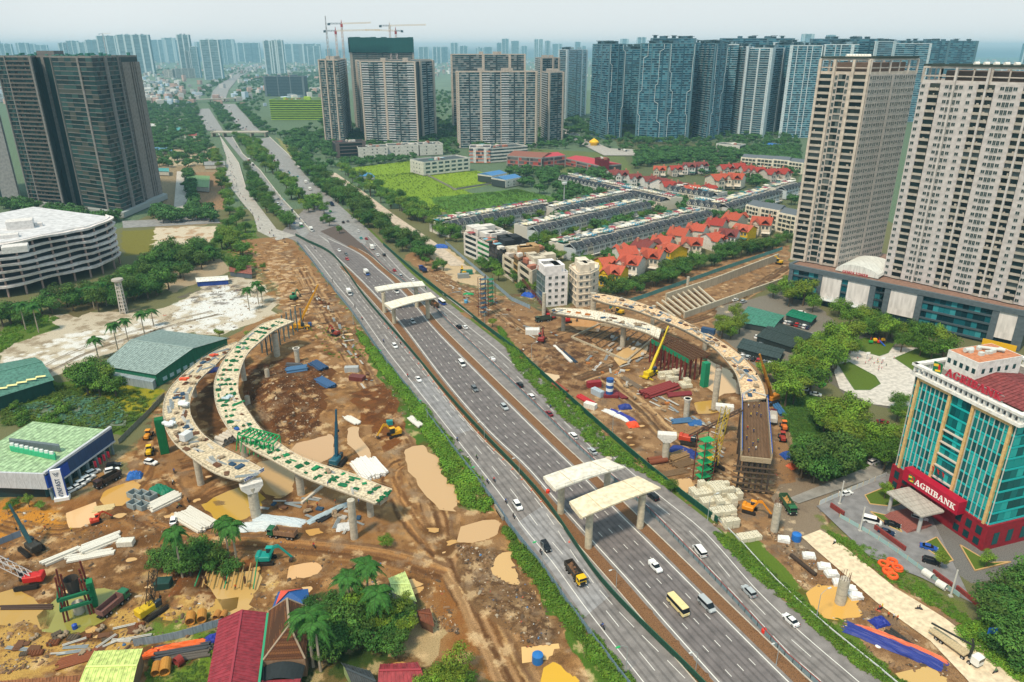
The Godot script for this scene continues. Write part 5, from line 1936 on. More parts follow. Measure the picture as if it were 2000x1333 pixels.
	for r in [["828,343 918,333",319,30.0,{0: "sWsWsWsWsWsWsWs",3: "svvvs"},sch,"long white hall beside the green field"],
		["657,308 716,305",281,26.0,{0: "swwwws"},{"wall": "112,100,98","band": "112,100,98","pier": "112,100,98","core": "30,36,38","glass":["26,36,40"],"bh":1.0,"px":0.8,"plant":false},"brown box-shaped hall at the foot of the slim tower"],
		["700,309 758,307",290,26.0,{0: "svsvvsv"},sch,"left white kindergarten wing before the wide tower"],
		["758,306 818,304",286,24.0,{0: "svvsvvs"},sch,"middle white kindergarten wing before the wide tower"],
		["820,304 865,302",284,26.0,{0: "svsvs"},sch,"right white kindergarten wing before the wide tower"],
		["917,318 958,318",290,30.0,{0: "wswwsw",3: "ww"},{"wall": "216,214,212","band": "214,140,116","pier": "222,218,214","core": "70,70,74","glass":["70,80,90","160,170,176"],"bh":1.4,"px":0.8,"plant":false},"white and salmon school wing by the avenue"],
		["955,318 1030,312",292,30.0,{0: "wwww"},sch,"white school wing with stepped flat roofs"],
		["990,327 1058,332",306,40.0,{0: "IwwIwwIwwI",3: "www"},red,"school hall with a brown barrel roof and glazed arch"],
		["1058,331 1104,326",310,30.0,{0: "IwwIwwI"},red,"school wing with a red roof next to the hall"],
		["1104,322 1172,338",311,30.0,{0: "IwwIwwIwwI"},red,"long school wing with a red roof running to the maroon block"],
		["1171,338 1189,337",313,14.0,{0: "ss"},{"wall": "120,30,44","band": "120,30,44","pier": "120,30,44","core": "110,28,40","glass":["60,20,30"],"plant":false,"px":0.4},"maroon block at the end of the school"],
		["961,358 990,352",346,20.0,{0: "vvv"},sch,"small white house with a blue roof in the field corner"],
		["987,367 1019,361",354,20.0,{0: "vvv"},sch,"second small white house with a blue roof"],
		["530,234 634,234",196,60.0,{0: "WWWWWWWW",3: "WW"},{"wall": "170,206,70","band": "170,206,70","pier": "150,190,60","core": "40,56,44","glass":["40,70,50","60,90,60"],"bh":1.4,"px":0.8,"plant":true},"lime-green multi-storey car park in the distance"],
		["518,188 596,188",150,40.0,{0: "|wwIwwIww|"},{"wall": "90,104,116","band": "100,114,124","pier": "110,122,130","core": "40,56,66","glass":["50,70,80"],"bh":0.8},"dark grey office block beyond the lime car park"],
		["320,152 350,152",137,30.0,{0: "wIwIw"},sch,"low white hall far off on the left"],
		["343,153 382,152",135,30.0,{0: "IwIwIwI"},sch,"white columned hall far off on the left"],
		["1398,296 1444,300",282,20.0,{0: "vsv"},sch,"white angular house before the blue towers"]]:
		var p=P(r[0])
		var h=hgt(float(r[0].get_slice(",",0)),float(r[0].get_slice(" ",0).get_slice(",",1)),r[1])
		var q=quad_poly(p[0],p[1],r[2])
		var nm="school_wing" if "school" in r[5] else "hall" if "hall" in r[5] else "low_building"
		var o=tower(nm,r[5],"building",q,0,h,4.2,r[3],r[4],40)
		if "red roof" in r[5] or "blue roof" in r[5] or "brown barrel" in r[5]:
			var rm=MB.new()
			var sm=MB.new()
			var H=V(0,h+1.3,0)
			var rise=V(0,3.5 if "barrel" in r[5] else 2.2,0)
			slope(rm,sm,q[0]+H,q[1]+H,(q[1]+q[2])*0.5+H+rise,(q[0]+q[3])*0.5+H+rise,3.0)
			slope(rm,sm,q[3]+H,q[2]+H,(q[1]+q[2])*0.5+H+rise,(q[0]+q[3])*0.5+H+rise,3.0)
			rm.t(q[0]+H,(q[0]+q[3])*0.5+H+rise,q[3]+H)
			rm.t(q[1]+H,(q[1]+q[2])*0.5+H+rise,q[2]+H)
			obj("roof",rm,M("70,120,170" if "blue" in r[5] else "132,84,70" if "barrel" in r[5] else "178,60,70",0.7),o)
		else:
			roof_clutter(o,q,h,6)
	var dm=thing("golden_dome","small golden dome at the end of the avenue","dome",G(1160,284))
	var gm=MB.new()
	for j in 5:
		gm.cyl(V(0,2+j*1.6,0),V(0,3.6+j*1.6,0),[5.0,7.0,7.2,5.6,3.0][j],[7.0,7.2,5.6,3.0,0.2][j],14,false)
	gm.cyl(Vector3.ZERO,V(0,2,0),5,5,14)
	obj("dome",gm,M("236,184,40",0.4),dm)
	var mst=thing("floodlight_mast","tall grey floodlight mast by the trees beside the field","mast",G(1101,412))
	var fm=MB.new()
	fm.cyl(Vector3.ZERO,V(0,hgt(1101,412,360),0),0.6,0.35,8)
	obj("pole",fm,M("160,164,164",0.6),mst)
	var fh=MB.new()
	fh.cyl(V(0,hgt(1101,412,360),0),V(0,hgt(1101,412,356),0),2.2,2.4,8)
	obj("lamp_ring",fh,M("190,194,194",0.5),mst)
	# thin water tower in the yard
	var wt=thing("water_tower","slim old concrete lattice water tower among the trees by the car park","water tower",G(242,612))
	var wh=hgt(242,612,545)
	var lb=MB.new()
	for s in 4:
		var e=V([1.3,1.3,-1.3,-1.3][s],0,[1.3,-1.3,-1.3,1.3][s])
		lb.bar(e,e*0.75+V(0,wh-2,0),0.5)
	for k in 8:
		lb.box(V(0,1+k*(wh-3)/8.0,0),V(2.6,0.35,2.6))
	obj("frame",lb,M("196,188,180",0.9,"blotch",0.2),wt)
	var tk=MB.new()
	tk.cyl(V(0,wh-2,0),V(0,wh-0.8,0),1.4,3.0,12)
	tk.cyl(V(0,wh-0.8,0),V(0,wh,0),3.0,2.8,12)
	obj("tank",tk,M("176,168,160",0.9,"blotch",0.2),wt)
func roof_clutter(o: Node3D, q: Array, h: float, n: int):
	for k in n:
		var p: Vector3=q[0].lerp(q[1],R(0.08,0.92)).lerp(q[3].lerp(q[2],0.5),R(0.05,0.85))
		var m=MB.new()
		var t=rng.randi()%4
		if t==0:
			m.cyl(p+V(-0.8,h+1.6,0),p+V(0.8,h+1.6,0),0.7,0.7,8)
			obj("tank",m,M("206,208,206",0.4),o)
		elif t==1:
			m.box(p+V(0,h+2.4,0),V(R(3,7),0.2,R(3,6)),Basis(Vector3.UP,0.6)*Basis(Vector3.RIGHT,R(-0.1,0.1)))
			obj("sheet_roof",m,M(["150,70,74","62,68,74","222,216,206","40,116,100","120,170,190"][rng.randi()%5],0.6),o)
		else:
			m.bevel(p+V(0,h+1.2,0),V(R(2,6),R(1.5,3.2),R(2,5)),0.15,Basis(Vector3.UP,0.6))
			obj("roof_house",m,M(["214,208,200","196,186,176","170,110,90"][rng.randi()%3],0.8),o)
func showroom():
	var a=G(-90,972)
	var b=G(100,979)
	var c=G(227,884)
	var d=a+(c-b)*1.15
	var h=hgt(100,979,932)
	var o=thing("car_showroom","car showroom with a pale green roof and a grey fascia by the parked white cars","showroom")
	var m=MB.new()
	var u=(c-b).normalized()
	var v=(b-a).normalized()
	m.prism([a,b-u*-2.0-v*2.5,c-v*2.5,d],0,h-4.4,false)
	obj("glass_wall",m,M("38,58,62",0.25),o)
	var f=MB.new()
	f.bar(b+V(0,h-1.6,0),c+V(0,h-1.6,0),0.6,5.2)
	obj("blue_fascia",f,M("44,74,116",0.5,"streak",0.1),o)
	var bl=MB.new()
	bl.bar(b+V(0.25,h-1.9,0.25),b.lerp(c,0.3)+V(0.25,h-1.9,0.25),0.6,4.0)
	obj("blue_panel",bl,M("28,70,160",0.5),o)
	var g=MB.new()
	g.bar(b+V(0,h+1.2,0),c+V(0,h+1.2,0),0.9,0.8)
	g.bar(b+V(0,h-4.3,0),c+V(0,h-4.3,0),1.2,0.5)
	g.bar(a+V(0,h-1.6,0),b+V(0,h-1.6,0),0.7,5.6)
	obj("grey_fascia",g,M("196,200,206",0.6,"streak",0.2),o)
	for k in 8:
		var cm=MB.new()
		var p=b.lerp(c,(k+0.2)/7.6)
		cm.bar(p,p+V(0,h-4.4,0),0.7)
		obj("column",cm,M("110,130,136",0.6),o)
	for k in 7:
		var q=obj("window",pane_mesh(),M(["60,96,100","44,70,76"][k%2],0.15),o)
		q.transform=Transform3D(Basis(u*3.4,Vector3.UP*3.6,V(-u.z,0,u.x)),b.lerp(c,(k+0.7)/7.6)-v*2.3+V(0,2.2,0))
	var rm=MB.new()
	var sm=MB.new()
	slope(rm,sm,a+V(0,h,0),b+V(0,h,0),c+V(0,h,0),d+V(0,h,0),1.6)
	obj("roof",rm,M("172,200,158",0.6,"weather",0.04),o)
	obj("roof_seam",sm,M("160,192,146",0.6),o)
	var t=h/CH
	for r in [["20,868 118,880 118,884 20,872",2.4,"104,116,122"],["22,876 110,894 108,900 20,882",1.8,"60,176,130"]]:
		var p=P(r[0])
		var wm=MB.new()
		var q=[]
		for x in p:
			q.append(V(x.x*(1-t),0,x.z*(1-t)))
		wm.prism(q,h,h+r[1])
		obj("roof_well",wm,M(r[2],0.7,"streak",0.2),o)
	for k in 9:
		var am=MB.new()
		var p: Vector3=G(26,880).lerp(G(108,898),k/8.5)*(1-t)
		am.bevel(V(p.x,h+2.3,p.z),V(1.2,1.0,0.6),0.08)
		obj("air_unit",am,M("214,218,216",0.5),o)
	for k in 4:
		var fl=thing("red_banner","tall red banner, %s from the left before the showroom"%nth(k),"banner",b.lerp(c,0.62+k*0.07)+V(1.4,0,1.4),0,"red banners before the showroom")
		var fm=MB.new()
		fm.bar(Vector3.ZERO,V(0,4.2,0),0.08)
		obj("pole",fm,M("170,170,170",0.5),fl)
		var fb=MB.new()
		fb.box(V(0.5,2.9,0),V(0.9,2.4,0.05))
		obj("cloth",fb,M("206,40,64",0.7),fl)
	# pylon sign
	var out=V(-u.z,0,u.x)
	var s=thing("pylon_sign","white pylon sign with a V mark before the showroom","sign",G(122,976))
	var ux=V(0.94,0,-0.34)
	var uo=V(0.34,0,0.94)
	var pb=Basis(ux,Vector3.UP,uo)
	var pm=MB.new()
	pm.bevel(V(0,0.6,0),V(4.2,1.2,2.2),0.1,pb)
	obj("plinth",pm,M("232,232,230",0.7),s)
	var pp=MB.new()
	pp.box(V(0,5.9,0),V(3.0,10.0,0.8),pb)
	obj("panel",pp,M("226,228,232",0.5),s)
	var ps=MB.new()
	ps.box(ux*1.6+V(0,5.9,0),V(0.25,10.2,0.9),pb)
	ps.box(ux*-1.6+V(0,5.9,0),V(0.25,10.2,0.9),pb)
	obj("edge",ps,M("30,70,150",0.5),s)
	words(s,"VINFAST",1.7,uo*0.42+V(0,4.4,0),Basis(Vector3.UP,-ux,uo),M("70,84,110",0.5),0.08)
	var vm=MB.new()
	for k in [-1,1]:
		vm.bar(uo*0.45+ux*0.75*k+V(0,10.0,0),uo*0.45+ux*0.12*k+V(0,8.7,0),0.22,0.1)
		vm.bar(uo*0.45+ux*0.35*k+V(0,10.0,0),uo*0.45+ux*0.06*k+V(0,9.3,0),0.18,0.1)
	obj("emblem",vm,M("60,74,100",0.5),s)
func tiled_house():
	var o=thing("tiled_house","old house with a brown tiled hipped roof and a black awning","house")
	var h=5.2
	var a=G(530,1226)
	var b=G(612,1222)
	var c=G(600,1322)
	var d=G(518,1326)
	var w=MB.new()
	w.prism([a,b,c,d],0,h)
	obj("wall",w,M("150,120,96",0.85,"blotch",0.1),o)
	var r0=(a+b)*0.5+V(0,h+4.2,1.0)
	var r1=(c+d)*0.5+V(0,h+4.2,-6.0)
	var H=V(0,h,0)
	# courses of tiles on the four slopes
	var mt=[M("104,66,42",0.9,"soil",0.3),M("90,56,38",0.9,"soil",0.3),M("120,78,48",0.9,"soil",0.3)]
	for s in [[d+H,a+H,r0,r1],[b+H,c+H,r1,r0],[c+H,d+H,r1,r1],[a+H,b+H,r0,r0]]:
		var e0: Vector3=s[0]
		var e1: Vector3=s[1]
		var n=13
		for k in n:
			var tm=MB.new()
			var t0=k/float(n)
			var t1=(k+1.25)/n
			var p0: Vector3=e0.lerp(s[3],t0)
			var p1: Vector3=e1.lerp(s[2],t0)
			var q0: Vector3=e0.lerp(s[3],minf(t1,1.0))
			var q1: Vector3=e1.lerp(s[2],minf(t1,1.0))
			var m: int=maxi(2,int(p0.distance_to(p1)/0.55))
			for i in m:
				var f0=i/float(m)
				var f1=(i+0.9)/float(m)
				var up=V(0,0.12+R(0,0.06),0)
				tm.q(p0.lerp(p1,f0)+up,p0.lerp(p1,f1)+up,q0.lerp(q1,f1),q0.lerp(q1,f0))
				tm.q(p0.lerp(p1,f0)+up,p0.lerp(p1,f1)+up,p0.lerp(p1,f1),p0.lerp(p1,f0))
			obj("tile_course",tm,mt[k%3],o)
		var um=MB.new()
		um.q(e0,e1,s[2],s[3])
		obj("roof_boarding",um,M("70,46,30",0.9),o)
	var rm=MB.new()
	rm.bar(r0+V(0,0.15,0),r1+V(0,0.15,0),0.5,0.35)
	for q in [a,b]:
		rm.bar(r0+V(0,0.1,0),q+H,0.4,0.25)
	for q in [c,d]:
		rm.bar(r1+V(0,0.1,0),q+H,0.4,0.25)
	obj("ridge_tiles",rm,M("150,134,116",0.9),o)
	var aw=MB.new()
	for i in 8:
		var t0=i/8.0
		var t1=(i+1)/8.0
		var y0=5.2-pow(t0-0.5,2)*6.0
		var y1=5.2-pow(t1-0.5,2)*6.0
		aw.q(d.lerp(c,t0)+V(0,y0,0.4),d.lerp(c,t1)+V(0,y1,0.4),d.lerp(c,t1)+V(0,y1-0.9,4.2),d.lerp(c,t0)+V(0,y0-0.9,4.2))
	obj("awning",aw,M("38,46,50",0.8,"blotch",0.2),o)
	var pr=MB.new()
	pr.prism([d+V(0,0,4.0),c+V(0,0,4.0),c+V(0,0,9),d+V(0,0,9)],0,3.6)
	obj("porch",pr,M("146,54,64",0.7,"streak",0.1),o)
	# tarpaulin roof behind
	var t=thing("tarpaulin_roof","blue and red tarpaulin roof behind the tiled house","tarpaulin")
	var e=[G(532,1214),G(606,1202),G(604,1170),G(546,1176)]
	var ap=(e[0]+e[1]+e[2]+e[3])*0.25+V(-0.5,5.6,0)
	var bm=MB.new()
	for i in 4:
		bm.t(e[i]+V(0,3.2,0),e[(i+1)%4]+V(0,3.2,0),ap)
		bm.q(e[i]+V(0,3.2,0),e[(i+1)%4]+V(0,3.2,0),e[(i+1)%4]+V(0,1.6,0),e[i]+V(0,1.6,0))
	obj("blue_sheet",bm,M("40,92,160",0.6,"blotch",0.3),t)
	var rm2=MB.new()
	for i in [2,3]:
		rm2.t((e[i]+V(0,3.2,0)).lerp(ap,0.25)+V(0,0.35,0),(e[(i+1)%4]+V(0,3.2,0)).lerp(ap,0.25)+V(0,0.35,0),ap+V(0,0.3,0.4))
	obj("red_sheet",rm2,M("222,92,74",0.6,"blotch",0.3),t)

# ---------------------------------------------------------------- terraces and villas
func row_house(k: int) -> Node3D:
	var o=Node3D.new()
	o.name=numbered("row_house")
	o.set_meta("called","row_house")
	add_child(o)
	o.set_meta("category","house")
	var w=MB.new()
	w.box(V(0,4.0,0),V(5.9,8.0,11))
	w.bar(V(-2.95,8.0,5.6),V(-2.95,11.1,0),0.14,0.3)
	w.bar(V(-2.95,11.1,0),V(-2.95,8.0,-5.6),0.14,0.3)
	w.q(V(-1.3,8,5.7),V(1.3,8,5.7),V(1.3,9.6,5.7),V(-1.3,9.6,5.7))
	w.t(V(-1.3,9.6,5.7),V(0,11.0,5.7),V(1.3,9.6,5.7))
	w.box(V(0,2,6.2),V(5.2,0.25,1.6))
	obj("wall",w,M(["222,220,214","206,206,206","226,214,196","196,204,210"][k%4],0.8,"blotch",0.1),o)
	var r=MB.new()
	var s=MB.new()
	slope(r,s,V(-2.95,8.0,5.9),V(2.95,8.0,5.9),V(2.95,11.2,0),V(-2.95,11.2,0),2.0)
	slope(r,s,V(-2.95,8.0,-5.9),V(2.95,8.0,-5.9),V(2.95,11.2,0),V(-2.95,11.2,0),2.0)
	for q in [-1,1]:
		r.q(V(0,11.1,6.0),V(1.6*q,9.4,6.0),V(1.6*q,9.4,3.2),V(0,11.1,0.4))
	obj("roof",r,M(["58,64,72","52,58,66","66,70,78","56,64,70"][k%4],0.8,"blotch",0.1),o)
	for x in [-1.6,0.0,1.6]:
		for y in [2.0,5.6]:
			var q=obj("window",window_mesh(),M("255,255,255",0.4,"",0.1,0.0,true),o)
			q.transform=Transform3D(Basis.from_scale(V(1.1,1.9,1)),V(x,y,5.56))
	var q2=obj("window",window_mesh(),M("255,255,255",0.4,"",0.1,0.0,true),o)
	q2.transform=Transform3D(Basis.from_scale(V(1.1,1.5,1)),V(0,9.2,5.75))
	var e = MB.new()
	e.box(V(0,4.6,-9.5),V(5.8,9.2+k%3,8))
	e.box(V(0.4,4.4,-17),V(5.0,8.8+(k*2)%3,7))
	obj("back_room",e,M(["206,200,190","190,186,180","216,206,190"][k%3],0.8),o)
	var t=MB.new()
	t.box(V(R(-0.5,0.5),10.6+k%3*0.6,-9.5),V(5.0,0.16,6.6),Basis(Vector3.RIGHT,R(-0.12,0.12)))
	obj("sheet_roof",t,M(["44,130,160","216,204,176","150,62,70","36,110,96","226,222,214","110,116,120","70,160,160","222,206,170"][k%8],0.6),o)
	t=MB.new()
	t.box(V(R(-0.5,0.5),10.4+(k*2)%3*0.6,-17),V(4.6,0.16,R(3,6)),Basis(Vector3.RIGHT,R(-0.12,0.12)))
	obj("sheet_roof",t,M(["206,200,186","60,64,70","36,100,90","214,206,190","170,160,150","140,60,60"][k%6],0.6),o)
	for n in 2:
		var tk=MB.new()
		tk.cyl(V(-1.5+n*2.6,11.6,-7.0),V(-0.3+n*2.6,11.6,-7.0),0.7,0.7,8)
		obj("tank",tk,M("214,214,208",0.4),o)
	return o
func villa(k: int) -> Node3D:
	var o=Node3D.new()
	o.name=numbered("villa")
	o.set_meta("called","villa")
	add_child(o)
	o.set_meta("category","villa")
	var wall: String=["226,220,212","234,190,30","216,206,190","226,222,220","206,196,186"][k%5]
	var roof: String=["190,88,66","194,96,72","182,84,60","130,62,58","164,58,48"][k%5]
	var w=MB.new()
	w.box(V(0,3.6,0),V(9,7.2,11))
	w.box(V(-2.4,3.4,6.5),V(4.2,6.8,3))
	w.t(V(-4.5,7.2,8.0),V(-2.4,10.0,8.0),V(-0.3,7.2,8.0))
	w.t(V(4.5,7.2,-5.5),V(4.5,10.4,0),V(4.5,7.2,5.5))
	w.t(V(-4.5,7.2,-5.5),V(-4.5,10.4,0),V(-4.5,7.2,5.5))
	obj("wall",w,M(wall,0.8,"blotch",0.1),o)
	var r=MB.new()
	var s=MB.new()
	slope(r,s,V(-5.0,7.0,6.1),V(5.0,7.0,6.1),V(5.0,10.5,0),V(-5.0,10.5,0),1.4)
	slope(r,s,V(-5.0,7.0,-6.1),V(5.0,7.0,-6.1),V(5.0,10.5,0),V(-5.0,10.5,0),1.4)
	for q in [-1,1]:
		r.q(V(-2.4,10.15,8.6),V(-2.4+2.6*q,6.8,8.6),V(-2.4+2.6*q,6.8,4.0),V(-2.4,10.15,0.6))
		r.q(V(2.2,10.0,6.4),V(2.2+1.9*q,8.0,6.4),V(2.2+1.9*q,8.0,3.0),V(2.2,10.0,0.8))
	obj("roof",r,M(roof,0.8,"soil",0.2),o)
	obj("roof_rib",s,M(roof,0.8),o)
	var c=MB.new()
	c.box(V(3.0,10.6,-1.5),V(1.0,2.6,1.0))
	obj("chimney",c,M("176,120,100",0.8),o)
	for x in [-3.2,-1.6]:
		for y in [1.9,5.2]:
			var q=obj("window",window_mesh(),M("255,255,255",0.4,"",0.1,0.0,true),o)
			q.transform=Transform3D(Basis.from_scale(V(1.1,1.8,1)),V(x,y,8.06))
	for x in [1.4,3.2]:
		for y in [1.9,5.2]:
			var q=obj("window",window_mesh(),M("255,255,255",0.4,"",0.1,0.0,true),o)
			q.transform=Transform3D(Basis.from_scale(V(1.2,1.8,1)),V(x,y,5.56))
	var t=MB.new()
	t.box(V(3,2.6,7.4),V(4,0.2,3.4))
	obj("porch",t,M(["214,204,190","60,110,100"][k%2],0.8),o)
	return o
func houses():
	var proto=[]
	for k in 8:
		proto.append(row_house(k))
	var first={}
	var i=0
	for r in [["868,462 1082,420",0.0,"in the row behind the white offices"],["1040,472 1262,418",0.0,"in the row with white dividing walls"],["1112,508 1382,436",0.0,"in the long row above the red villas"],["1098,362 1305,412",0.0,"in the slanting row below the school"],["1345,414 1410,424",0.0,"in the short row by the beige villas"],["1412,424 1520,392",0.0,"in the row rising towards the beige tower"],["1524,388 1568,376",0.0,"in the row end beside the beige tower"],["1090,432 1250,396",0.0,"in the half-hidden row below the slanting one"],["1310,386 1400,402",0.0,"in the short row under the maroon villas"]]:
		var p=P(r[0])
		var u: Vector3=(p[1]-p[0]).normalized()
		var n=int(p[0].distance_to(p[1])/6.0)
		var f=V(-u.z,0,u.x)
		var turn=atan2(f.x,f.z)
		for j in n:
			var at: Vector3=p[0]+u*(j+0.5)*6.0
			var lab="grey roofed terraced house, %s from the left %s"%[nth(j),r[2]]
			var k=i%8 if i<8 else rng.randi()%8
			if not first.has(k):
				first[k]=true
				proto[k].position=at
				proto[k].rotation.y=turn
				tag(proto[k],lab,"house","grey roofed terraces")
			else:
				dup(proto[k],at,turn,lab,"grey roofed terraces")
			i+=1
	var vp=[]
	for k in 5:
		vp.append(villa(k))
	var fv={}
	var spots=[
		["1200,552",1,"bright yellow villa with a red roof at the corner",-0.5,0.95],["1182,532",1,"second yellow villa behind the corner one",-0.5,0.8],["1232,535",0,"white villa with two roof windows beside the yellow one",-0.5,1.05],["1273,522",2,"cream red-roofed villa, third of the front line",-0.5,1.05],["1312,508",1,"yellow red-roofed villa, fourth of the front line",-0.5,1.0],["1350,494",2,"cream red-roofed villa, fifth of the front line",-0.5,1.05],["1390,484",0,"white red-roofed villa, sixth of the front line",-0.5,1.0],["1422,478",3,"dark red-roofed villa, seventh of the front line",-0.5,1.0],["1452,466",1,"yellow red-roofed villa, eighth of the front line",-0.5,1.0],["1486,456",2,"orange red-roofed villa at the far end by the tower",-0.5,1.1],
		["1220,512",0,"red-roofed villa at the left of the back line",2.6,1.0],["1258,500",3,"white-walled villa, second of the back line",2.6,1.0],["1292,490",0,"red-roofed villa, third of the back line",2.6,1.0],["1325,478",2,"red-roofed villa, fourth of the back line",2.6,1.0],["1360,466",0,"red-roofed villa, fifth of the back line",2.6,1.0],["1398,456",4,"bright red-roofed villa, sixth of the back line",2.6,1.0],["1432,446",2,"red-roofed villa at the right of the back line",2.6,1.0],
		["1196,352",3,"maroon-roofed villa nearest the school",0.3,1.0],["1214,356",3,"maroon-roofed villa, second from the school",0.3,1.0],["1238,361",3,"maroon-roofed villa, third from the school",0.3,1.0],["1266,366",3,"maroon-roofed villa, fourth from the school",0.3,1.0],["1284,372",3,"maroon-roofed villa, fifth from the school",0.3,1.0],["1304,376",4,"bright red villa in the middle of the maroon row",0.3,1.0],["1326,380",3,"maroon-roofed villa, seventh from the school",0.3,1.0],["1348,388",0,"white villa at the low end of the maroon row",0.3,1.15],["1378,384",4,"red-roofed villa beside the white one",0.3,1.0],
		["1288,344",2,"grey and orange villa behind the maroon row",0.3,1.0],["1318,342",4,"red villa behind the maroon row",0.3,1.0],["1346,338",3,"pale red villa behind the maroon row",0.3,1.1],["1368,336",3,"pale red villa at the end behind the maroon row",0.3,1.0],
		["1416,342",4,"crimson-roofed villa, first of the far right row",0.3,1.1],["1440,342",4,"crimson-roofed villa, second of the far right row",0.3,1.1],["1458,348",4,"crimson-roofed villa, third of the far right row",0.3,1.1],["1478,350",4,"crimson-roofed villa, fourth of the far right row",0.3,1.1],["1500,354",4,"crimson-roofed villa, fifth of the far right row",0.3,1.1],["1524,352",4,"crimson-roofed villa, sixth of the far right row",0.3,1.1],["1400,366",2,"long orange-roofed house among trees",0.3,1.3],["1436,366",2,"second orange-roofed house among trees",0.3,1.2]]
	for s in spots:
		s[4] *= 1.4
		var at: Vector3=P(s[0])[0]
		if not fv.has(s[1]):
			fv[s[1]]=true
			vp[s[1]].position=at
			vp[s[1]].rotation.y=s[3]
			vp[s[1]].scale=V(s[4],s[4]*0.8,s[4])
			tag(vp[s[1]],s[2],"villa","red roofed villas")
		else:
			dup(vp[s[1]],at,s[3]+R(-0.25,0.25)+[0.0,0.9,0.0,-0.6][rng.randi()%4],s[2],"red roofed villas").scale=V(s[4],s[4]*R(0.72,0.86),s[4])
	# four-storey terraces by the tower
	var ter={"wall": "226,218,198","band": "226,218,198","pier": "232,224,206","core": "60,62,60","glass":["50,60,60","80,86,84"],"bh":1.1,"pd":0.7,"px":0.3,"plant":false}
	var k=0
	for r in [["1446,328 1476,331",309],["1476,331 1508,334",311],["1508,334 1538,337",313],["1538,337 1566,341",317],["1454,434 1480,441",402],["1482,444 1516,451",408],["1516,452 1552,460",418]]:
		var p=P(r[0])
		var h=hgt(float(r[0].get_slice(",",0)),float(r[0].get_slice(" ",0).get_slice(",",1)),r[1])
		var q=quad_poly(p[0],p[1],14)
		var o=tower("terrace_block","four-storey %s terrace with a slate roof, %s"%["cream" if k>3 else "white",["far left of four","second of four","third of four","far right of four","left of three by the beige tower","middle of three by the beige tower","right of three by the beige tower"][k]],"terrace",q,0,h,3.6,{0: "|wIwIbIw|",3: "vv",1: "vv"},ter,60)
		var m=MB.new()
		var s=MB.new()
		var H=V(0,h+0.4,0)
		var mid=V(0,4,0)
		slope(m,s,q[0]+H,q[1]+H,(q[1]+q[2])*0.5+H+mid,(q[0]+q[3])*0.5+H+mid,2.0)
		slope(m,s,q[3]+H,q[2]+H,(q[1]+q[2])*0.5+H+mid,(q[0]+q[3])*0.5+H+mid,2.0)
		m.t(q[0]+H,(q[0]+q[3])*0.5+H+mid,q[3]+H)
		m.t(q[1]+H,(q[1]+q[2])*0.5+H+mid,q[2]+H)
		obj("roof",m,M("92,100,108",0.8),o)
		k+=1
	# low houses on the left beyond the yards
	k=0
	for r in [["335,260 352,260 352,254 335,254","teal"],["400,330 440,330 440,322 400,322","grey"],["366,372 408,375 410,352 368,350","green"],["285,250 312,252 312,246 285,244","white"],["360,270 384,271 384,266 360,265","red"],["310,236 330,237 330,230 312,230","white"],["300,300 336,301 336,295 300,294","blue"],["345,240 372,241 372,235 345,234","grey"],["306,342 330,343 330,336 306,336","teal"],["380,285 402,286 402,280 380,279","red"]]:
		shed("low_house","low %s roofed building, %s of those left of the motorway"%[r[1],nth(k)],P(r[0]),4.5,1.0,{"teal": "80,160,160","grey": "150,150,150","green": "110,150,90","white": "214,214,208","red": "170,80,70","blue": "90,140,180"}[r[1]],"196,196,190",0.5,3.0,"house")
		k+=1

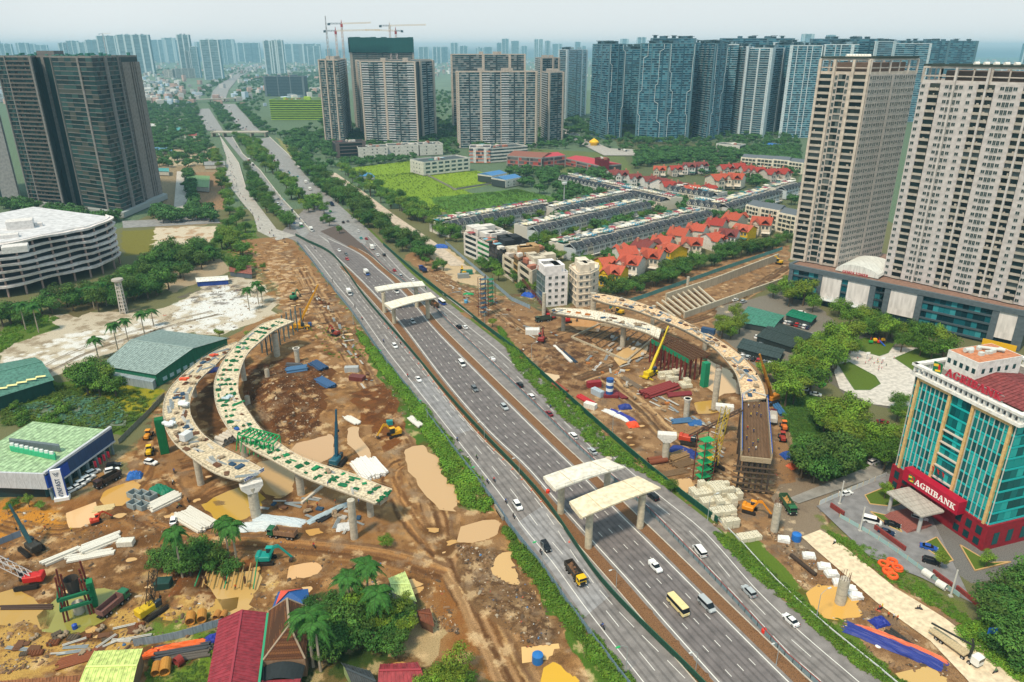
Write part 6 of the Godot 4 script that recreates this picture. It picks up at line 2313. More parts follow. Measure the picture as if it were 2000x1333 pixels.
# ---------------------------------------------------------------- ramps, piers and machines
func at_depth(x: float, y: float, z: float) -> Vector3:
	var q=G(x,y,0.0) if y>130 else G(x,130,0.0)
	var c=cos(PITCH)
	var s=sin(PITCH)
	var v=-(y-666.5)/F
	var d=V((x-1000.0)/F,v*c-s,-c-v*s)
	return V(0,CH,0)+d*(z/d.z)
func resample(pts: Array,n: int) -> Array:
	var l=length_of(pts)
	var out=[]
	for i in n:
		out.append(along(pts,l*i/(n-1))[0])
	return out
func deck(called: String,label: String,lt: String,rt: String,h0: float,h1: float,colour: String,n:=40) -> Array:
	var o=thing(called,label,"ramp")
	var a=resample(smooth_line(P(lt,(h0+h1)*0.5),3.0),n)
	var b=resample(smooth_line(P(rt,(h0+h1)*0.5),3.0),n)
	var m=MB.new()
	var g=MB.new()
	var e=MB.new()
	for i in n:
		var hh=lerpf(h0,h1,i/float(n-1))
		var k=(CH-hh)/(CH-(h0+h1)*0.5)
		a[i]=V(a[i].x*k,hh,a[i].z*k)
		b[i]=V(b[i].x*k,hh,b[i].z*k)
	for i in n-1:
		var D=V(0,-0.45,0)
		var B=V(0,-2.1,0)
		m.q(a[i],a[i+1],b[i+1],b[i])
		for s in [[a,b],[b,a]]:
			var p0: Vector3=s[0][i]
			var p1: Vector3=s[0][i+1]
			var q0: Vector3=p0.lerp(s[1][i],0.22)
			var q1: Vector3=p1.lerp(s[1][i+1],0.22)
			var r0: Vector3=p0.lerp(s[1][i],0.28)
			var r1: Vector3=p1.lerp(s[1][i+1],0.28)
			g.q(p0,p1,p1+D,p0+D)
			g.q(p0+D,p1+D,q1+D*1.6,q0+D*1.6)
			g.q(q0+D*1.6,q1+D*1.6,r1+B,r0+B)
			e.bar(p0+V(0,0.12,0),p1+V(0,0.12,0),0.25,0.24)
		g.q(a[i].lerp(b[i],0.28)+B,a[i+1].lerp(b[i+1],0.28)+B,a[i+1].lerp(b[i+1],0.72)+B,a[i].lerp(b[i],0.72)+B)
	for i in [0,n-1]:
		g.q(a[i],b[i],b[i]+V(0,-0.5,0),a[i]+V(0,-0.5,0))
		g.q(a[i].lerp(b[i],0.25)+V(0,-0.5,0),a[i].lerp(b[i],0.75)+V(0,-0.5,0),a[i].lerp(b[i],0.72)+V(0,-2.1,0),a[i].lerp(b[i],0.28)+V(0,-2.1,0))
	obj("deck_surface",m,M(colour,0.9,"weather",0.07),o)
	obj("girder",g,M("176,164,144",0.9,"blotch",0.08),o)
	obj("edge_kerb",e,M("196,184,164",0.9),o)
	var pb=MB.new()
	for s in [a,b]:
		for i in range(0,n):
			pb.bar(s[i],s[i]+V(0,1.2,0),0.07)
			if i<n-1:
				pb.bar(s[i]+V(0,1.1,0),s[i+1]+V(0,1.1,0),0.05)
	var jb=MB.new()
	for i in range(1,n-1,2):
		jb.bar(a[i]+V(0,0.02,0),b[i]+V(0,0.02,0),0.09,0.05)
	obj("deck_joint",jb,M("150,128,98",0.9),o)
	obj("railing",pb,M("150,136,110",0.7),o)
	return [a,b]
func pier(x: float,y: float,h: float,r: float,label: String,cap:="",ang:=0.0,colour:="190,182,166"):
	var p=G(x,y)
	var o=thing("bridge_pier",label,"pier",p,ang)
	var m=MB.new()
	m.cyl(V(0,-1,0),V(0,h,0),r,r,18)
	obj("column",m,M(colour,0.85,"blotch",0.12),o)
	var j=MB.new()
	for k in range(1,int(h/3.0)+1):
		j.cyl(V(0,k*3.0,0),V(0,k*3.0+0.06,0),r+0.015,r+0.015,18,false)
	obj("joint",j,M("140,132,118",0.9),o)
	if cap=="rebar":
		for k in 12:
			var b=MB.new()
			var e=V(cos(k*TAU/12),0,sin(k*TAU/12))*(r-0.12)
			b.bar(e+V(0,h,0),e+V(R(-0.2,0.2),h+R(1.4,2.2),R(-0.2,0.2)),0.08)
			obj("rebar",b,M("110,66,44",0.8),o)
	elif cap=="T":
		var c=MB.new()
		c.bevel(V(0,h+0.9,0),V(6.4,1.4,2.6),0.15)
		c.q(V(-3.2,h+0.3,1.3),V(3.2,h+0.3,1.3),V(r,h-1.6,r),V(-r,h-1.6,r))
		c.q(V(3.2,h+0.3,-1.3),V(-3.2,h+0.3,-1.3),V(-r,h-1.6,-r),V(r,h-1.6,-r))
		for s in [-1,1]:
			c.q(V(3.2*s,h+0.3,-1.3),V(3.2*s,h+0.3,1.3),V(r*s,h-1.6,r),V(r*s,h-1.6,-r))
		obj("cap",c,M("226,222,216",0.8,"blotch",0.15),o)
	elif cap=="flare":
		var c=MB.new()
		c.cyl(V(0,h-1.5,0),V(0,h,0),r,r*1.45,18)
		obj("head",c,M("214,208,198",0.8),o)
func ramps():
	var d1=deck("curved_ramp","near curved ramp deck ending at the pier by the ochre pond, strewn with panels","468,940 420,925 369,891 336,861 320,828 319,792 330,762 360,729 399,699 429,682 462,668","510,916 468,892 435,876 399,852 376,822 370,798 373,774 388,744 420,714 438,696 470,678",14.0,9.0,"214,196,166")
	var d2=deck("curved_ramp","far curved ramp deck covered with green formwork, sweeping to the yellow crane","732,985 666,960 600,936 564,918 528,898 492,879 456,852 427,807 418,768 421,738 436,705 460,675 487,651 516,631 548,622","766,957 732,945 690,927 630,909 582,891 546,867 510,840 484,804 469,780 464,756 469,723 484,690 510,666 537,645 575,628",10.5,13.5,"220,204,176")
	var d3=deck("white_ramp","short pale ramp deck on the right, running into brown falsework","1074,609 1088,602 1159,607 1211,618 1256,629 1292,644","1076,611 1101,615 1175,627 1214,637 1256,648 1287,662",11.5,12.5,"236,226,206")
	var d4=deck("orange_ramp","long pale orange ramp deck curving round to the unfinished trough on the right","1157,577 1169,574 1224,585 1269,599 1320,620 1369,645 1404,665 1440,690 1469,719 1488,748 1496,778","1157,583 1185,593 1230,603 1275,619 1320,637 1356,655 1391,677 1417,703 1437,729 1446,758 1449,783",13.0,14.0,"234,200,160")
	var k=0
	for r in [[392,946,11.6,1.1,"round pier under the near curved ramp beside the parked tipper road",""],[381,780,8.5,1.0,"round pier under the near curved ramp beside the dark earth",""],[477,893,9.0,1.1,"pier under the green gantry on the far curved ramp",""],[588,966,8.6,1.2,"broad pier under the far curved ramp by the muddy pond",""],[724,1008,8.4,1.0,"pier under the near end of the far curved ramp",""],[477,746,10.2,1.1,"pier by the olive puddle under the far curved ramp",""],[541,695,11.2,1.4,"tall broad pier under the far curved ramp near the scaffolding",""],[692,1051,13.0,1.1,"tall lone round column in front of the far ramp end",""],[523,743,5.2,1.0,"short lone column on the dark earth","rebar"],[485,796,5.0,1.0,"short lone column beside the far curved ramp","rebar"],[581,708,7.0,1.1,"lone flared column near the blue pipes","flare"],
		[1100,646,9.2,1.0,"pier under the tip of the white ramp",""],[1216,675,10.2,1.3,"broad pier under the white ramp beside the shaft",""],[1158,609,10.6,1.5,"pier under the far tip of the orange ramp",""],[1274,637,11.0,1.0,"pier under the orange ramp beside the strutted cutting",""],[1376,684,11.2,1.0,"pier under the orange ramp beneath the blue container",""],[1442,768,11.4,1.0,"pier under the orange ramp by the wide puddle",""],[1062,622,14.0,1.0,"tall bare round column before the cream corner house",""],[1395,799,17.0,1.2,"tall bare concrete column standing in an ochre puddle","rebar"],[1299,899,9.0,1.2,"white-capped pier beside the dark green fence","T"],[1409,851,11.0,1.1,"white-capped pier beside the unfinished trough","T"],[1340,815,8.0,1.1,"flared lone column amid timber and pipes","flare"],[1512,1038,9.2,1.1,"rough round column with bare rods beside the orange digger","rebar"],[1641,1178,7.6,1.3,"short column with bare rods standing in the orange pool","rebar"],[1301,508,7.0,0.9,"small column near the strutted cutting by the villas",""],[1343,560,6.0,0.9,"second small column by the long concrete wall",""]]:
		pier(r[0],r[1],r[2],r[3],r[4],r[5],R(-0.3,0.3))
	# end pier with its cap and the builder's name board
	pier(500,1009,10.6,1.5,"big end pier with a flat cap under the near curved ramp","T",0.55)
	var u: Vector3=(d1[1][0]-d1[0][0]).normalized()
	var ov=V(-u.z,0,u.x)
	var bd=thing("name_board","white board with blue letters on the end of the near curved ramp","sign")
	var bm=MB.new()
	var c: Vector3=d1[0][0].lerp(d1[1][0],0.62)
	bm.box(c+ov*0.3+V(0,-0.4,0),V(7.4,1.2,0.15),Basis(u,Vector3.UP,ov))
	obj("board",bm,M("226,222,214",0.7),bd)
	words(bd,"VINACONEX",1.25,c+ov*0.42+V(0,-0.45,0),Basis(u,Vector3.UP,ov),M("24,64,150",0.5),0.06)
	# the four crossing slabs over the motorway
	k=0
	for r in [["1112,980 1138,1011 1291,953 1246,930",13.2,"nearest of the two near crossing slabs, cream with cracks"],["1061,931 1086,957 1222,913 1182,895",13.2,"paler rear one of the two near crossing slabs, with a thin railing"],["750,592 765,603 852,581 841,571",12.6,"front one of the two far crossing slabs"],["731,561 738,569 831,558 824,549",12.6,"rear one of the two far crossing slabs, with a green net end"]]:
		var p=P(r[0],r[1])
		var o=thing("crossing_slab",r[2],"bridge slab")
		var m=MB.new()
		var n=14
		for i in n:
			var t0=i/float(n)
			var t1=(i+1)/float(n)
			var l0: Vector3=p[0].lerp(p[3],t0)+V(0,sin(t0*PI)*0.5,0)
			var l1: Vector3=p[0].lerp(p[3],t1)+V(0,sin(t1*PI)*0.5,0)
			var r0: Vector3=p[1].lerp(p[2],t0)+V(0,sin(t0*PI)*0.5,0)
			var r1: Vector3=p[1].lerp(p[2],t1)+V(0,sin(t1*PI)*0.5,0)
			var D=V(0,-1.3,0)
			m.q(l0,l1,r1,r0)
			m.q(l0+D*0.35,l1+D*0.35,l1,l0)
			m.q(r0,r1,r1+D*0.35,r0+D*0.35)
			m.q(l0+D*0.35,l1+D*0.35,l1.lerp(r1,0.16)+D,l0.lerp(r0,0.16)+D)
			m.q(r0+D*0.35,r1+D*0.35,r1.lerp(l1,0.16)+D,r0.lerp(l0,0.16)+D)
			m.q(l0.lerp(r0,0.16)+D,l1.lerp(r1,0.16)+D,r1.lerp(l1,0.16)+D,r0.lerp(l0,0.16)+D)
		for e in [[p[0],p[1]],[p[3],p[2]]]:
			m.q(e[0],e[1],e[1]+V(0,-0.9,0),e[0]+V(0,-0.9,0))
		obj("slab",m,M(["232,218,188","226,220,206","232,224,206","228,224,212"][k],0.9,"blotch",0.07),o)
		var cr=MB.new()
		for j in 3:
			var t=[0.24,0.5,0.76][j]
			cr.bar(p[0].lerp(p[3],t)+V(0,0.36,0),p[1].lerp(p[2],t)+V(0,0.36,0),0.07,0.12)
		obj("joint",cr,M("176,150,108",0.9),o)
		for cxy in [["1149,1070","1250,1031"],["1095,1003","1185,958"],["770,632","836,622"],["751,611","814,600"]][k]:
			var q: Vector3=P(cxy)[0]
			var cm=MB.new()
			cm.cyl(q,q+V(0,r[1]-1.3,0),1.05,1.05,20)
			obj("column",cm,M("202,190,166",0.85,"blotch",0.1),o)
		if k==1 or k==3:
			var rb=MB.new()
			for j in 9:
				var q: Vector3=p[1].lerp(p[2],j/8.0)
				rb.bar(q,q+V(0,1.2,0),0.06)
				if j<8:
					rb.bar(q+V(0,1.1,0),p[1].lerp(p[2],(j+1)/8.0)+V(0,1.1,0),0.05)
			obj("railing",rb,M("150,150,150",0.6),o)
		if k==3:
			var gn=MB.new()
			gn.q(p[3]+V(0,0.2,0),p[2]+V(0,0.2,0),p[2]+V(0.8,-3.0,0.4),p[3]+V(0.8,-2.4,0.4))
			obj("net",gn,M("20,170,110",0.9),o)
		k+=1
	trestles(d4)
	cutting()
	deck_load(d1,"near curved ramp deck",90,false)
	deck_load(d2,"far curved ramp deck",210,true)
	deck_load(d3,"white ramp deck",30,false)
	for r in [["1190,640 1130,700 1190,760 1300,830 1420,930","1290,700 1230,730 1250,760 1370,800 1440,860","mud of the right building site",90],["860,560 980,640 1060,690","940,560 1040,625 1120,660","mud by the tall green fence",40],["480,1000 560,1010 680,1040","560,975 640,960 720,1020","mud below the far ramp",26],["20,1240 160,1230 300,1200","60,1300 180,1290 300,1240","yellow mud at the bottom left",40],["600,560 660,660 720,790","650,600 700,690 760,780","muddy lane left of the motorway",40]]:
		deck_load([resample(P(r[0],0.05),20),resample(P(r[1],0.05),20)],r[2],r[3],false)
	deck_load(d4,"orange ramp deck",90,false)
func deck_load(d: Array, where: String, n: int, green: bool):
	var col=["20,130,80","24,110,70","30,150,96"] if green else ["120,70,40","206,204,200","96,84,70","190,120,60","60,90,120"]
	var kinds=[]
	for k in 10:
		var o=Node3D.new()
		var nm: String=["formwork_stack","timber_bundle","pipe_bundle","sheet_stack","heap_of_fittings"][k%5]
		o.name=numbered(nm)
		o.set_meta("called",nm)
		add_child(o)
		var m=MB.new()
		var cl: String=col[rng.randi()%col.size()] if k%5<1 or green and k%2==0 else ["126,80,46","150,160,166","206,204,198","110,74,50","160,140,116"][k%5]
		match k%5:
			0:
				m.box(V(0,0.25,0),V(2.2,0.5,1.4))
				for j in 4:
					m.box(V(-0.9+j*0.6,0.55,0),V(0.1,0.15,1.4))
			1:
				for j in 3:
					m.bar(V(-3,0.15+j*0.06,j*0.4),V(3,0.15,j*0.4+0.2),0.25,0.1)
			2:
				for j in 4:
					m.cyl(V(-2.5,0.2+(j%2)*0.2,j*0.22),V(2.5,0.2+(j%2)*0.2,j*0.22),0.12,0.12,6)
			3:
				m.box(V(0,0.15,0),V(2.6,0.12,1.6),Basis(Vector3.FORWARD,0.05))
				m.box(V(0.3,0.3,0.2),V(2.2,0.1,1.2),Basis(Vector3.UP,0.2))
			4:
				for j in 7:
					m.bevel(V(R(-1,1),0.3+R(0,0.5),R(-0.8,0.8)),V(R(0.5,1.4),R(0.3,0.6),R(0.4,1.0)),0.08,Basis(Vector3.UP,R(0,3)))
		obj("piece",m,M(cl,0.8,"grain",0.6),o)
		tag(o,"%s lying on the %s"%[["green formwork panel" if green else "small formwork panel","bundle of long timber boards","bundle of thin steel pipes","loose steel sheets","heap of fittings"][k%5],where],["formwork","timber","pipes","steel sheet","heap"][k%5],"materials lying on the %s"%where)
		kinds.append(o)
	for i in n:
		var t=rng.randf()
		var x=int(t*(d[0].size()-1))
		var p: Vector3=d[0][x].lerp(d[1][x],R(0.12,0.88))
		var dirn: Vector3=d[0][min(x+1,d[0].size()-1)]-d[0][max(x-1,0)]
		var turn=yaw(dirn.normalized())+(R(-0.2,0.2) if rng.randf()<0.7 else R(0,3))
		var o: Node3D=kinds[i%10]
		if i<10:
			o.position=p
			o.rotation.y=turn
		else:
			dup(kinds[(0 if green and rng.randf()<0.55 else rng.randi()%10)],p,turn,"","",R(0.45,0.85) if green else R(0.6,1.2))
func trestles(d4: Array):
	# brown falsework that carries the next span of the white ramp
	var o=thing("falsework","brown steel falsework trestle with a green side net carrying new formwork","falsework")
	var a=P("1292,652 1335,668 1388,694",11.0)
	var b=P("1272,664 1305,682 1345,704",11.0)
	var m=MB.new()
	var n=30
	var l=resample(a,n)
	var r=resample(b,n)
	for i in n:
		m.bar(l[i],r[i],0.35,0.3)
	for k in 7:
		for i in n-1:
			m.bar(l[i].lerp(r[i],k/6.0)+V(0,0.35,0),l[i+1].lerp(r[i+1],k/6.0)+V(0,0.35,0),0.3,0.4)
	obj("beam",m,M("104,74,52",0.85,"blotch",0.2),o)
	for i in range(0,n,3):
		for s in [l[i],r[i],(l[i]+r[i])*0.5]:
			var pm=MB.new()
			pm.bar(V(s.x,0,s.z),s+V(0,-0.2,0),0.6)
			obj("post",pm,M("120,46,40",0.7,"blotch",0.2),o)
		if i+4<n and i%2==0:
			var bm=MB.new()
			bm.bar(V(r[i].x,1,r[i].z),r[i+4],0.3)
			bm.bar(V(l[i].x,1,l[i].z),l[i+4],0.3)
			obj("brace",bm,M("110,60,46",0.7),o)
	var gm=MB.new()
	for i in n-1:
		gm.q(r[i]+V(0,0.7,0.4),r[i+1]+V(0,0.7,0.4),r[i+1]+V(0,-1.4,0.4),r[i]+V(0,-1.4,0.4))
	obj("net",gm,M("24,120,84",0.9),o)
	# trough of formwork that continues the orange ramp
	var t=thing("formwork_trough","unfinished box trough with brown board floor and blue railings, workers inside","formwork")
	var p=P("1449,784 1498,786 1507,896 1448,890",13.0)
	var f=MB.new()
	var H=V(0,1.6,0)
	for i in 9:
		var s0=i/9.0
		var s1=(i+0.93)/9.0
		f.q(p[0].lerp(p[1],s0),p[0].lerp(p[1],s1),p[3].lerp(p[2],s1),p[3].lerp(p[2],s0))
		f.bar(p[0].lerp(p[1],s0)+V(0,0.2,0),p[3].lerp(p[2],s0)+V(0,0.2,0),0.15,0.4)
	f.q(p[0]+V(0,-1.8,0),p[1]+V(0,-1.8,0),p[2]+V(0,-1.8,0),p[3]+V(0,-1.8,0))
	obj("floor",f,M("112,86,64",0.9,"streak",0.1),t)
	var w=MB.new()
	w.bar(p[0]+H*0.3,p[3]+H*0.3,0.5,2.6)
	w.bar(p[1]+H*0.3,p[2]+H*0.3,0.5,2.6)
	w.bar(p[3]+V(0,-0.9,0),p[2]+V(0,-0.9,0),1.2,1.6)
	obj("side_wall",w,M("168,150,124",0.9,"blotch",0.2),t)
	var rl=MB.new()
	for s in [[p[0],p[3]],[p[1],p[2]]]:
		for i in 22:
			var q: Vector3=s[0].lerp(s[1],i/21.0)
			rl.bar(q+H,q+H+V(0,1.2,0),0.1)
		rl.bar(s[0]+H+V(0,1.0,0),s[1]+H+V(0,1.0,0),0.12,0.7)
	obj("railing",rl,M("40,96,190",0.6),t)
	for i in 4:
		for k in 6:
			var pm=MB.new()
			var q: Vector3=p[3].lerp(p[2],k/5.0).lerp(p[0].lerp(p[1],k/5.0),i*0.3)
			pm.bar(V(q.x,0,q.z),q+V(0,-1.8,0),0.5)
			obj("post",pm,M("72,62,56",0.8),t)
	var sb=MB.new()
	for k in 5:
		sb.bar(V(p[3].x-2,1.5+k*2.0,p[3].z+R(0,1)),V(p[2].x+2,1.2+k*2.0,p[2].z+R(0,1)),0.4)
	obj("cross_beam",sb,M("90,74,60",0.8),t)
	# steel props under the far end of the far curved ramp
	var s=thing("scaffold","grey steel prop scaffold under the far end of the far curved ramp","scaffold")
	for i in 9:
		for k in 2:
			var pm=MB.new()
			var q=G(512+i*8.5+k*10,690-i*6.5+k*4)
			pm.bar(q,q+V(0,11.0,0),0.5)
			obj("post",pm,M("84,100,104",0.7),s)
	var xb=MB.new()
	for i in 8:
		xb.bar(G(512+i*8.5,690-i*6.5)+V(0,1,0),G(520.5+i*8.5,683.5-i*6.5)+V(0,10,0),0.25)
	obj("brace",xb,M("84,100,104",0.7),s)
	# green gantry on the deck
	var g=thing("green_gantry","bright green steel formwork gantry spanning the far curved ramp","gantry")
	var ga=P("466,866 535,884",10.8)
	var gb=P("490,852 548,868",10.8)
	for i in 9:
		var gm2=MB.new()
		var q0: Vector3=ga[0].lerp(ga[1],i/8.0)
		var q1: Vector3=gb[0].lerp(gb[1],i/8.0)
		gm2.bar(q0,q0+V(0,3.0,0),0.3)
		gm2.bar(q1,q1+V(0,3.0,0),0.3)
		gm2.bar(q0+V(0,3.0,0),q1+V(0,3.0,0),0.35)
		gm2.bar(q0+V(0,3.0,0),q0+V(-0.6,-2.0,1.5),0.25)
		obj("frame",gm2,M("16,150,84",0.6),g)
	var gl=MB.new()
	gl.bar(ga[0]+V(0,3.2,0),ga[1]+V(0,3.2,0),0.3)
	gl.bar(gb[0]+V(0,3.2,0),gb[1]+V(0,3.2,0),0.3)
	gl.bar(ga[0]+V(0,1.4,0),ga[1]+V(0,1.4,0),0.25)
	obj("rail",gl,M("16,140,80",0.6),g)
	# slim green netted stair tower beside the near ramp
	stair_tower(322,884,hgt(322,884,818),"slim green netted stair tower beside the near curved ramp","14,110,64",2.6)
	stair_tower(1372,942,hgt(1372,942,858),"rusty scaffold stair tower with green landings by the concrete blocks","24,150,90",4.4,true)
	stair_tower(1375,755,11.0,"green netted stair tower against the brown falsework","30,140,100",2.4)
	stair_tower(944,618,hgt(944,618,545),"rusty column cage with blue landings beside the tall green fence","60,90,110",4.0,true)
	stair_tower(958,596,hgt(958,596,545),"green pipe column cage behind the rusty one","20,120,80",4.0,true)
	# pier form in the green pool
	var f2=thing("pier_formwork","green steel pier formwork on rusty legs standing in the green pool","formwork",G(155,1196),0.5)
	var cm=MB.new()
	cm.cyl(V(0,-0.5,0),V(0,3.0,0),1.3,1.3,16)
	obj("column",cm,M("190,184,172",0.85),f2)
	for s2 in [[-1,-1],[1,-1],[1,1],[-1,1]]:
		for k2 in 2:
			var lm=MB.new()
			lm.bar(V(s2[0]*2.4+k2*0.8*s2[0],-0.5,s2[1]*2.2),V(s2[0]*2.0+k2*0.6*s2[0],10.5+R(0,3),s2[1]*2.0),0.4)
			obj("leg",lm,M("110,50,40",0.8,"blotch",0.3),f2)
	for y in [4.0,7.0]:
		var gm3=MB.new()
		for q2 in [[V(-3.4,y,2.6),V(3.4,y,2.6)],[V(-3.4,y,-2.6),V(3.4,y,-2.6)],[V(-3.2,y,-2.8),V(-3.2,y,2.8)],[V(3.2,y,-2.8),V(3.2,y,2.8)]]:
			gm3.bar(q2[0],q2[1],0.7,0.8)
		obj("girdle",gm3,M("24,110,76",0.7,"blotch",0.3),f2)
	var tm=MB.new()
	for i in 12:
		var a0=TAU*i/12.0
		var a1=TAU*(i+1)/12.0
		tm.q(V(cos(a0)*1.7,10.5,sin(a0)*1.7),V(cos(a1)*1.7,10.5,sin(a1)*1.7),V(cos(a1)*1.2,5.5,sin(a1)*1.2),V(cos(a0)*1.2,5.5,sin(a0)*1.2))
	obj("form_shell",tm,M("70,64,60",0.8),f2)
	var sp=MB.new()
	sp.box(V(3.6,4.5,0),V(1.4,7.5,2.2))
	obj("side_panel",sp,M("20,120,76",0.7),f2)
func stair_tower(x: float,y: float,h: float,label: String,colour: String,w: float,open:=false):
	var o=thing("stair_tower",label,"scaffold tower",G(x,y),0.4)
	for s in [[-1,-1],[1,-1],[1,1],[-1,1]]:
		var m=MB.new()
		m.bar(V(s[0]*w*0.5,0,s[1]*w*0.5),V(s[0]*w*0.5,h+(R(0,2) if open else 0.0),s[1]*w*0.5),0.24 if open else 0.15)
		obj("post",m,M("104,54,40" if open else colour,0.7),o)
	var n=int(h/2.4)
	for k in range(1,n+1):
		var m=MB.new()
		m.box(V(0,k*h/n-0.2,0),V(w*(0.9 if open else 1.0),0.15,w*(0.7 if open else 1.0)))
		for s in [-1,1]:
			m.bar(V(-w*0.5,k*h/n+0.9,s*w*0.5),V(w*0.5,k*h/n+0.9,s*w*0.5),0.1)
			m.bar(V(-w*0.5,(k-1)*h/n,s*w*0.5),V(w*0.5,k*h/n,s*w*0.5),0.08)
		obj("landing",m,M(colour,0.7),o)
	if not open:
		var m=MB.new()
		m.box(V(0,h*0.5,0),V(w+0.1,h,w+0.1))
		obj("net",m,M(colour,0.9,"streak",0.3),o)
func cutting():
	# long walls of the underpass and its struts
	var o=thing("underpass_wall","long grey concrete retaining walls of the underpass with cross struts","retaining wall")
	for s in [["1300,590 1400,556 1519,510",5.0],["1336,622 1420,592 1530,553",3.4]]:
		var m=MB.new()
		var p=P(s[0])
		for i in p.size()-1:
			m.bar(p[i]+V(0,s[1]*0.5,0),p[i+1]+V(0,s[1]*0.5,0),0.9,s[1])
		obj("wall",m,M("190,180,160",0.85,"streak",0.06),o)
	for k in 9:
		var m=MB.new()
		var a=G(1282,600).lerp(G(1362,568),k/8.0)
		var b=G(1318,628).lerp(G(1398,600),k/8.0)
		m.bar(a+V(0,2.6,0),b+V(0,2.6,0),0.8,0.9)
		obj("strut",m,M("196,186,166",0.85),o)
	var sh=thing("shaft","deep rectangular shaft with concrete walls and steel struts beside the white ramp","excavation")
	var c=P("1117,660 1172,634 1296,646 1224,706")
	for i in 4:
		var m=MB.new()
		m.bar(c[i]+V(0,-2.8,0),c[(i+1)%4]+V(0,-2.8,0),1.0,7.0)
		obj("wall",m,M("176,162,138",0.9,"streak",0.1),sh)
	for k in 7:
		for lv in [-0.6,-3.2]:
			var m=MB.new()
			m.bar(c[0].lerp(c[3],(k+0.5)/7.0)+V(0,lv,0),c[1].lerp(c[2],(k+0.5)/7.0)+V(0,lv,0),0.5)
			obj("strut",m,M("96,80,66",0.8),sh)
	# sheet-pile pit bottom left of the trees
	var pit=thing("excavation_frame","timbered pit with rusty posts and green walings beside the palm grove","excavation",G(440,1130))
	for k in 6:
		var m=MB.new()
		m.bar(V(-7+k*2.6,-3,-3+(k%2)*5),V(-7+k*2.6,2.2,-3+(k%2)*5),0.45)
		obj("post",m,M("84,58,40",0.8),pit)
	for k in 9:
		var m=MB.new()
		m.bar(V(-8+k*1.9,R(0.5,2.0),-5),V(-6+k*1.9,R(0.5,2.0),5),0.28)
		obj("waling",m,M("40,130,84" if k%4==0 else "170,140,90",0.8),pit)

# ---- machines: x is forward
func crawler(o: Node3D,l: float,w: float,h: float):
	for s in [-1,1]:
		var m=MB.new()
		m.bevel(V(0,h*0.5,s*w*0.5),V(l,h,w*0.28),h*0.3)
		for k in int(l/0.35):
			m.box(V(-l*0.45+k*0.35,h+0.02,s*w*0.5),V(0.14,0.08,w*0.29))
		obj("track",m,M("44,38,34",0.9,"grain",0.6),o)
func excavator(x: float,y: float,turn: float,colour: String,label: String,sc:=1.0,reach:=0.5):
	var o=thing("excavator",label,"excavator",on(x,y),turn)
	o.scale=Vector3.ONE*sc
	crawler(o,4.2,2.6,0.95)
	var m=MB.new()
	m.bevel(V(-0.5,1.75,0.1),V(3.4,1.2,2.6),0.18)
	m.bevel(V(-1.7,2.0,0),V(1.2,1.5,2.7),0.3)
	obj("body",m,M(colour,0.5,"grain",0.4),o)
	var c=MB.new()
	c.bevel(V(0.8,2.7,-0.75),V(1.6,1.8,1.1),0.15)
	obj("cab",c,M("36,48,54",0.25),o)
	var cr=MB.new()
	cr.box(V(0.8,3.65,-0.75),V(1.7,0.12,1.2))
	obj("cab_roof",cr,M(colour,0.5),o)
	var knee=V(3.6,4.6,0.3)
	var tip=V(4.4+reach*2.2,1.4,0.3)
	var b=MB.new()
	b.bar(V(0.9,2.0,0.3),V(2.2,4.4,0.3),0.4,0.62)
	b.bar(V(2.2,4.4,0.3),knee,0.38,0.5)
	obj("boom",b,M(colour,0.5,"grain",0.4),o)
	var s=MB.new()
	s.bar(knee+V(-0.5,0.4,0),tip,0.32,0.42)
	s.cyl(V(2.0,4.8,0.3),knee+V(-0.4,0.6,0),0.1,0.1,6)
	obj("stick",s,M(colour,0.5,"grain",0.4),o)
	var k=MB.new()
	k.bevel(tip+V(-0.2,-0.5,0),V(0.9,1.0,1.1),0.2,Basis(Vector3.FORWARD,0.5))
	for j in 4:
		k.bar(tip+V(-0.5,-1.0,-0.4+j*0.27),tip+V(-0.75,-1.25,-0.4+j*0.27),0.12)
	obj("bucket",k,M("70,58,50",0.7),o)
func wheels(o: Node3D,xs: Array,w: float,r: float,tw:=0.3):
	for x in xs:
		for s in [-1,1]:
			var m=MB.new()
			m.cyl(V(x,r,s*w*0.5-tw*0.5),V(x,r,s*w*0.5+tw*0.5),r,r,12)
			var wo=obj("wheel",m,M("28,26,26",0.9),o)
			var h=MB.new()
			h.cyl(V(x,r,s*(w*0.5+tw*0.4)),V(x,r,s*(w*0.5+tw*0.55)),r*0.55,r*0.5,10)
			obj("rim",h,M("150,150,150",0.5),wo)
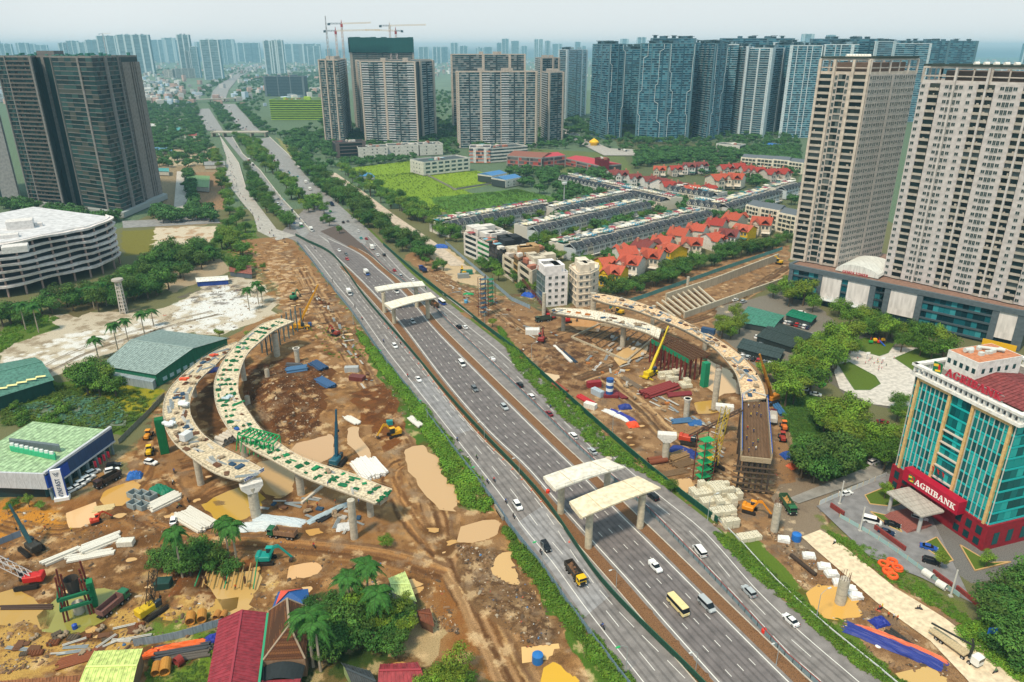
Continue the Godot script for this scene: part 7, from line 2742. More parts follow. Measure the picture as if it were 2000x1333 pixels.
func mobile_crane(x: float,y: float,tip: Array,col: String,boom_col: String,label: String,lattice_boom:=false,tracked:=false,jib_w:=0.9):
	var p=on(x,y)
	var t=at_depth(tip[0],tip[1],p.z+tip[2])
	var dv=t-p
	var o=thing("mobile_crane",label,"crane",p,yaw(V(dv.x,0,dv.z).normalized()))
	var reach=Vector2(dv.x,dv.z).length()
	if tracked:
		crawler(o,6.0,4.0,1.1)
	else:
		var ch=MB.new()
		ch.bevel(V(0,1.1,0),V(9.5,0.8,2.6),0.1)
		for s in [-1,1]:
			ch.bar(V(3.2,0.9,0),V(3.2,0.2,s*3.4),0.35)
			ch.bar(V(-3.2,0.9,0),V(-3.2,0.2,s*3.4),0.35)
		obj("carrier",ch,M(col,0.5,"grain",0.4),o)
		wheels(o,[-3.6,-2.2,2.0,3.4],2.5,0.62,0.4)
		var fc=MB.new()
		fc.bevel(V(5.0,1.7,-0.6),V(1.8,1.8,1.4),0.2)
		obj("front_cab",fc,M("50,80,130" if "yellow" in label else col,0.4),o)
	var b=MB.new()
	b.bevel(V(-1.2,2.2,0),V(4.2,1.6,2.6),0.2)
	b.bevel(V(-3.2,2.3,0),V(1.4,1.9,2.8),0.2)
	obj("house",b,M(col,0.5,"grain",0.4),o)
	var c=MB.new()
	c.bevel(V(1.2,2.6,1.0),V(1.8,1.7,1.0),0.15)
	obj("cab",c,M("40,54,62",0.25),o)
	var e=V(reach,dv.y,0)
	var m=MB.new()
	var root=V(-0.4,2.6,0)
	if lattice_boom:
		lattice(m,root,e,jib_w,int(root.distance_to(e)/1.8),0.16)
	else:
		var q=root.lerp(e,0.45)
		m.bar(root,q,1.0,1.1)
		m.bar(q,root.lerp(e,0.75),0.75,0.85)
		m.bar(root.lerp(e,0.75),e,0.5,0.6)
	obj("boom",m,M(boom_col,0.5,"grain",0.4),o)
	var s=MB.new()
	s.bar(V(1.2,2.2,0),root.lerp(e,0.3),0.3)
	s.bar(e,V(e.x+0.2,maxf(1.0,e.y-8.0),0),0.06)
	s.box(V(e.x+0.2,maxf(1.0,e.y-8.3),0),V(0.5,0.7,0.4))
	s.bar(e,V(-3.0,3.4,0),0.06)
	obj("cables",s,M("40,40,40",0.6),o)
func dump_truck(p: Vector3,turn: float,cab: String,bed: String,label: String,cargo:=""):
	var o=thing("dump_truck",label,"truck",p,turn)
	var ch=MB.new()
	ch.box(V(-0.3,0.95,0),V(8.6,0.35,1.2))
	obj("chassis",ch,M("40,36,34",0.8),o)
	wheels(o,[-3.2,-1.9,1.6,3.4],2.1,0.52,0.36)
	var c=MB.new()
	c.bevel(V(3.5,2.0,0),V(1.9,2.1,2.4),0.2)
	obj("cab",c,M(cab,0.4),o)
	var ws=MB.new()
	ws.box(V(4.46,2.45,0),V(0.05,0.8,2.1))
	for s in [-1,1]:
		ws.box(V(3.7,2.45,s*1.21),V(1.1,0.7,0.05))
	obj("windscreen",ws,M("20,28,34",0.15),o)
	var gr=MB.new()
	gr.box(V(4.48,1.4,0),V(0.06,0.7,1.6))
	gr.box(V(4.55,0.85,0),V(0.2,0.4,2.4))
	obj("grille",gr,M("36,36,38",0.6),o)
	for s in [-1,1]:
		var hl=MB.new()
		hl.box(V(4.6,1.0,s*0.95),V(0.1,0.25,0.35))
		obj("headlight",hl,M("226,226,220",0.2),o)
		var mi=MB.new()
		mi.box(V(4.5,2.5,s*1.45),V(0.12,0.5,0.25))
		obj("mirror",mi,M("30,30,30",0.5),o)
	var b=MB.new()
	for s in [-1,1]:
		b.box(V(-0.9,2.0,s*1.2),V(6.4,1.5,0.12))
		for k in 6:
			b.box(V(-3.8+k*1.15,2.0,s*1.28),V(0.12,1.5,0.1))
	b.box(V(2.25,2.15,0),V(0.14,1.9,2.4))
	b.box(V(-4.1,2.0,0),V(0.12,1.5,2.4))
	b.box(V(-0.9,1.3,0),V(6.4,0.14,2.4))
	obj("bed",b,M(bed,0.75,"blotch",0.4),o)
	if cargo:
		var l=MB.new()
		for k in 26:
			var q=V(R(-3.8,2.0),1.5,R(-1.0,1.0))
			l.cyl(q,q+V(0,R(0.2,0.6),0),R(0.3,0.7),0.12,6)
		obj("cargo",l,M(cargo,0.95,"soil",0.4),o)
func loader(x: float,y: float,turn: float,colour: String,label: String):
	var o=thing("road_machine",label,"construction vehicle",on(x,y),turn)
	wheels(o,[-1.4,1.5],2.0,0.75,0.6)
	var m=MB.new()
	m.bevel(V(-1.2,1.6,0),V(2.6,1.2,1.7),0.25)
	m.bevel(V(1.4,1.1,0),V(1.6,0.6,2.0),0.2)
	obj("body",m,M(colour,0.5,"grain",0.4),o)
	var c=MB.new()
	c.bevel(V(0.3,2.4,0),V(1.3,1.6,1.4),0.15)
	obj("cab",c,M("40,48,50",0.25),o)
	var r=MB.new()
	r.bevel(V(0.3,3.25,0),V(1.6,0.16,1.7),0.05)
	obj("roof",r,M(colour,0.5),o)
	var b=MB.new()
	b.cyl(V(2.3,0.75,-1.1),V(2.3,0.75,1.1),0.75,0.75,14)
	obj("drum",b,M("96,84,70",0.7),o)
func site_machines():
	mobile_crane(586,642,[621,556,-4.0],"236,170,20","226,160,30","yellow truck crane with a long dark-tipped boom at the far end of the curved ramp")
	mobile_crane(659,905,[656,800,-3.0],"40,100,120","30,84,110","blue piling rig with an upright dark boom on the left site",false,true)
	mobile_crane(1270,735,[1306,637,-10.0],"226,196,20","232,204,40","yellow truck crane with a white boom tip before the falsework")
	mobile_crane(1505,787,[1484,692,6.0],"216,140,40","206,136,50","orange crane standing at the edge of the green lot",false,true)
	mobile_crane(1394,915,[1418,797,2.0],"216,180,40","214,180,40","yellow lattice crawler crane beside the white-capped pier",true,true,2.0)
	mobile_crane(1347,866,[1450,800,6.0],"206,70,40","84,66,60","red crawler crane with a low dark lattice boom",true,true)
	mobile_crane(57,1142,[-40,1078,2.0],"206,40,36","226,220,218","red crawler crane with a white lattice boom at the left edge",true,true,1.6)
	mobile_crane(62,1076,[17,986,-4.0],"60,56,50","40,84,92","teal-boomed crane on a long dark barge-like base at the left edge",false,true)
	mobile_crane(298,1196,[299,1116,-2.0],"216,180,30","70,60,50","yellow drilling rig with a dark lattice mast by the palm grove",true,true,1.4)
	mobile_crane(1072,622,[1020,545,-8.0],"190,40,40","110,50,46","red crane with a thin boom before the white corner house",true,true)
	excavator(521,1098,0.05,"20,150,140","teal excavator on the bank beside the earth road",1.15,0.8)
	excavator(188,1022,0.6,"206,70,40","small orange mini excavator by the ditch",0.7,0.8)
	excavator(770,850,3.6,"226,170,30","yellow excavator on the red earth mound",1.15)
	excavator(1464,1000,-0.5,"236,150,30","orange-yellow wheeled digger beside the concrete blocks",1.0,0.9)
	excavator(1108,630,0.3,"190,40,36","red excavator under the white ramp",1.0)
	excavator(1057,672,1.4,"150,50,44","dark red excavator on the soil heap by the green fence",1.1)
	excavator(905,536,2.0,"226,180,40","yellow excavator beside the grey containers near the offices",1.0,0.2)
	excavator(1210,614,2.4,"226,180,40","yellow excavator between the two right ramps",1.0)
	excavator(574,585,1.2,"50,130,90","green and yellow excavator in the muddy lane",1.0)
	excavator(655,655,2.6,"150,60,44","rusty red drill excavator on the churned earth",1.0)
	excavator(1522,516,2.4,"226,180,40","yellow excavator at the far end of the underpass",1.0)
	loader(292,886,1.9,"236,190,30","yellow road roller facing the camera on the wet road")
	loader(290,856,1.7,"226,150,40","orange roller with a cream roof behind the yellow one")
	loader(1531,838,1.4,"226,120,50","orange and white roller on the lane by the trough")
	loader(1528,860,1.4,"170,60,50","red compactor in front of the orange roller")
	var T=func(x,y,x2,y2): return yaw((G(x2,y2)-G(x,y)).normalized())
	dump_truck(on(553,1050),T.call(553,1050,520,1046),"36,96,64","150,116,90","green-cabbed tipper on the earth road facing left","140,104,70")
	dump_truck(on(222,1188),T.call(200,1205,240,1172),"40,104,72","126,90,84","green-cabbed tipper with an empty brown bed beside the green pool")
	dump_truck(on(212,944),T.call(240,928,195,952),"60,40,40","70,56,46","dark brown tipper parked by the showroom")
	dump_truck(on(1538,992),T.call(1528,975,1548,1005),"40,100,60","60,96,66","dark green tipper facing the camera near the round column","196,150,90")
	dump_truck(on(1062,628),T.call(1080,628,1050,632),"50,70,56","70,80,66","dull green tipper under the tall bare column")
	dump_truck(on(1510,822),T.call(1510,840,1508,800),"90,26,40","206,204,200","maroon-cabbed truck by the unfinished trough")
	dump_truck(on(826,530),T.call(840,540,812,520),"40,70,140","44,60,110","blue crane truck beside the tall green fence")
	# flatbed crane truck on the access road
	var o=thing("flatbed_truck","white-cabbed flatbed truck with a folded crane at the bottom right","truck",G(1866,1272),yaw((G(1912,1305)-G(1830,1245)).normalized()))
	wheels(o,[-4.2,-2.9,2.4,4.0],2.1,0.52,0.36)
	var m=MB.new()
	m.box(V(-1.8,1.35,0),V(9.0,0.3,2.5))
	obj("flatbed",m,M("196,176,140",0.8,"blotch",0.3),o)
	var c=MB.new()
	c.bevel(V(5.0,2.0,0),V(2.0,2.2,2.4),0.25)
	obj("cab",c,M("226,226,222",0.4),o)
	var w=MB.new()
	w.box(V(6.02,2.4,0),V(0.05,0.8,2.0))
	obj("windscreen",w,M("26,34,38",0.15),o)
	var k=MB.new()
	k.bar(V(3.3,1.4,0),V(3.4,4.6,0),0.5)
	k.bar(V(3.4,4.6,0),V(-6.5,3.0,0.3),0.35)
	k.bar(V(3.4,4.6,0),V(3.0,6.4,0.4),0.35)
	obj("crane_arm",k,M("50,54,50",0.6),o)

# ---------------------------------------------------------------- plants
func leaf_cloud(m: MB, blobs: Array, n: int, size: float, tone: Color, vary: float):
	var tot=0.0
	for b in blobs:
		tot+=b[1]*b[1]
	for b in blobs:
		var k=1.0+R(-vary,vary)
		for i in int(n*b[1]*b[1]/tot):
			var d=V(rng.randfn(),rng.randfn()*0.85,rng.randfn()).normalized()
			var p: Vector3=b[0]+V(d.x,d.y*b[2],d.z)*b[1]*pow(rng.randf(),0.33)*(1.0+R(-0.1,0.16))
			var a=V(R(-1,1),R(-0.5,0.5),R(-1,1)).normalized()
			var nn=(d+V(R(-0.6,0.6),R(0,0.9),R(-0.6,0.6))).normalized()
			var u=nn.cross(a).normalized()*size*R(0.6,1.2)
			var w=nn.cross(u).normalized()*size*R(0.5,1.0)
			var j=k*R(0.72,1.3)
			m.col=Color(tone.r*j*R(0.9,1.25),tone.g*j,tone.b*j)
			m.q(p-u,p+w*0.7,p+u,p-w*0.7)
func crown_blobs(h: float,r: float,n: int,flat:=0.75) -> Array:
	var o=[[V(0,h-r*flat,0),r*0.72,flat]]
	for i in n:
		var a=TAU*i/n+R(-0.4,0.4)
		o.append([V(cos(a)*r*R(0.45,0.72),h-r*flat+R(-0.35,0.45)*r,sin(a)*r*R(0.45,0.72)),r*R(0.34,0.52),flat*R(0.8,1.1)])
	return o
func tree_proto(called: String,h: float,r: float,n: int,leaf: float,tone: Color,cat:="tree") -> Node3D:
	var o=Node3D.new()
	o.name=numbered(called)
	o.set_meta("called",called)
	add_child(o)
	o.set_meta("category",cat)
	o.visible=false
	var t=MB.new()
	var top=V(R(-0.3,0.3),h*0.55,R(-0.3,0.3))
	t.cyl(V(0,-0.3,0),top,r*0.065+0.06,r*0.04+0.03,7)
	for i in 5:
		var a=TAU*i/5.0+R(-0.3,0.3)
		t.cyl(top*R(0.7,1.0),V(cos(a)*r*0.55,h*R(0.62,0.85),sin(a)*r*0.55),r*0.03+0.02,0.03,5)
	obj("trunk",t,M("104,90,72",0.95,"grain",0.5),o)
	var m=MB.new()
	leaf_cloud(m,crown_blobs(h,r,8),n,leaf,tone,0.3)
	var c=obj("crown",m,leaf_mat(),o,true)
	return o
func leaf_mat() -> StandardMaterial3D:
	var m=M("255,255,255",0.75,"",0.1,0.0,true)
	if not m.backlight_enabled:
		pass
	return m
func palm_proto(h: float) -> Node3D:
	var o=Node3D.new()
	o.name=numbered("royal_palm")
	o.set_meta("called","royal_palm")
	add_child(o)
	o.set_meta("category","palm tree")
	o.visible=false
	var t=MB.new()
	for k in 6:
		t.cyl(V(0,h*k/6.0-0.1,0),V(0,h*(k+1)/6.0,0),0.3-k*0.02,0.28-k*0.02,8,false)
	obj("trunk",t,M("168,156,138",0.9,"streak",0.3),o)
	var c=MB.new()
	c.cyl(V(0,h,0),V(0,h+1.3,0),0.22,0.1,8)
	obj("crownshaft",c,M("84,124,50",0.7),o)
	for f in 15:
		var m=MB.new()
		var a=TAU*f/15.0*2.0+R(-0.2,0.2)
		var lift=R(0.3,1.2) if f<8 else R(-0.2,0.4)
		var l=R(3.6,4.7)
		var prev=V(0,h+1.1,0)
		for k in range(1,10):
			var s=k/9.0
			var p=V(cos(a)*l*s*(0.75+0.25*(1-absf(lift))),h+1.1+lift*2.8*s-3.2*s*s,sin(a)*l*s)
			var d=(p-prev).normalized()
			var sd=d.cross(Vector3.UP).normalized()
			m.col=Color(0.03,0.07,0.015)
			m.bar(prev,p,0.07)
			for e in 3:
				var q=prev.lerp(p,e/3.0)
				var w=0.95*sin(clampf(s*0.9+0.15,0,1)*PI)+0.25
				for g in [-1,1]:
					var j=R(0.7,1.3)
					m.col=Color(0.035*j,0.13*j,0.018*j)
					m.q(q,q+d*0.16,q+sd*g*w+d*0.45+V(0,-0.35,0),q+sd*g*w*0.6+d*0.1+V(0,-0.12,0))
			prev=p
		obj("frond",m,leaf_mat(),o,true)
	return o
var protos:={}
func put_tree(kind: String,p: Vector3,label: String,group: String,sc:=1.0):
	var list: Array=protos[kind]
	var o=dup(list[rng.randi()%list.size()],p,R(0,6.28),label,group,sc)
	o.scale=V(sc*R(0.85,1.15),sc*R(0.8,1.2),sc*R(0.85,1.15))
	o.set_meta("category","palm tree" if kind=="palm" else "shrub" if kind=="bush" else "tree")
var far_xf:=[]
func grove(text: String,n: int,kind: String,label: String,s0:=0.8,s1:=1.2,far:=false):
	var pts=P(text)
	var p2=PackedVector2Array()
	var lo=Vector2(INF,INF)
	var hi=-lo
	for p in pts:
		var v=Vector2(p.x,p.z)
		p2.append(v)
		lo=lo.min(v)
		hi=hi.max(v)
	var made=[]
	var tries=0
	while made.size()<n and tries<n*40:
		tries+=1
		var q=Vector2(R(lo.x,hi.x),R(lo.y,hi.y))
		if not Geometry2D.is_point_in_polygon(q,p2):
			continue
		var ok=true
		if not far:
			for e in made:
				if e.distance_to(q)<3.4*s0:
					ok=false
					break
		if ok:
			made.append(q)
			var at=V(q.x,gy(V(q.x,0,q.y)),q.y)
			if far:
				far_xf.append(Transform3D(Basis(Vector3.UP,R(0,6))*Basis.from_scale(Vector3.ONE*R(s0,s1)),at))
			else:
				put_tree(kind,at,label,label+" group",R(s0,s1))
func shrubs(text: String,n: int,label: String,s0: float,s1: float,tone:=Color(0.085,0.2,0.016)):
	var m=MB.new()
	leaf_cloud(m,[[V(0,0.5,0),0.8,0.8],[V(0.6,0.4,0.2),0.55,0.8],[V(-0.5,0.35,-0.3),0.6,0.7]],90,0.2,tone,0.25)
	var pts=P(text)
	var rows=spans(pts,X0,-2000.0,0.5,4000)
	var xf=[]
	var cc=[]
	for i in n:
		var sp: Array=rows[rng.randi()%rows.size()]
		if sp[2]<=sp[1]:
			continue
		var p=V(X0+R(sp[1],sp[2])*0.5,0,-2000.0+sp[0]*0.5)
		var dn=0.5+0.5*FN.get_noise_2d(p.x*3.0,p.z*3.0)
		if rng.randf()>pow(dn,1.7)*2.3:
			continue
		p.y=gy(p)-0.1
		xf.append(Transform3D(Basis(Vector3.UP,R(0,6))*Basis.from_scale(Vector3.ONE*R(s0,s1)*(0.6+dn*0.7)),p))
		var g=R(0.75,1.25)*(0.75+dn*0.5)
		cc.append(Color(g*R(0.9,1.3),g,g))
	scatter("undergrowth",m.mesh(true),leaf_mat(),xf,label,"undergrowth",self,cc)
func plants():
	protos={"tree":[],"dark":[],"park":[],"palm":[],"bush":[]}
	for k in 4:
		var f: float=[1.0,0.78,1.25,1.05][k]
		var y: float=[1.0,0.9,1.15,1.4][k]
		protos.tree.append(tree_proto("broadleaf_tree",8.5+k*0.5,4.2,1500,0.36,Color(0.07*f*y,0.175*f,0.02*f),"tree"))
		protos.dark.append(tree_proto("dense_tree",8.0+k*0.5,4.6,1500,0.38,Color(0.042*f*y,0.125*f,0.018*f),"tree"))
		protos.park.append(tree_proto("park_tree",8.5+k*0.6,4.4,1900,0.3,Color(0.09*f*y,0.2*f,0.016*f),"tree"))
		protos.bush.append(tree_proto("bush",2.6,1.9,900,0.22,Color(0.07*f*y,0.18*f,0.02*f),"shrub"))
	protos.palm=[palm_proto(9.0),palm_proto(11.0)]
	for s in ["231,690","250,668","282,655","300,638","192,702","184,604","208,598","222,596","505,595","487,607","512,590","412,512","50,645","75,650","160,590"]:
		put_tree("palm",P(s)[0],"royal palm standing at the edge of the concrete yard","royal palms round the concrete yard",R(0.8,1.05))
	for s in [["357,1132","royal palm at the left end of the palm grove beside the pit"],["447,1088","tallest royal palm of the grove beside the earth road"],["462,1095","shorter royal palm behind the tallest one of the grove"],["686,1198","royal palm with a dark trunk left of the roadside trees"],["722,1190","royal palm just right of the dark-trunked one"],["742,1232","royal palm leaning over the roadside trees"],["612,1304","royal palm before the brown tiled roof"],["626,1312","slim royal palm beside the tiled house"]]:
		put_tree("palm",on(float(s[0].get_slice(",",0)),float(s[0].get_slice(",",1))),s[1],"",1.15)
	grove("300,1098 340,1085 400,1078 452,1090 455,1118 400,1132 310,1130",20,"dark","dark tree of the palm grove beside the pit",0.5,0.75)
	grove("605,1180 660,1200 700,1190 790,1200 800,1270 770,1290 690,1280 640,1310 590,1250",30,"dark","tree crowding the garden of the tiled house",0.6,0.95)
	grove("680,1200 780,1180 810,1240 800,1290 720,1240",9,"park","bright tree of the roadside garden",0.6,0.85)
	grove("830,1345 900,1325 935,1350 900,1390 820,1390",7,"park","tree at the bottom edge beside the earth road",0.6,0.8)
	grove("530,1370 660,1360 680,1400 520,1400",7,"park","tree at the bottom edge below the tiled house",0.5,0.8)
	grove("140,745 225,735 235,775 160,780",10,"tree","tree beside the pale-roofed warehouse",1.0,1.4)
	grove("20,800 110,790 150,830 100,850 20,840",10,"bush","bush by the lotus pond",1.0,1.8)
	grove("10,985 110,995 105,1010 0,1005",5,"tree","small tree before the showroom",0.3,0.45)
	grove("230,565 300,520 370,500 410,490 420,510 330,570 250,605 150,612 60,630 0,660 0,640 110,600",76,"dark","dark tree in the belt behind the concrete yard",1.1,1.6)
	grove("425,470 455,430 495,430 500,500 470,545 440,520",20,"tree","tree beside the frontage road",1.0,1.4)
	grove("408,300 425,300 448,380 470,425 450,425 430,360",34,"tree","tree along the left of the frontage road",1.0,1.4)
	grove("482,330 505,362 530,400 580,455 560,452 520,420 490,380",34,"dark","tree on the wedge between frontage road and motorway",1.0,1.4)
	grove("456,268 498,276 518,304 566,362 594,382 640,425 630,432 580,404 540,360 505,322 474,294",90,"tree","tree on the central reservation of the motorway",1.0,1.5)
	grove("612,425 650,432 668,458 640,450",5,"dark","tree at the tip of the central reservation",0.6,0.9)
	grove("560,300 590,312 640,352 690,392 760,450 840,500 845,520 800,500 745,470 690,425 620,370",100,"dark","tree in the belt between motorway and earth road",1.1,1.6)
	grove("830,510 870,530 880,550 830,525",5,"tree","tree by the blue crane truck",0.5,0.8)
	grove("660,330 720,360 800,400 880,450 905,475 880,480 800,430 700,370",60,"tree","tree along the far side of the earth road",1.0,1.5)
	grove("640,318 810,305 815,312 660,330",60,"","",0.7,1.0,true)
	grove("990,335 1180,340 1230,352 1180,370 1220,410 1130,418 1060,380 1000,360",170,"","",0.8,1.3,true)
	grove("880,450 960,440 1060,410 1110,420 1000,445 920,465",36,"tree","tree behind the nearest grey terrace",0.7,1.1)
	grove("930,520 1010,540 1060,575 1040,585 980,560",12,"tree","street tree before the offices",0.8,1.1)
	grove("1010,480 1080,470 1150,500 1160,530 1060,510",34,"tree","tree between the offices and the terraces",0.7,1.1)
	grove("1080,460 1250,425 1260,432 1090,475",26,"tree","street tree between the two grey terraces",0.6,0.9)
	grove("1170,505 1390,440 1400,448 1190,520",70,"","",0.5,0.8,true)
	grove("1170,575 1240,560 1340,520 1400,500 1540,470 1540,482 1420,512 1330,545 1240,585 1180,590",60,"dark","street tree in front of the red villas",0.8,1.2)
	grove("1180,362 1300,385 1420,372 1440,395 1390,430 1300,400",80,"","",0.5,0.9,true)
	grove("1300,318 1440,312 1560,345 1500,370 1400,352 1330,335",130,"","",0.6,1.1,true)
	grove("1390,640 1440,625 1450,660 1400,670",7,"park","tree left of the parking shelters",0.8,1.1)
	grove("1505,575 1560,560 1620,600 1640,620 1590,612 1520,600",12,"park","tree before the left end of the glass podium",1.0,1.5)
	grove("1490,745 1560,700 1600,665 1670,690 1620,760 1570,800 1530,810",30,"park","tree of the little park between lot and plaza",1.1,1.6)
	grove("1650,640 1720,640 1850,690 1840,712 1760,690 1690,665",22,"park","tree along the podium street",1.0,1.5)
	grove("1590,830 1640,820 1700,870 1745,905 1735,930 1660,890",22,"park","tree beside the narrow lane left of the bank",1.0,1.4)
	grove("1560,905 1620,900 1660,925 1610,950 1560,935",14,"dark","dark tree at the corner of the green lot",1.0,1.4)
	grove("1740,790 1770,770 1775,870 1750,880",8,"park","tree between the plaza and the bank",0.6,0.95)
	grove("1930,1190 2010,1140 2080,1300 2010,1330 1930,1260",26,"dark","tree at the right edge below the bank",0.8,1.2)
	for s in [["1727,975","round tree on the lawn left of the porch"],["1835,1110","small round tree on the lawn beside the steps"],["1925,1110","round tree on the lawn at the right corner of the bank"],["1875,745","clipped tree on the plaza lawn"],["514,530","lone round tree beside the sandy lane"],["465,540","tall tree beside the brown-roofed hut"],["430,665","bushy tree behind the warehouse"],["487,665","bush beside the yard palms"],["755,1068","lone bush under the far ramp end"],["1312,962","bush beside the rusty pipe heap"],["962,640","bush at the foot of the column cage"]]:
		put_tree("park",on(float(s[0].get_slice(",",0)),float(s[0].get_slice(",",1))),s[1],"",0.55)
	# far woods as one mass
	for r in [["530,262 640,240 1560,262 1560,300 1240,300 1180,285 900,305 620,300",900],["282,200 380,195 400,260 420,300 400,330 300,330 290,240",700],["470,150 640,140 640,185 520,190 500,230 540,262 510,262 460,200",1000],["280,165 360,165 380,195 290,195",160],["850,180 880,180 880,250 855,250",60],["1240,300 1560,290 1560,345 1440,310 1300,318 1240,330",520],["410,205 428,205 470,254 440,256",90],["392,170 445,150 450,153 412,176 410,192 390,192",120],["460,205 475,205 530,262 512,262",90],["300,415 420,415 425,435 290,440",40],["360,340 372,340 390,430 378,430",40],["300,135 640,130 640,142 300,150",500],["1100,232 1150,262 1150,250 1120,225",50],["620,260 900,250 900,290 640,300",260],["0,400 60,405 130,415 240,430 240,440 0,412",60],["1120,420 1560,395 1560,440 1400,445 1100,470 900,460",130],["540,262 620,262 660,310 640,338 590,310 560,290",120],["1300,130 1900,130 1900,240 1300,240",300],["1030,235 1560,235 1560,262 1030,262",300]]:
		grove(r[0],r[1],"","",0.7,1.3,true)
	var m=MB.new()
	leaf_cloud(m,crown_blobs(8.5,4.6,7),320,0.85,Color(0.046,0.135,0.03),0.3)
	m.col=Color(0.09,0.07,0.05)
	m.cyl(Vector3.ZERO,V(0,5,0),0.3,0.2,5)
	scatter("woodland",m.mesh(true),leaf_mat(),far_xf,"mass of far trees round the towers and beyond the motorway","woodland")
	var lush="lush green undergrowth along the fence left of the motorway"
	shrubs("700,650 735,690 800,770 870,850 930,935 962,985 950,1000 905,985 862,900 806,805 730,700",1900,lush,0.9,2.0)
	shrubs("988,1035 1040,1090 1110,1180 1180,1265 1240,1340 1190,1330 1090,1200 1010,1090",1500,"lush green undergrowth along the fence below the culvert",0.8,1.7)
	shrubs("975,640 1010,690 1100,770 1200,870 1265,915 1330,965 1270,930 1180,890 1100,815 1010,720",1500,"green undergrowth behind the tall green fence",0.8,1.8)
	shrubs("1395,1040 1450,1065 1540,1150 1640,1240 1780,1345 1700,1320 1560,1200 1460,1110",2200,"green undergrowth below the guard rail on the right",0.6,1.3)
	shrubs("1520,750 1600,790 1720,880 1740,900 1640,930 1585,915 1540,840",2600,"weeds covering the green lot on the right",0.6,1.4,Color(0.06,0.16,0.02))
	shrubs("100,755 300,765 280,810 245,845 180,850 0,830 0,790",1500,"weeds round the lotus pond",0.6,1.4,Color(0.07,0.14,0.015))
	shrubs("290,1290 420,1235 440,1270 420,1360 280,1360",500,"grass and weeds in the pipe yard at the bottom",0.3,0.7,Color(0.07,0.15,0.02))
	shrubs("1620,1040 1720,1080 1890,1200 1900,1230 1760,1150 1640,1070",700,"weeds along the wall of the bank",0.4,0.9)
	shrubs("600,640 690,640 720,700 640,700",120,"sparse weeds on the churned earth",0.4,0.9)
	shrubs("1870,1230 1960,1210 2010,1300 2010,1340 1900,1270",700,"undergrowth in the right bottom corner",0.6,1.4)
	shrubs("700,345 810,337 960,390 840,420 760,390",1600,"rank grass of the green field behind the earth road",0.5,0.95,Color(0.1,0.2,0.018))
	shrubs("832,342 930,334 985,355 890,370",800,"bright grass of the walled field before the white hall",0.4,0.8,Color(0.12,0.23,0.016))
	shrubs("660,330 810,312 815,342 720,345",700,"bright grass of the top field",0.4,0.8,Color(0.1,0.2,0.016))
	shrubs("850,390 1010,370 1125,395 1060,428 880,428",1800,"dark crop of the lower field",0.6,1.1,Color(0.05,0.13,0.018))
	shrubs("575,372 600,388 618,410 600,412 580,395",260,"bright grass patch on the central reservation",0.8,1.3,Color(0.13,0.24,0.015))
	shrubs("424,440 500,440 500,520 450,520 410,495",500,"rough grass beside the sandy lot",0.8,1.4)
	shrubs("0,650 60,615 120,622 60,650 0,690",500,"grass verge left of the concrete yard",0.7,1.3)
	# lotus pond
	var w=MB.new()
	w.flat(lift(jag(P("0,800 60,790 130,775 190,770 250,800 240,830 180,840 80,822"),2.0),0.12))
	struct("pond",w,water_mat("96,104,80"),"overgrown pond full of lotus leaves")
	var lm=MB.new()
	for k in 7:
		var a0=TAU*k/7
		var a1=TAU*(k+1)/7
		lm.t(Vector3.ZERO,V(cos(a1),0.12,sin(a1))*0.5,V(cos(a0),0.12,sin(a0))*0.5)
	var xf=[]
	var cc=[]
	var rows=spans(P("0,802 60,792 130,778 190,773 246,802 236,828 180,838 80,820"),X0,Z0,0.5,1100)
	for k in 2600:
		var sp: Array=rows[rng.randi()%rows.size()]
		var p=V(X0+R(sp[1],sp[2])*0.5,R(0.16,0.5),Z0+sp[0]*0.5)
		if FN.get_noise_2d(p.x*4.0,p.z*4.0)<-0.12:
			continue
		xf.append(Transform3D(Basis(V(R(-0.3,0.3),1,R(-0.3,0.3)).normalized(),R(0,6))*Basis.from_scale(Vector3.ONE*R(0.7,1.5)),p))
		var g=R(0.6,1.3)
		cc.append(Color(0.06*g,0.15*g,0.09*g))
	scatter("lotus_leaves",lm.mesh(),leaf_mat(),xf,"lotus leaves covering the pond","lotus",self,cc)
	for k in protos:
		for t in protos[k]:
			t.free()
	protos={}

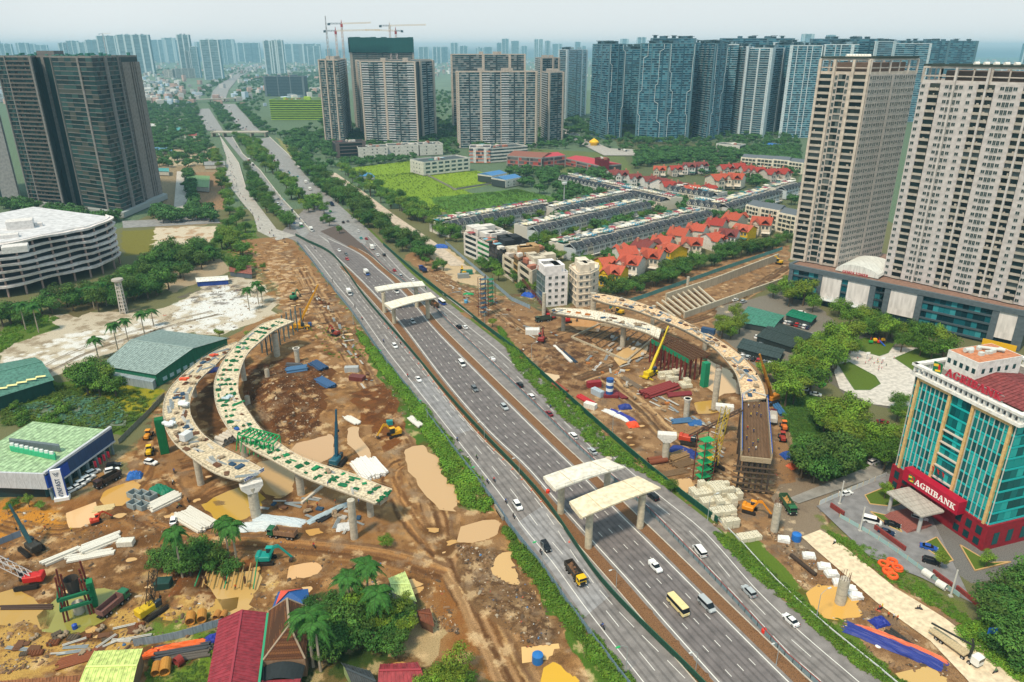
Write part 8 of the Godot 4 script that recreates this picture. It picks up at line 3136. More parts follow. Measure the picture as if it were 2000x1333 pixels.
# ---------------------------------------------------------------- traffic
func loft(m: MB, rows: Array, w: Array):
	for i in rows.size()-1:
		var a: Array=rows[i]
		var b: Array=rows[i+1]
		for s in [-1,1]:
			m.q(V(a[0],a[1],s*w[i]),V(b[0],b[1],s*w[i+1]),V(b[0],b[2],s*w[i+1]*a[3]),V(a[0],a[2],s*w[i]*a[3]))
		m.q(V(a[0],a[2],-w[i]*a[3]),V(b[0],b[2],-w[i+1]*a[3]),V(b[0],b[2],w[i+1]*a[3]),V(a[0],a[2],w[i]*a[3]))
	for i in [0,rows.size()-1]:
		var a: Array=rows[i]
		m.q(V(a[0],a[1],-w[i]),V(a[0],a[1],w[i]),V(a[0],a[2],w[i]),V(a[0],a[2],-w[i]))
func car_proto(kind: String) -> Node3D:
	var o=Node3D.new()
	var nm:String={"sedan": "car","suv": "car","pickup": "pickup_truck","van": "minibus","bus": "bus","box": "box_truck"}[kind]
	o.name=numbered(nm)
	o.set_meta("called",nm)
	add_child(o)
	var b=MB.new()
	var c=MB.new()
	var r=MB.new()
	var hw=0.9
	var l=2.3
	if kind=="sedan":
		loft(b,[[-2.3,0.35,0.95,1.0],[-1.6,0.25,1.02,1.0],[1.0,0.25,1.0,1.0],[2.0,0.28,0.85,1.0],[2.35,0.35,0.65,1.0]],[0.82,0.9,0.9,0.86,0.7])
		loft(c,[[-1.7,0.95,1.0,0.86],[-1.0,0.95,1.42,0.82],[0.3,0.95,1.44,0.82],[1.15,0.95,0.98,0.86]],[0.84,0.86,0.86,0.84])
		r.bevel(V(-0.35,1.45,0),V(1.45,0.06,1.36),0.03)
	elif kind=="suv" or kind=="pickup":
		loft(b,[[-2.3,0.4,1.1,1.0],[-1.8,0.32,1.14,1.0],[1.0,0.32,1.12,1.0],[2.0,0.36,1.0,1.0],[2.3,0.42,0.8,1.0]],[0.86,0.94,0.94,0.9,0.78])
		var x0=-2.1 if kind=="suv" else -0.7
		loft(c,[[x0-0.1,1.08,1.1,0.88],[x0+0.25,1.08,1.7,0.84],[0.35,1.08,1.72,0.84],[1.15,1.08,1.1,0.88]],[0.88,0.9,0.9,0.88])
		r.bevel(V((x0+0.6)*0.5,1.74,0),V(0.2-x0,0.07,1.5),0.03)
		if kind=="pickup":
			b.box(V(-1.55,1.35,0),V(1.5,0.5,1.7))
	elif kind=="van":
		l=2.6
		hw=0.95
		loft(b,[[-2.6,0.4,1.25,1.0],[1.5,0.35,1.25,1.0],[2.3,0.38,1.05,1.0],[2.65,0.45,0.85,1.0]],[0.92,0.97,0.95,0.8])
		loft(c,[[-2.58,1.2,2.0,0.92],[1.1,1.2,2.05,0.92],[2.0,1.2,1.25,0.95]],[0.93,0.96,0.93])
		r.bevel(V(-0.75,2.12,0),V(3.7,0.22,1.74),0.1)
	elif kind=="bus":
		l=3.5
		hw=1.05
		loft(b,[[-3.5,0.45,1.35,1.0],[3.3,0.4,1.35,1.0],[3.55,0.5,1.2,1.0]],[1.02,1.05,0.95])
		loft(c,[[-3.48,1.3,2.4,0.97],[3.1,1.3,2.45,0.97],[3.45,1.3,1.4,0.97]],[1.02,1.04,0.98])
		r.bevel(V(-0.2,2.52,0),V(6.6,0.3,2.04),0.12)
		for k in 2:
			r.bevel(V(-1.4+k*2.6,2.72,0),V(0.8,0.14,0.8),0.05)
	else:
		l=3.2
		hw=1.0
		loft(b,[[1.6,0.45,1.3,1.0],[3.1,0.45,1.3,1.0],[3.25,0.5,1.1,1.0]],[0.95,0.97,0.9])
		loft(c,[[1.6,1.25,2.1,0.92],[2.5,1.25,2.1,0.92],[3.1,1.25,1.3,0.95]],[0.93,0.95,0.92])
		b.box(V(-0.9,0.75,0),V(4.8,0.25,1.0))
		r.bevel(V(-0.95,2.0,0),V(4.7,2.3,2.2),0.06)
	obj("body",b,M("230,230,230",0.3),o)
	obj("windows",c,M("22,28,34",0.12),o)
	obj("roof",r,M("230,230,230",0.3),o)
	wheels(o,[-l*0.6,l*0.58],hw*1.86,0.34 if l<2.5 else 0.42,0.24)
	for s in [-1,1]:
		var h=MB.new()
		h.box(V(l+(0.02 if l>2.4 else -0.06),0.78,s*hw*0.68),V(0.12,0.18,0.36))
		obj("headlight",h,M("226,230,230",0.15),o)
		var t=MB.new()
		t.box(V(-l-(0.02 if kind != "box" else 0.1),0.9,s*hw*0.78),V(0.1,0.26,0.24))
		obj("tail_light",t,M("150,20,20",0.3),o)
	return o
const PAINT:={"white": "232,233,233","silver": "170,176,180","grey": "100,106,112","black": "28,30,34","red": "170,34,36","maroon": "120,24,40","blue": "40,84,170","teal": "40,160,160","green": "60,180,70","cream": "222,204,150","brown": "96,72,56","navy": "36,52,80"}
var cars:={}
func put_car(kind: String,colour: String,at: Vector3,turn: float,label: String,group:=""):
	if not cars.has(kind):
		cars[kind]=car_proto(kind)
	var o=dup(cars[kind],at,turn,label,group)
	o.set_meta("category",{"sedan": "car","suv": "car","pickup": "pickup truck","van": "minibus","bus": "bus","box": "truck"}[kind])
	(o.get_node("body") as MeshInstance3D).material_override=M(PAINT[colour],0.28)
	(o.get_node("roof") as MeshInstance3D).material_override=M("226,226,222" if kind=="box" or kind=="bus" and colour != "cream" else PAINT[colour],0.3)
func nearest_dir(line: Array,p: Vector3) -> Vector3:
	var best=INF
	var d=Vector3.FORWARD
	for i in line.size()-1:
		var q: float=p.distance_squared_to(line[i])
		if q<best:
			best=q
			d=(line[i+1]-line[i]).normalized()
	return d
func motorbike_proto(shirt: String,rider:=true) -> Node3D:
	var o=Node3D.new()
	o.name=numbered("motorbike")
	o.set_meta("called","motorbike")
	add_child(o)
	o.set_meta("category","motorbike")
	for x in [-0.6,0.65]:
		var w=MB.new()
		w.cyl(V(x,0.3,-0.06),V(x,0.3,0.06),0.3,0.3,10)
		obj("wheel",w,M("24,24,24",0.9),o)
	var b=MB.new()
	b.bevel(V(0,0.55,0),V(1.1,0.3,0.26),0.08)
	b.bar(V(0.5,0.55,0),V(0.42,1.05,0),0.12)
	b.bar(V(0.42,1.05,-0.35),V(0.42,1.05,0.35),0.06)
	b.bevel(V(-0.2,0.78,0),V(0.8,0.14,0.28),0.05)
	obj("frame",b,M("60,62,70",0.4),o)
	if rider:
		obj("person",body(true,shirt),M("255,255,255",0.85,"",0.1,0.0,true),o,true)
	return o
func body(sit: bool,shirt: String,trousers:="40,44,56",hat:="30,30,32", leg := 0.18) -> MB:
	var m=MB.new()
	var hip=0.86 if sit else 0.9
	m.col=C(shirt).srgb_to_linear()
	var lean=0.08 if sit else 0.0
	var ys=[0.0,0.12,0.3,0.48,0.56,0.62]
	var rx=[0.15,0.14,0.16,0.19,0.12,0.06]
	for i in 5:
		m.cyl(V(-0.1+lean*ys[i],hip+ys[i],0),V(-0.1+lean*ys[i+1],hip+ys[i+1],0),rx[i],rx[i+1],8,i==0)
	for s in [-1,1]:
		var sh=V(-0.06,hip+0.5,s*0.2)
		var el=V(0.14 if sit else 0.02,hip+0.24,s*0.27)
		var ha=V(0.42 if sit else 0.08,hip+0.2 if sit else hip-0.02,s*0.27)
		m.cyl(sh,el,0.06,0.045,6)
		m.col=C("176,124,96").srgb_to_linear()
		m.cyl(el,ha,0.045,0.035,6)
		m.col=C(trousers).srgb_to_linear()
		var kn=V(0.3,hip-0.05,s*0.14) if sit else V(s*leg*0.6,hip*0.52,s*0.1)
		var ft=V(0.22,0.36,s*0.14) if sit else V(s*leg-0.05,0.05,s*0.11)
		m.cyl(V(-0.08,hip+0.02,s*0.08),kn,0.09,0.065,6)
		m.cyl(kn,ft,0.065,0.045,6)
		m.cyl(ft,ft+V(0.16,-0.02,0),0.05,0.03,5)
		m.col=C(shirt).srgb_to_linear()
	m.col=C("186,134,106").srgb_to_linear()
	m.cyl(V(-0.06,hip+0.6,0),V(-0.06,hip+0.68,0),0.05,0.07,7)
	m.cyl(V(-0.06,hip+0.68,0),V(-0.06,hip+0.78,0),0.07,0.1,8)
	m.col=C(hat).srgb_to_linear()
	m.cyl(V(-0.06,hip+0.78,0),V(-0.06,hip+0.86,0),0.115,0.1,8)
	m.cyl(V(-0.06,hip+0.86,0),V(-0.06,hip+0.91,0),0.1,0.03,8)
	return m
func traffic():
	var up=V(0,0.08,0)
	var lanes=[
		["left carriageway",FEN_A,1,"1011,992,suv,white 1066,1072,suv,black 771,679,suv,white 817,744,sedan,white 682,576,box,white"],
		["central lanes",CEN_L,1,"1280,1112,pickup,white 1324,1190,bus,cream 1380,1187,van,silver 985,799,suv,silver 927,763,suv,grey 902,714,van,white 806,631,suv,silver 716,537,box,blue 774,572,van,white 779,600,sedan,maroon 662,491,sedan,white 676,498,sedan,grey 678,508,sedan,red"],
		["right carriageway",HWY_R,-1,"1544,1216,sedan,white 1462,1160,suv,silver 1366,1081,van,white 1275,974,suv,black 1157,885,sedan,silver 1119,855,suv,white 1072,811,sedan,maroon 1037,778,suv,white 1015,755,suv,black 961,705,pickup,white 908,642,sedan,white 896,641,suv,black 863,594,bus,blue 782,541,suv,silver 770,530,sedan,red 806,549,sedan,white 750,500,suv,black 737,500,sedan,white 726,487,box,red 731,481,sedan,white 715,468,sedan,red 705,467,sedan,teal 700,453,sedan,white 679,434,sedan,grey 670,436,suv,black"],
		["upper right carriageway",P("712,482 595,378 567,357 518,297 500,273"),1,"645,414,sedan,green 597,358,box,white 605,372,box,white 612,389,sedan,white 626,395,suv,navy 573,346,sedan,blue 565,339,sedan,teal 563,336,sedan,grey 581,346,sedan,teal 542,314,suv,black 536,315,sedan,maroon 530,300,sedan,grey 552,325,sedan,white"],
		["upper left carriageway",P("453,268 474,302 508,334 547,386 575,416 606,452"),1,"526,365,sedan,white 533,368,sedan,white 539,376,sedan,white 530,381,van,white 546,384,sedan,white 544,391,suv,grey 554,392,sedan,teal 543,401,van,white 550,400,sedan,silver 553,413,sedan,white 571,413,suv,navy 575,428,box,red 574,437,sedan,blue 586,429,sedan,navy 588,443,bus,green 595,438,sedan,grey 608,452,box,white 516,352,sedan,silver 500,338,sedan,black 488,322,suv,white 470,300,sedan,white 462,288,sedan,grey"],
		["earth road",P("640,345 690,384 760,432 840,490"),1,"808,462,sedan,white 801,471,sedan,silver 840,494,sedan,red 673,363,sedan,white 656,354,sedan,silver 646,350,sedan,white"]]
	for ln in lanes:
		var seen={}
		for w in ln[3].split(" "):
			var a: PackedStringArray=w.split(",")
			var p=G(float(a[0]),float(a[1]))+up
			var key=a[3]+a[2]
			var n: int=seen.get(key,0)
			seen[key]=n+1
			var nm:String={"sedan": "saloon car","suv": "tall estate car","pickup": "pickup-backed car","van": "minibus","bus": "bus","box": "box truck"}[a[2]]
			put_car(a[2],a[3],p,yaw(nearest_dir(ln[1],p)*ln[2]),"%s %s on the %s, %s of its colour from the camera"%[a[3],nm,ln[0],nth(n)],"vehicles on the "+ln[0])
	var yt=yaw(nearest_dir(FEN_A,G(1120,1125)))
	dump_truck(G(1123,1128)+up,yt,"226,180,20","64,58,52","yellow-cabbed tipper truck on the left carriageway","128,96,72")
	dump_truck(G(848,599)+up,yaw(-nearest_dir(HWY_R,G(848,599))),"40,90,70","96,74,56","brown tipper beside the blue bus on the right carriageway","150,100,64")
	dump_truck(G(648,402)+V(0,0.15,0),yaw(G(620,375)-G(660,415)),"36,52,80","40,60,90","navy high-sided truck beside the tree belt")
	# parked cars
	var pk="140,961,sedan,white,1 before the showroom, nearest the pylon sign|152,954,sedan,white,1 before the showroom, second from the pylon sign|162,946,suv,white,1 before the showroom, third from the pylon sign|172,938,suv,white,1 before the showroom, fourth from the pylon sign|182,927,suv,white,1 before the showroom, farthest from the pylon sign|219,924,suv,white,0.5 behind the brown tipper|222,913,suv,black,0.4 by the red banners|295,908,suv,white,-0.3 driving on the wet earth road|339,1022,sedan,white,1.9 beside the stacked concrete piles|1652,967,sedan,white,0.3 at the bank gate|1703,1022,van,white,-0.5 parked along the bank fence|1743,1028,sedan,black,-0.5 beside the parked minibus|1731,1043,sedan,navy,-0.5 by the red gate wall|1796,1017,suv,white,-0.6 under the porch|1814,1073,sedan,blue,-0.5 before the bank lawn|1819,1101,suv,black,-0.5 nearest the orange coils|1687,651,suv,white,-0.3 on the podium street|1705,655,sedan,black,-0.3 by the playground|1466,673,suv,white,1.0 beside the low netted shelter|1485,676,pickup,grey,1.0 next to the white one at the shelter|1457,692,sedan,silver,0.2 nearest the orange ramp|1566,614,suv,white,-0.3 behind the bright green shelter|1552,752,suv,navy,-0.4 in the narrow lane|1571,747,van,blue,-0.4 in the narrow lane|1573,764,sedan,white,-0.4 in the narrow lane, left|1593,773,sedan,white,-0.4 in the narrow lane, right|1606,755,sedan,green,0.7 under the lane trees|1725,828,sedan,maroon,-0.3 under the trees behind the bank|1706,906,suv,white,0.5 by the bank side fence, left|1732,898,suv,white,0.5 by the bank side fence, middle|1746,893,suv,silver,0.5 by the bank side fence, right|1436,588,sedan,white,0.6 on the sandy lot by the underpass|1452,592,suv,silver,0.6 on the sandy lot by the underpass"
	for w in pk.split("|"):
		var a: PackedStringArray=w.split(",",true,4)
		var t=a[4].get_slice(" ",0)
		put_car(a[2],a[3],on(float(a[0]),float(a[1]))+V(0,0.12,0),float(t),"%s %s parked %s"%[a[3],{"sedan": "saloon car","suv": "tall estate car","pickup": "pickup","van": "minibus"}[a[2]],a[4].substr(t.length()+1)],"parked cars")
	for r in ["1478,660 1540,682","1450,698 1515,716","1535,632 1578,642"]:
		var q=P(r)
		for k in 7:
			put_car(["sedan","suv"][k%2],["white","silver","black","red","grey","white","navy"][k],q[0].lerp(q[1],k/6.0),1.0,"car parked in the shade of a netted shelter","cars under the shelters")
	# distant traffic, a few pixels each
	for r in [[P("384,200 395,225 422,262"),12,4.0],[P("440,200 455,225 488,262"),14,5.0],[P("375,192 405,170 440,148"),8,3.0],[P("1105,252 1160,282 1230,298"),22,5.0],[P("455,272 470,300 500,332"),6,3.0]]:
		for k in r[1]:
			var x=along(r[0],R(0,length_of(r[0])))
			put_car(["sedan","suv","van","box"][rng.randi()%4],["white","silver","black","red","grey","white"][rng.randi()%6],x[0]+V(R(-r[2],r[2]),0.2,0),yaw(x[1]),"small far car in the distant traffic","distant traffic")
	for k in cars:
		cars[k].free()
	# motorbikes
	var bikes=[]
	for s in ["200,60,60","60,90,160","226,226,226","40,44,48","90,130,90"]:
		bikes.append(motorbike_proto(s))
	var i=0
	for s in "615,487 649,550 693,601 707,625 749,669 782,674 796,737 893,862 931,896 914,899 965,941 952,944 988,983 1003,1012 1056,1082 1177,1228".split(" "):
		var p=G(float(s.get_slice(",",0)),float(s.get_slice(",",1)))+up
		dup(bikes[[1,3,3,0,1,3,0,1,4,2,0,1,1,3,3,1][i]],p,yaw(nearest_dir(FEN_A,p)),"motorbike with a rider on the left carriageway, %s from the far end"%nth(i),"motorbikes on the left carriageway")
		i+=1
	for s in [["1075,797",-1,"on the right carriageway level with the maroon car"],["1630,1063",1,"at the top of the sandy access road"],["1795,1192",1,"in the middle of the sandy access road"],["1944,1316",1,"at the low end of the sandy access road"],["613,1070",1,"on the earth road beside the green-cabbed tipper"],["340,924",1,"climbing the muddy lane under the near ramp, front"],["338,945",1,"climbing the muddy lane under the near ramp, middle"],["367,980",1,"climbing the muddy lane under the near ramp, rear"],["350,993",1,"beside the stacked concrete piles"],["1718,1192",1,"waiting beside the orange pool"]]:
		dup(bikes[i%5],on(float(s[0].get_slice(",",0)),float(s[0].get_slice(",",1)))+up,R(0,6),"motorbike with a rider "+s[2])
		i+=1
	var sr=P("430,285 447,325 462,370 485,410 512,446 550,468 590,485")
	for k in 60:
		var x=along(sr,length_of(sr)*k/60.0)
		dup(bikes[k%5],x[0]+V(R(-4,4),0.12,R(-2,2)),yaw(x[1]),"small motorbike in the stream on the pale frontage road","motorbikes on the frontage road")
	for b in bikes:
		b.free()
func people():
	var k=0
	var pm=M("255,255,255",0.85,"",0.1,0.0,true)
	for r in [["1462,797 1472,798 1482,797 1466,815 1478,813 1486,816 1460,840 1472,846 1458,860 1480,866 1470,872 1462,884 1476,880",13.0,"worker in blue overalls on the floor of the unfinished trough","46,70,120","36,50,90","226,200,60"],
		["1703,702 1697,708 1690,712 1700,716 1707,713 1714,706 1715,711 1722,712 1725,708 1717,720 1716,725 1722,722 1731,716 1675,703 1650,690 1768,792 1746,702 1700,704",0.1,"child playing on the pale plaza","220,120,130","40,44,60","24,22,22"],
		["140,1040 88,1035 300,1275 310,1278 460,1152 555,1050 600,985 620,990 655,985 1745,1208 1752,1212 1735,1206 1722,1190",0.1,"site worker standing on the muddy ground","200,90,40","44,50,64","230,200,60"],
		["1460,745 1452,735 1440,720 1425,700 700,985 640,950 1190,610 1180,612 430,760 350,800",12.6,"worker on a ramp deck among the materials","60,90,150","44,50,64","226,220,210"]]:
		var j=0
		for s in r[0].split(" "):
			var p=G(float(s.get_slice(",",0)),float(s.get_slice(",",1)),r[1])
			if r[1]<1.0:
				p.y=maxf(gy(p),0.0)+0.1
			var o=obj("person",body(false,r[3] if j%3 else ["226,224,220","60,120,90","190,60,60","210,180,60"][k%4],r[4],r[5],R(0.02,0.25)),pm,self,true)
			o.position=p
			o.rotation.y=R(0,6)
			if r[2].begins_with("child"):
				o.scale=Vector3.ONE*0.85
			tag(o,r[2],"person",r[2]+" group")
			j+=1
			k+=1

# ---------------------------------------------------------------- materials and odds and ends on the sites
func bundle(called: String, label: String, cat: String, a: Array, n: int, r: float, colour: String, rows := 1, hollow := false, square := false, rough_turn := 0.03):
	var p=on(a[0],a[1])
	var q=on(a[2],a[3])
	var d=(q-p)
	d.y=0
	var l=d.length()
	var o=thing(called,label,cat,(p+q)*0.5,yaw(d.normalized()))
	for j in rows:
		for k in n-j:
			var z=(k-(n-j-1)*0.5)*r*2.06
			var y=r+j*r*1.75
			var m=MB.new()
			var e=R(-0.06,0.06)*l
			var t=R(-rough_turn,rough_turn)*l*0.5
			var A=V(-l*0.5+e,y,z-t)
			var B=V(l*0.5+e,y,z+t)
			if hollow:
				m.pipe(A,B,r,r*0.12,14)
			elif square:
				m.bar(A,B,r*1.9,r*1.9)
			else:
				m.cyl(A,B,r,r,9)
			obj("beam" if square else "pipe",m,M(colour,0.7 if r>0.15 else 0.8,"blotch",0.4),o)
func tarp(called: String, label: String, x: float, y: float, rx: float, rz: float, h: float, turn: float, colour: String):
	var o=thing(called,label,"tarpaulin",on(x,y),turn)
	var m=MB.new()
	var n=12
	var g=[]
	for i in n+1:
		var row=[]
		for j in n+1:
			var u=i/float(n)*2.0-1.0
			var v=j/float(n)*2.0-1.0
			var w=pow(maxf(0.0,(1.0-pow(absf(u),3.0))*(1.0-pow(absf(v),3.0))),0.6)
			row.append(V(u*rx*R(0.94,1.06),0.06+h*w*R(0.7,1.15),v*rz*R(0.9,1.1)))
		g.append(row)
	for i in n:
		for j in n:
			m.q(g[i][j],g[i+1][j],g[i+1][j+1],g[i][j+1])
	obj("sheet",m,M(colour,0.55,"blotch",0.4),o)
func crate(called: String, label: String, cat: String, p: Vector3, s: Vector3, turn: float, colour: String, ribs := true) -> Node3D:
	var o=thing(called,label,cat,p,turn)
	var m=MB.new()
	m.bevel(V(0,s.y*0.5,0),s,0.06)
	obj("shell",m,M(colour,0.6,"streak",0.3),o)
	if ribs:
		var r=MB.new()
		for k in int(s.x/0.5):
			for z in [-1,1]:
				r.box(V(-s.x*0.5+0.25+k*0.5,s.y*0.5,z*s.z*0.5),V(0.2,s.y*0.9,0.08),Basis(),false)
		obj("ribs",r,M(colour,0.6),o).set_meta("kind","stuff")
		var d=MB.new()
		d.box(V(s.x*0.5,s.y*0.48,0),V(0.08,s.y*0.86,s.z*0.86))
		obj("door",d,M(colour,0.5),o)
	return o
func site_clutter():
	var wc="222,218,208"
	for r in [["concrete_beam","long white concrete beam pile pointing at the green pool",[82,1106,158,1074],3,0.35,wc,2,0],["concrete_beam","heap of white concrete beams beside the ditch",[160,1082,236,1052],6,0.35,wc,2,0],["concrete_beam","loose white concrete beams below the heap by the ditch",[128,1096,220,1080],5,0.3,wc,1,0],
		["concrete_beam","stack of white concrete piles next to the lone palm grove",[356,1004,408,1034],9,0.36,wc,2,0],["concrete_beam","stack of white concrete piles beside the grey box culverts",[292,996,348,968],7,0.36,wc,2,0],["concrete_beam","stack of white concrete piles behind the far ramp end, left",[700,902,727,937],9,0.36,"232,230,226",2,0],["concrete_beam","stack of white concrete piles behind the far ramp end, right",[722,900,748,930],6,0.36,"232,230,226",2,0],["concrete_beam","white poles scattered beside the blue piling rig",[674,816,700,830],7,0.22,"226,222,214",1,0],["concrete_beam","white poles scattered by the yellow excavator mound",[800,818,822,836],6,0.22,"226,222,214",1,0],["timber_stack","pale bamboo poles by the small orange digger",[182,996,222,990],8,0.2,"206,186,140",1,0],
		["pipe_stack","stack of blue-grey pipes on the dark earth",[560,732,600,726],5,0.5,"70,110,150",2,1],["pipe_stack","stack of dark blue pipes behind the first blue stack",[612,712,634,726],7,0.35,"50,80,120",2,1],["pipe_stack","blue pipes tipped along the muddy lane",[622,748,650,764],7,0.35,"60,96,140",2,1],["pipe_stack","grey pipes under the far curved ramp",[560,716,590,717],4,0.3,"80,84,92",2,1],
		["pipe_stack","stack of long dark red pipes before the falsework",[1256,776,1316,756],6,0.55,"140,56,56",2,1],["pipe_stack","two dark red pipes beside the long red stack",[1304,774,1350,770],3,0.55,"130,48,54",1,1],["pipe_stack","bright red pipes by the white tank behind the green fence",[1130,775,1160,792],3,0.5,"186,44,50",1,1],["pipe_stack","rust-red pipes at the bend of the green fence",[1082,750,1106,768],3,0.5,"150,76,56",1,1],["pipe_stack","dark red pipes beside the blue and white silo",[1196,764,1222,780],4,0.35,"120,44,50",1,1],["rusty_casing","two rusty ribbed casings by the white-capped pier",[1266,906,1302,900],2,0.85,"130,72,48",1,1],["log_stack","heap of brown logs and pipes beside the rusty casings",[1308,900,1340,888],6,0.4,"150,120,84",2,0],["log_stack","second heap of logs below the blue sheet",[1316,912,1352,902],6,0.35,"116,92,66",1,0],["log_stack","loose planks behind the green stair tower",[1290,930,1340,920],8,0.2,"120,96,70",1,0],["pipe_stack","blue pipes beside the orange crane",[1510,786,1530,812],3,0.5,"60,110,160",1,1],["pipe_stack","blue and white pipes amid timber by the flared column",[1312,826,1350,822],5,0.35,"70,110,150",1,1],["log_stack","grey timbers on the mud before the yellow crane",[1216,738,1252,760],7,0.2,"116,100,84",1,0],["steel_beam","long pale steel girder on the mud by the shaft",[1082,680,1118,712],2,0.35,"226,222,216",1,0],["steel_beam","dark blue truss lying beside the pale girder",[1096,684,1126,710],3,0.25,"40,60,80",1,0],["steel_beam","thin white rods beside the tan puddle at the shaft",[1160,722,1190,692],3,0.2,"206,206,206",1,0],
		["steel_casing","ochre steel casing lying before the grey fence, left",[374,1206,372,1222],1,1.15,"186,130,56",1,1],["steel_casing","ochre steel casing lying before the grey fence, middle",[396,1203,394,1219],1,1.15,"186,130,56",1,1],["steel_casing","ochre half casings lying before the grey fence, right",[434,1200,428,1212],2,0.8,"180,124,60",1,1],["steel_casing","ochre steel casing in the pipe yard, left",[309,1302,304,1322],1,1.0,"180,124,50",1,1],["steel_casing","ochre steel casing in the pipe yard, right",[326,1298,322,1322],1,1.2,"190,134,56",1,1],["rebar_cage","round rust-red reinforcement cage in the pipe yard",[345,1302,356,1294],1,1.2,"140,50,44",1,1],
		["steel_bundle","long bundle of dark steel bars under an orange sheet in the pipe yard",[304,1280,412,1262],7,0.3,"66,70,76",2,0],["steel_bundle","long grey beams below the steel bars in the pipe yard",[304,1292,410,1276],4,0.4,"92,86,80",1,0],["black_hose","thick dark brown hose lying by the access road",[1544,1087,1592,1126],1,0.6,"64,50,40",1,0],["concrete_pipe","large white concrete pipe by the bank fence, left",[1804,1122,1822,1134],1,1.0,"222,220,214",1,1],["concrete_pipe","large white concrete pipe by the bank fence, right",[1829,1143,1847,1154],1,1.0,"222,220,214",1,1],["steel_bundle","black tubes beside the long blue sheet",[1736,1234,1808,1286],4,0.3,"50,50,50",1,0],["concrete_beam","white beam and rods before the end pier, long one",[586,987,631,951],1,0.4,"214,206,192",1,0],["steel_bundle","black tubes lying below the far ramp end",[620,1020,664,992],5,0.3,"44,46,50",1,0],["concrete_pipe","row of pale concrete pipes between the two ramps",[434,860,452,866],5,0.8,"206,200,190",2,1],["steel_bundle","rusty sheet piles beside the excavation in the left bottom",[0,1188,102,1186],3,0.3,"70,50,40",1,0],["steel_bundle","brown reinforcement mesh by the yellow-green shed",[112,1300,190,1278],9,0.2,"140,80,50",1,0]]:
		bundle(r[0],r[1],"concrete beams" if "concrete_beam" in r[0] else "pipes" if "pipe" in r[0] or "casing" in r[0] else "materials",r[2],r[3],r[4],r[5],r[6],r[7]==1,r[0] in ["concrete_beam","steel_beam"])
	for r in [["blue sheet over the dark earth edge of the near curved ramp",412,727,5,1.6,1.4,0.6,"30,50,120"],["long blue sheet with an orange edge beside the access road",1745,1262,11,2.2,0.9,-0.62,"46,60,140"],["orange edge strip of the long blue sheet",1758,1258,10,0.7,1.2,-0.62,"226,120,84"],["crumpled blue sheet at the top of the long one",1718,1218,2.2,1.6,1.2,0.3,"40,56,150"],["blue sheet by the yellow-grey pylon puddle",262,932,2.4,1.8,2.0,0.3,"50,110,190"],["green sheet beside the box culverts",315,958,4,2,1.2,-0.5,"24,120,90"],["pale sheet along the blue one behind the green fence",1203,812,6.5,1.4,0.8,-0.85,"222,222,220"],["blue sheet along the pale one behind the green fence",1214,812,6.5,1.3,1.0,-0.85,"50,60,150"],["orange-red sheet heap at the end of the blue one",1236,831,2.2,2.0,1.4,0.2,"236,84,44"],["blue sheet heap above the orange-red one",1221,797,2.6,1.7,1.4,0.1,"40,60,140"],["dark blue sheet by the white-capped pier",1335,884,5,2.4,1.4,-0.6,"36,56,130"],["blue sheet amid the timber by the flared column",1358,826,3,2.4,0.5,0.1,"40,96,160"],["white sheet over black piles, first of two",495,1030,7,2.4,1.0,0.1,"206,214,218"],["white sheet over black piles, second of two",545,1018,8,2.0,0.9,-0.2,"196,208,216"],["silver wrapped bundle below the far ramp",646,1002,8,1.1,1.1,0.75,"176,196,206"],["blue sheets by the lane at the green lot",1538,892,2,2,1.6,0.2,"40,80,160"],["orange sheet heap by the lane at the green lot",1549,912,2,1.6,1.2,0.4,"226,110,70"],["blue sheet heap at the foot of the white corner house",1032,578,4,2.4,2.0,-0.6,"40,90,190"],["orange sheet on the steel bars of the pipe yard",350,1268,8,1.2,1.6,0.28,"236,110,50"],["blue sheet at the end of the steel bars",418,1252,2.4,1.4,1.4,0.5,"44,60,160"],["blue awning on the earth road by the trees",861,484,5,2.4,2.4,0.0,"50,100,190"],["white litter heap by the far ramp end",676,1030,3,2.0,0.8,0.2,"206,208,210"],["green sheet behind the green fence",915,575,3,1.4,0.8,0.0,"20,150,90"]]:
		tarp("tarpaulin",r[0],r[1],r[2],r[3],r[4],r[5],r[6],r[7])
	# tarpaulins on the ramps
	for r in [[357,742,12.6,3,1.8,"226,90,50","orange-red sheet on the near curved ramp"],[418,695,10.0,3,1.6,"214,80,50","red sheet at the far end of the near curved ramp"],[358,790,13,3.4,2.6,"226,230,232","white sheet on the near curved ramp, upper"],[330,828,13.4,3.4,3.0,"220,226,230","white sheet on the near curved ramp, lower"],[462,840,11.6,1.6,1.6,"40,90,170","blue sheet on the far curved ramp"],[444,778,12.2,2.6,2.6,"190,206,216","pale sheet on the far curved ramp"],[1464,745,13.6,1.6,1.4,"40,80,160","blue sheet on the orange ramp"]]:
		var o=thing("tarpaulin",r[6],"tarpaulin",G(r[0],r[1],r[2]))
		var m=MB.new()
		for i in 6:
			m.bevel(V(R(-0.4,0.4)*r[3],0.35,R(-0.4,0.4)*r[4]),V(r[3]*R(0.4,0.8),R(0.4,1.1),r[4]*R(0.4,0.8)),0.15,Basis(Vector3.UP,R(-0.5,0.5)))
		obj("sheet",m,M(r[5],0.6,"blotch",0.4),o)
	# containers, tanks, boxes
	crate("container","blue shipping container standing on the orange ramp","container",G(1383,652,13.2),V(6,2.6,2.4),-0.6,"44,74,110")
	crate("container","grey container at the head of the red earth patch","container",on(687,726),V(6,2.5,2.4),0.1,"176,180,182")
	crate("skip","open maroon steel skip below the grey container","skip",on(698,742),V(6.5,2.0,3.4),-0.3,"110,56,50")
	crate("container","white-blue container beside the silo","container",on(1167,772),V(5.6,2.5,2.4),-0.9,"170,184,196")
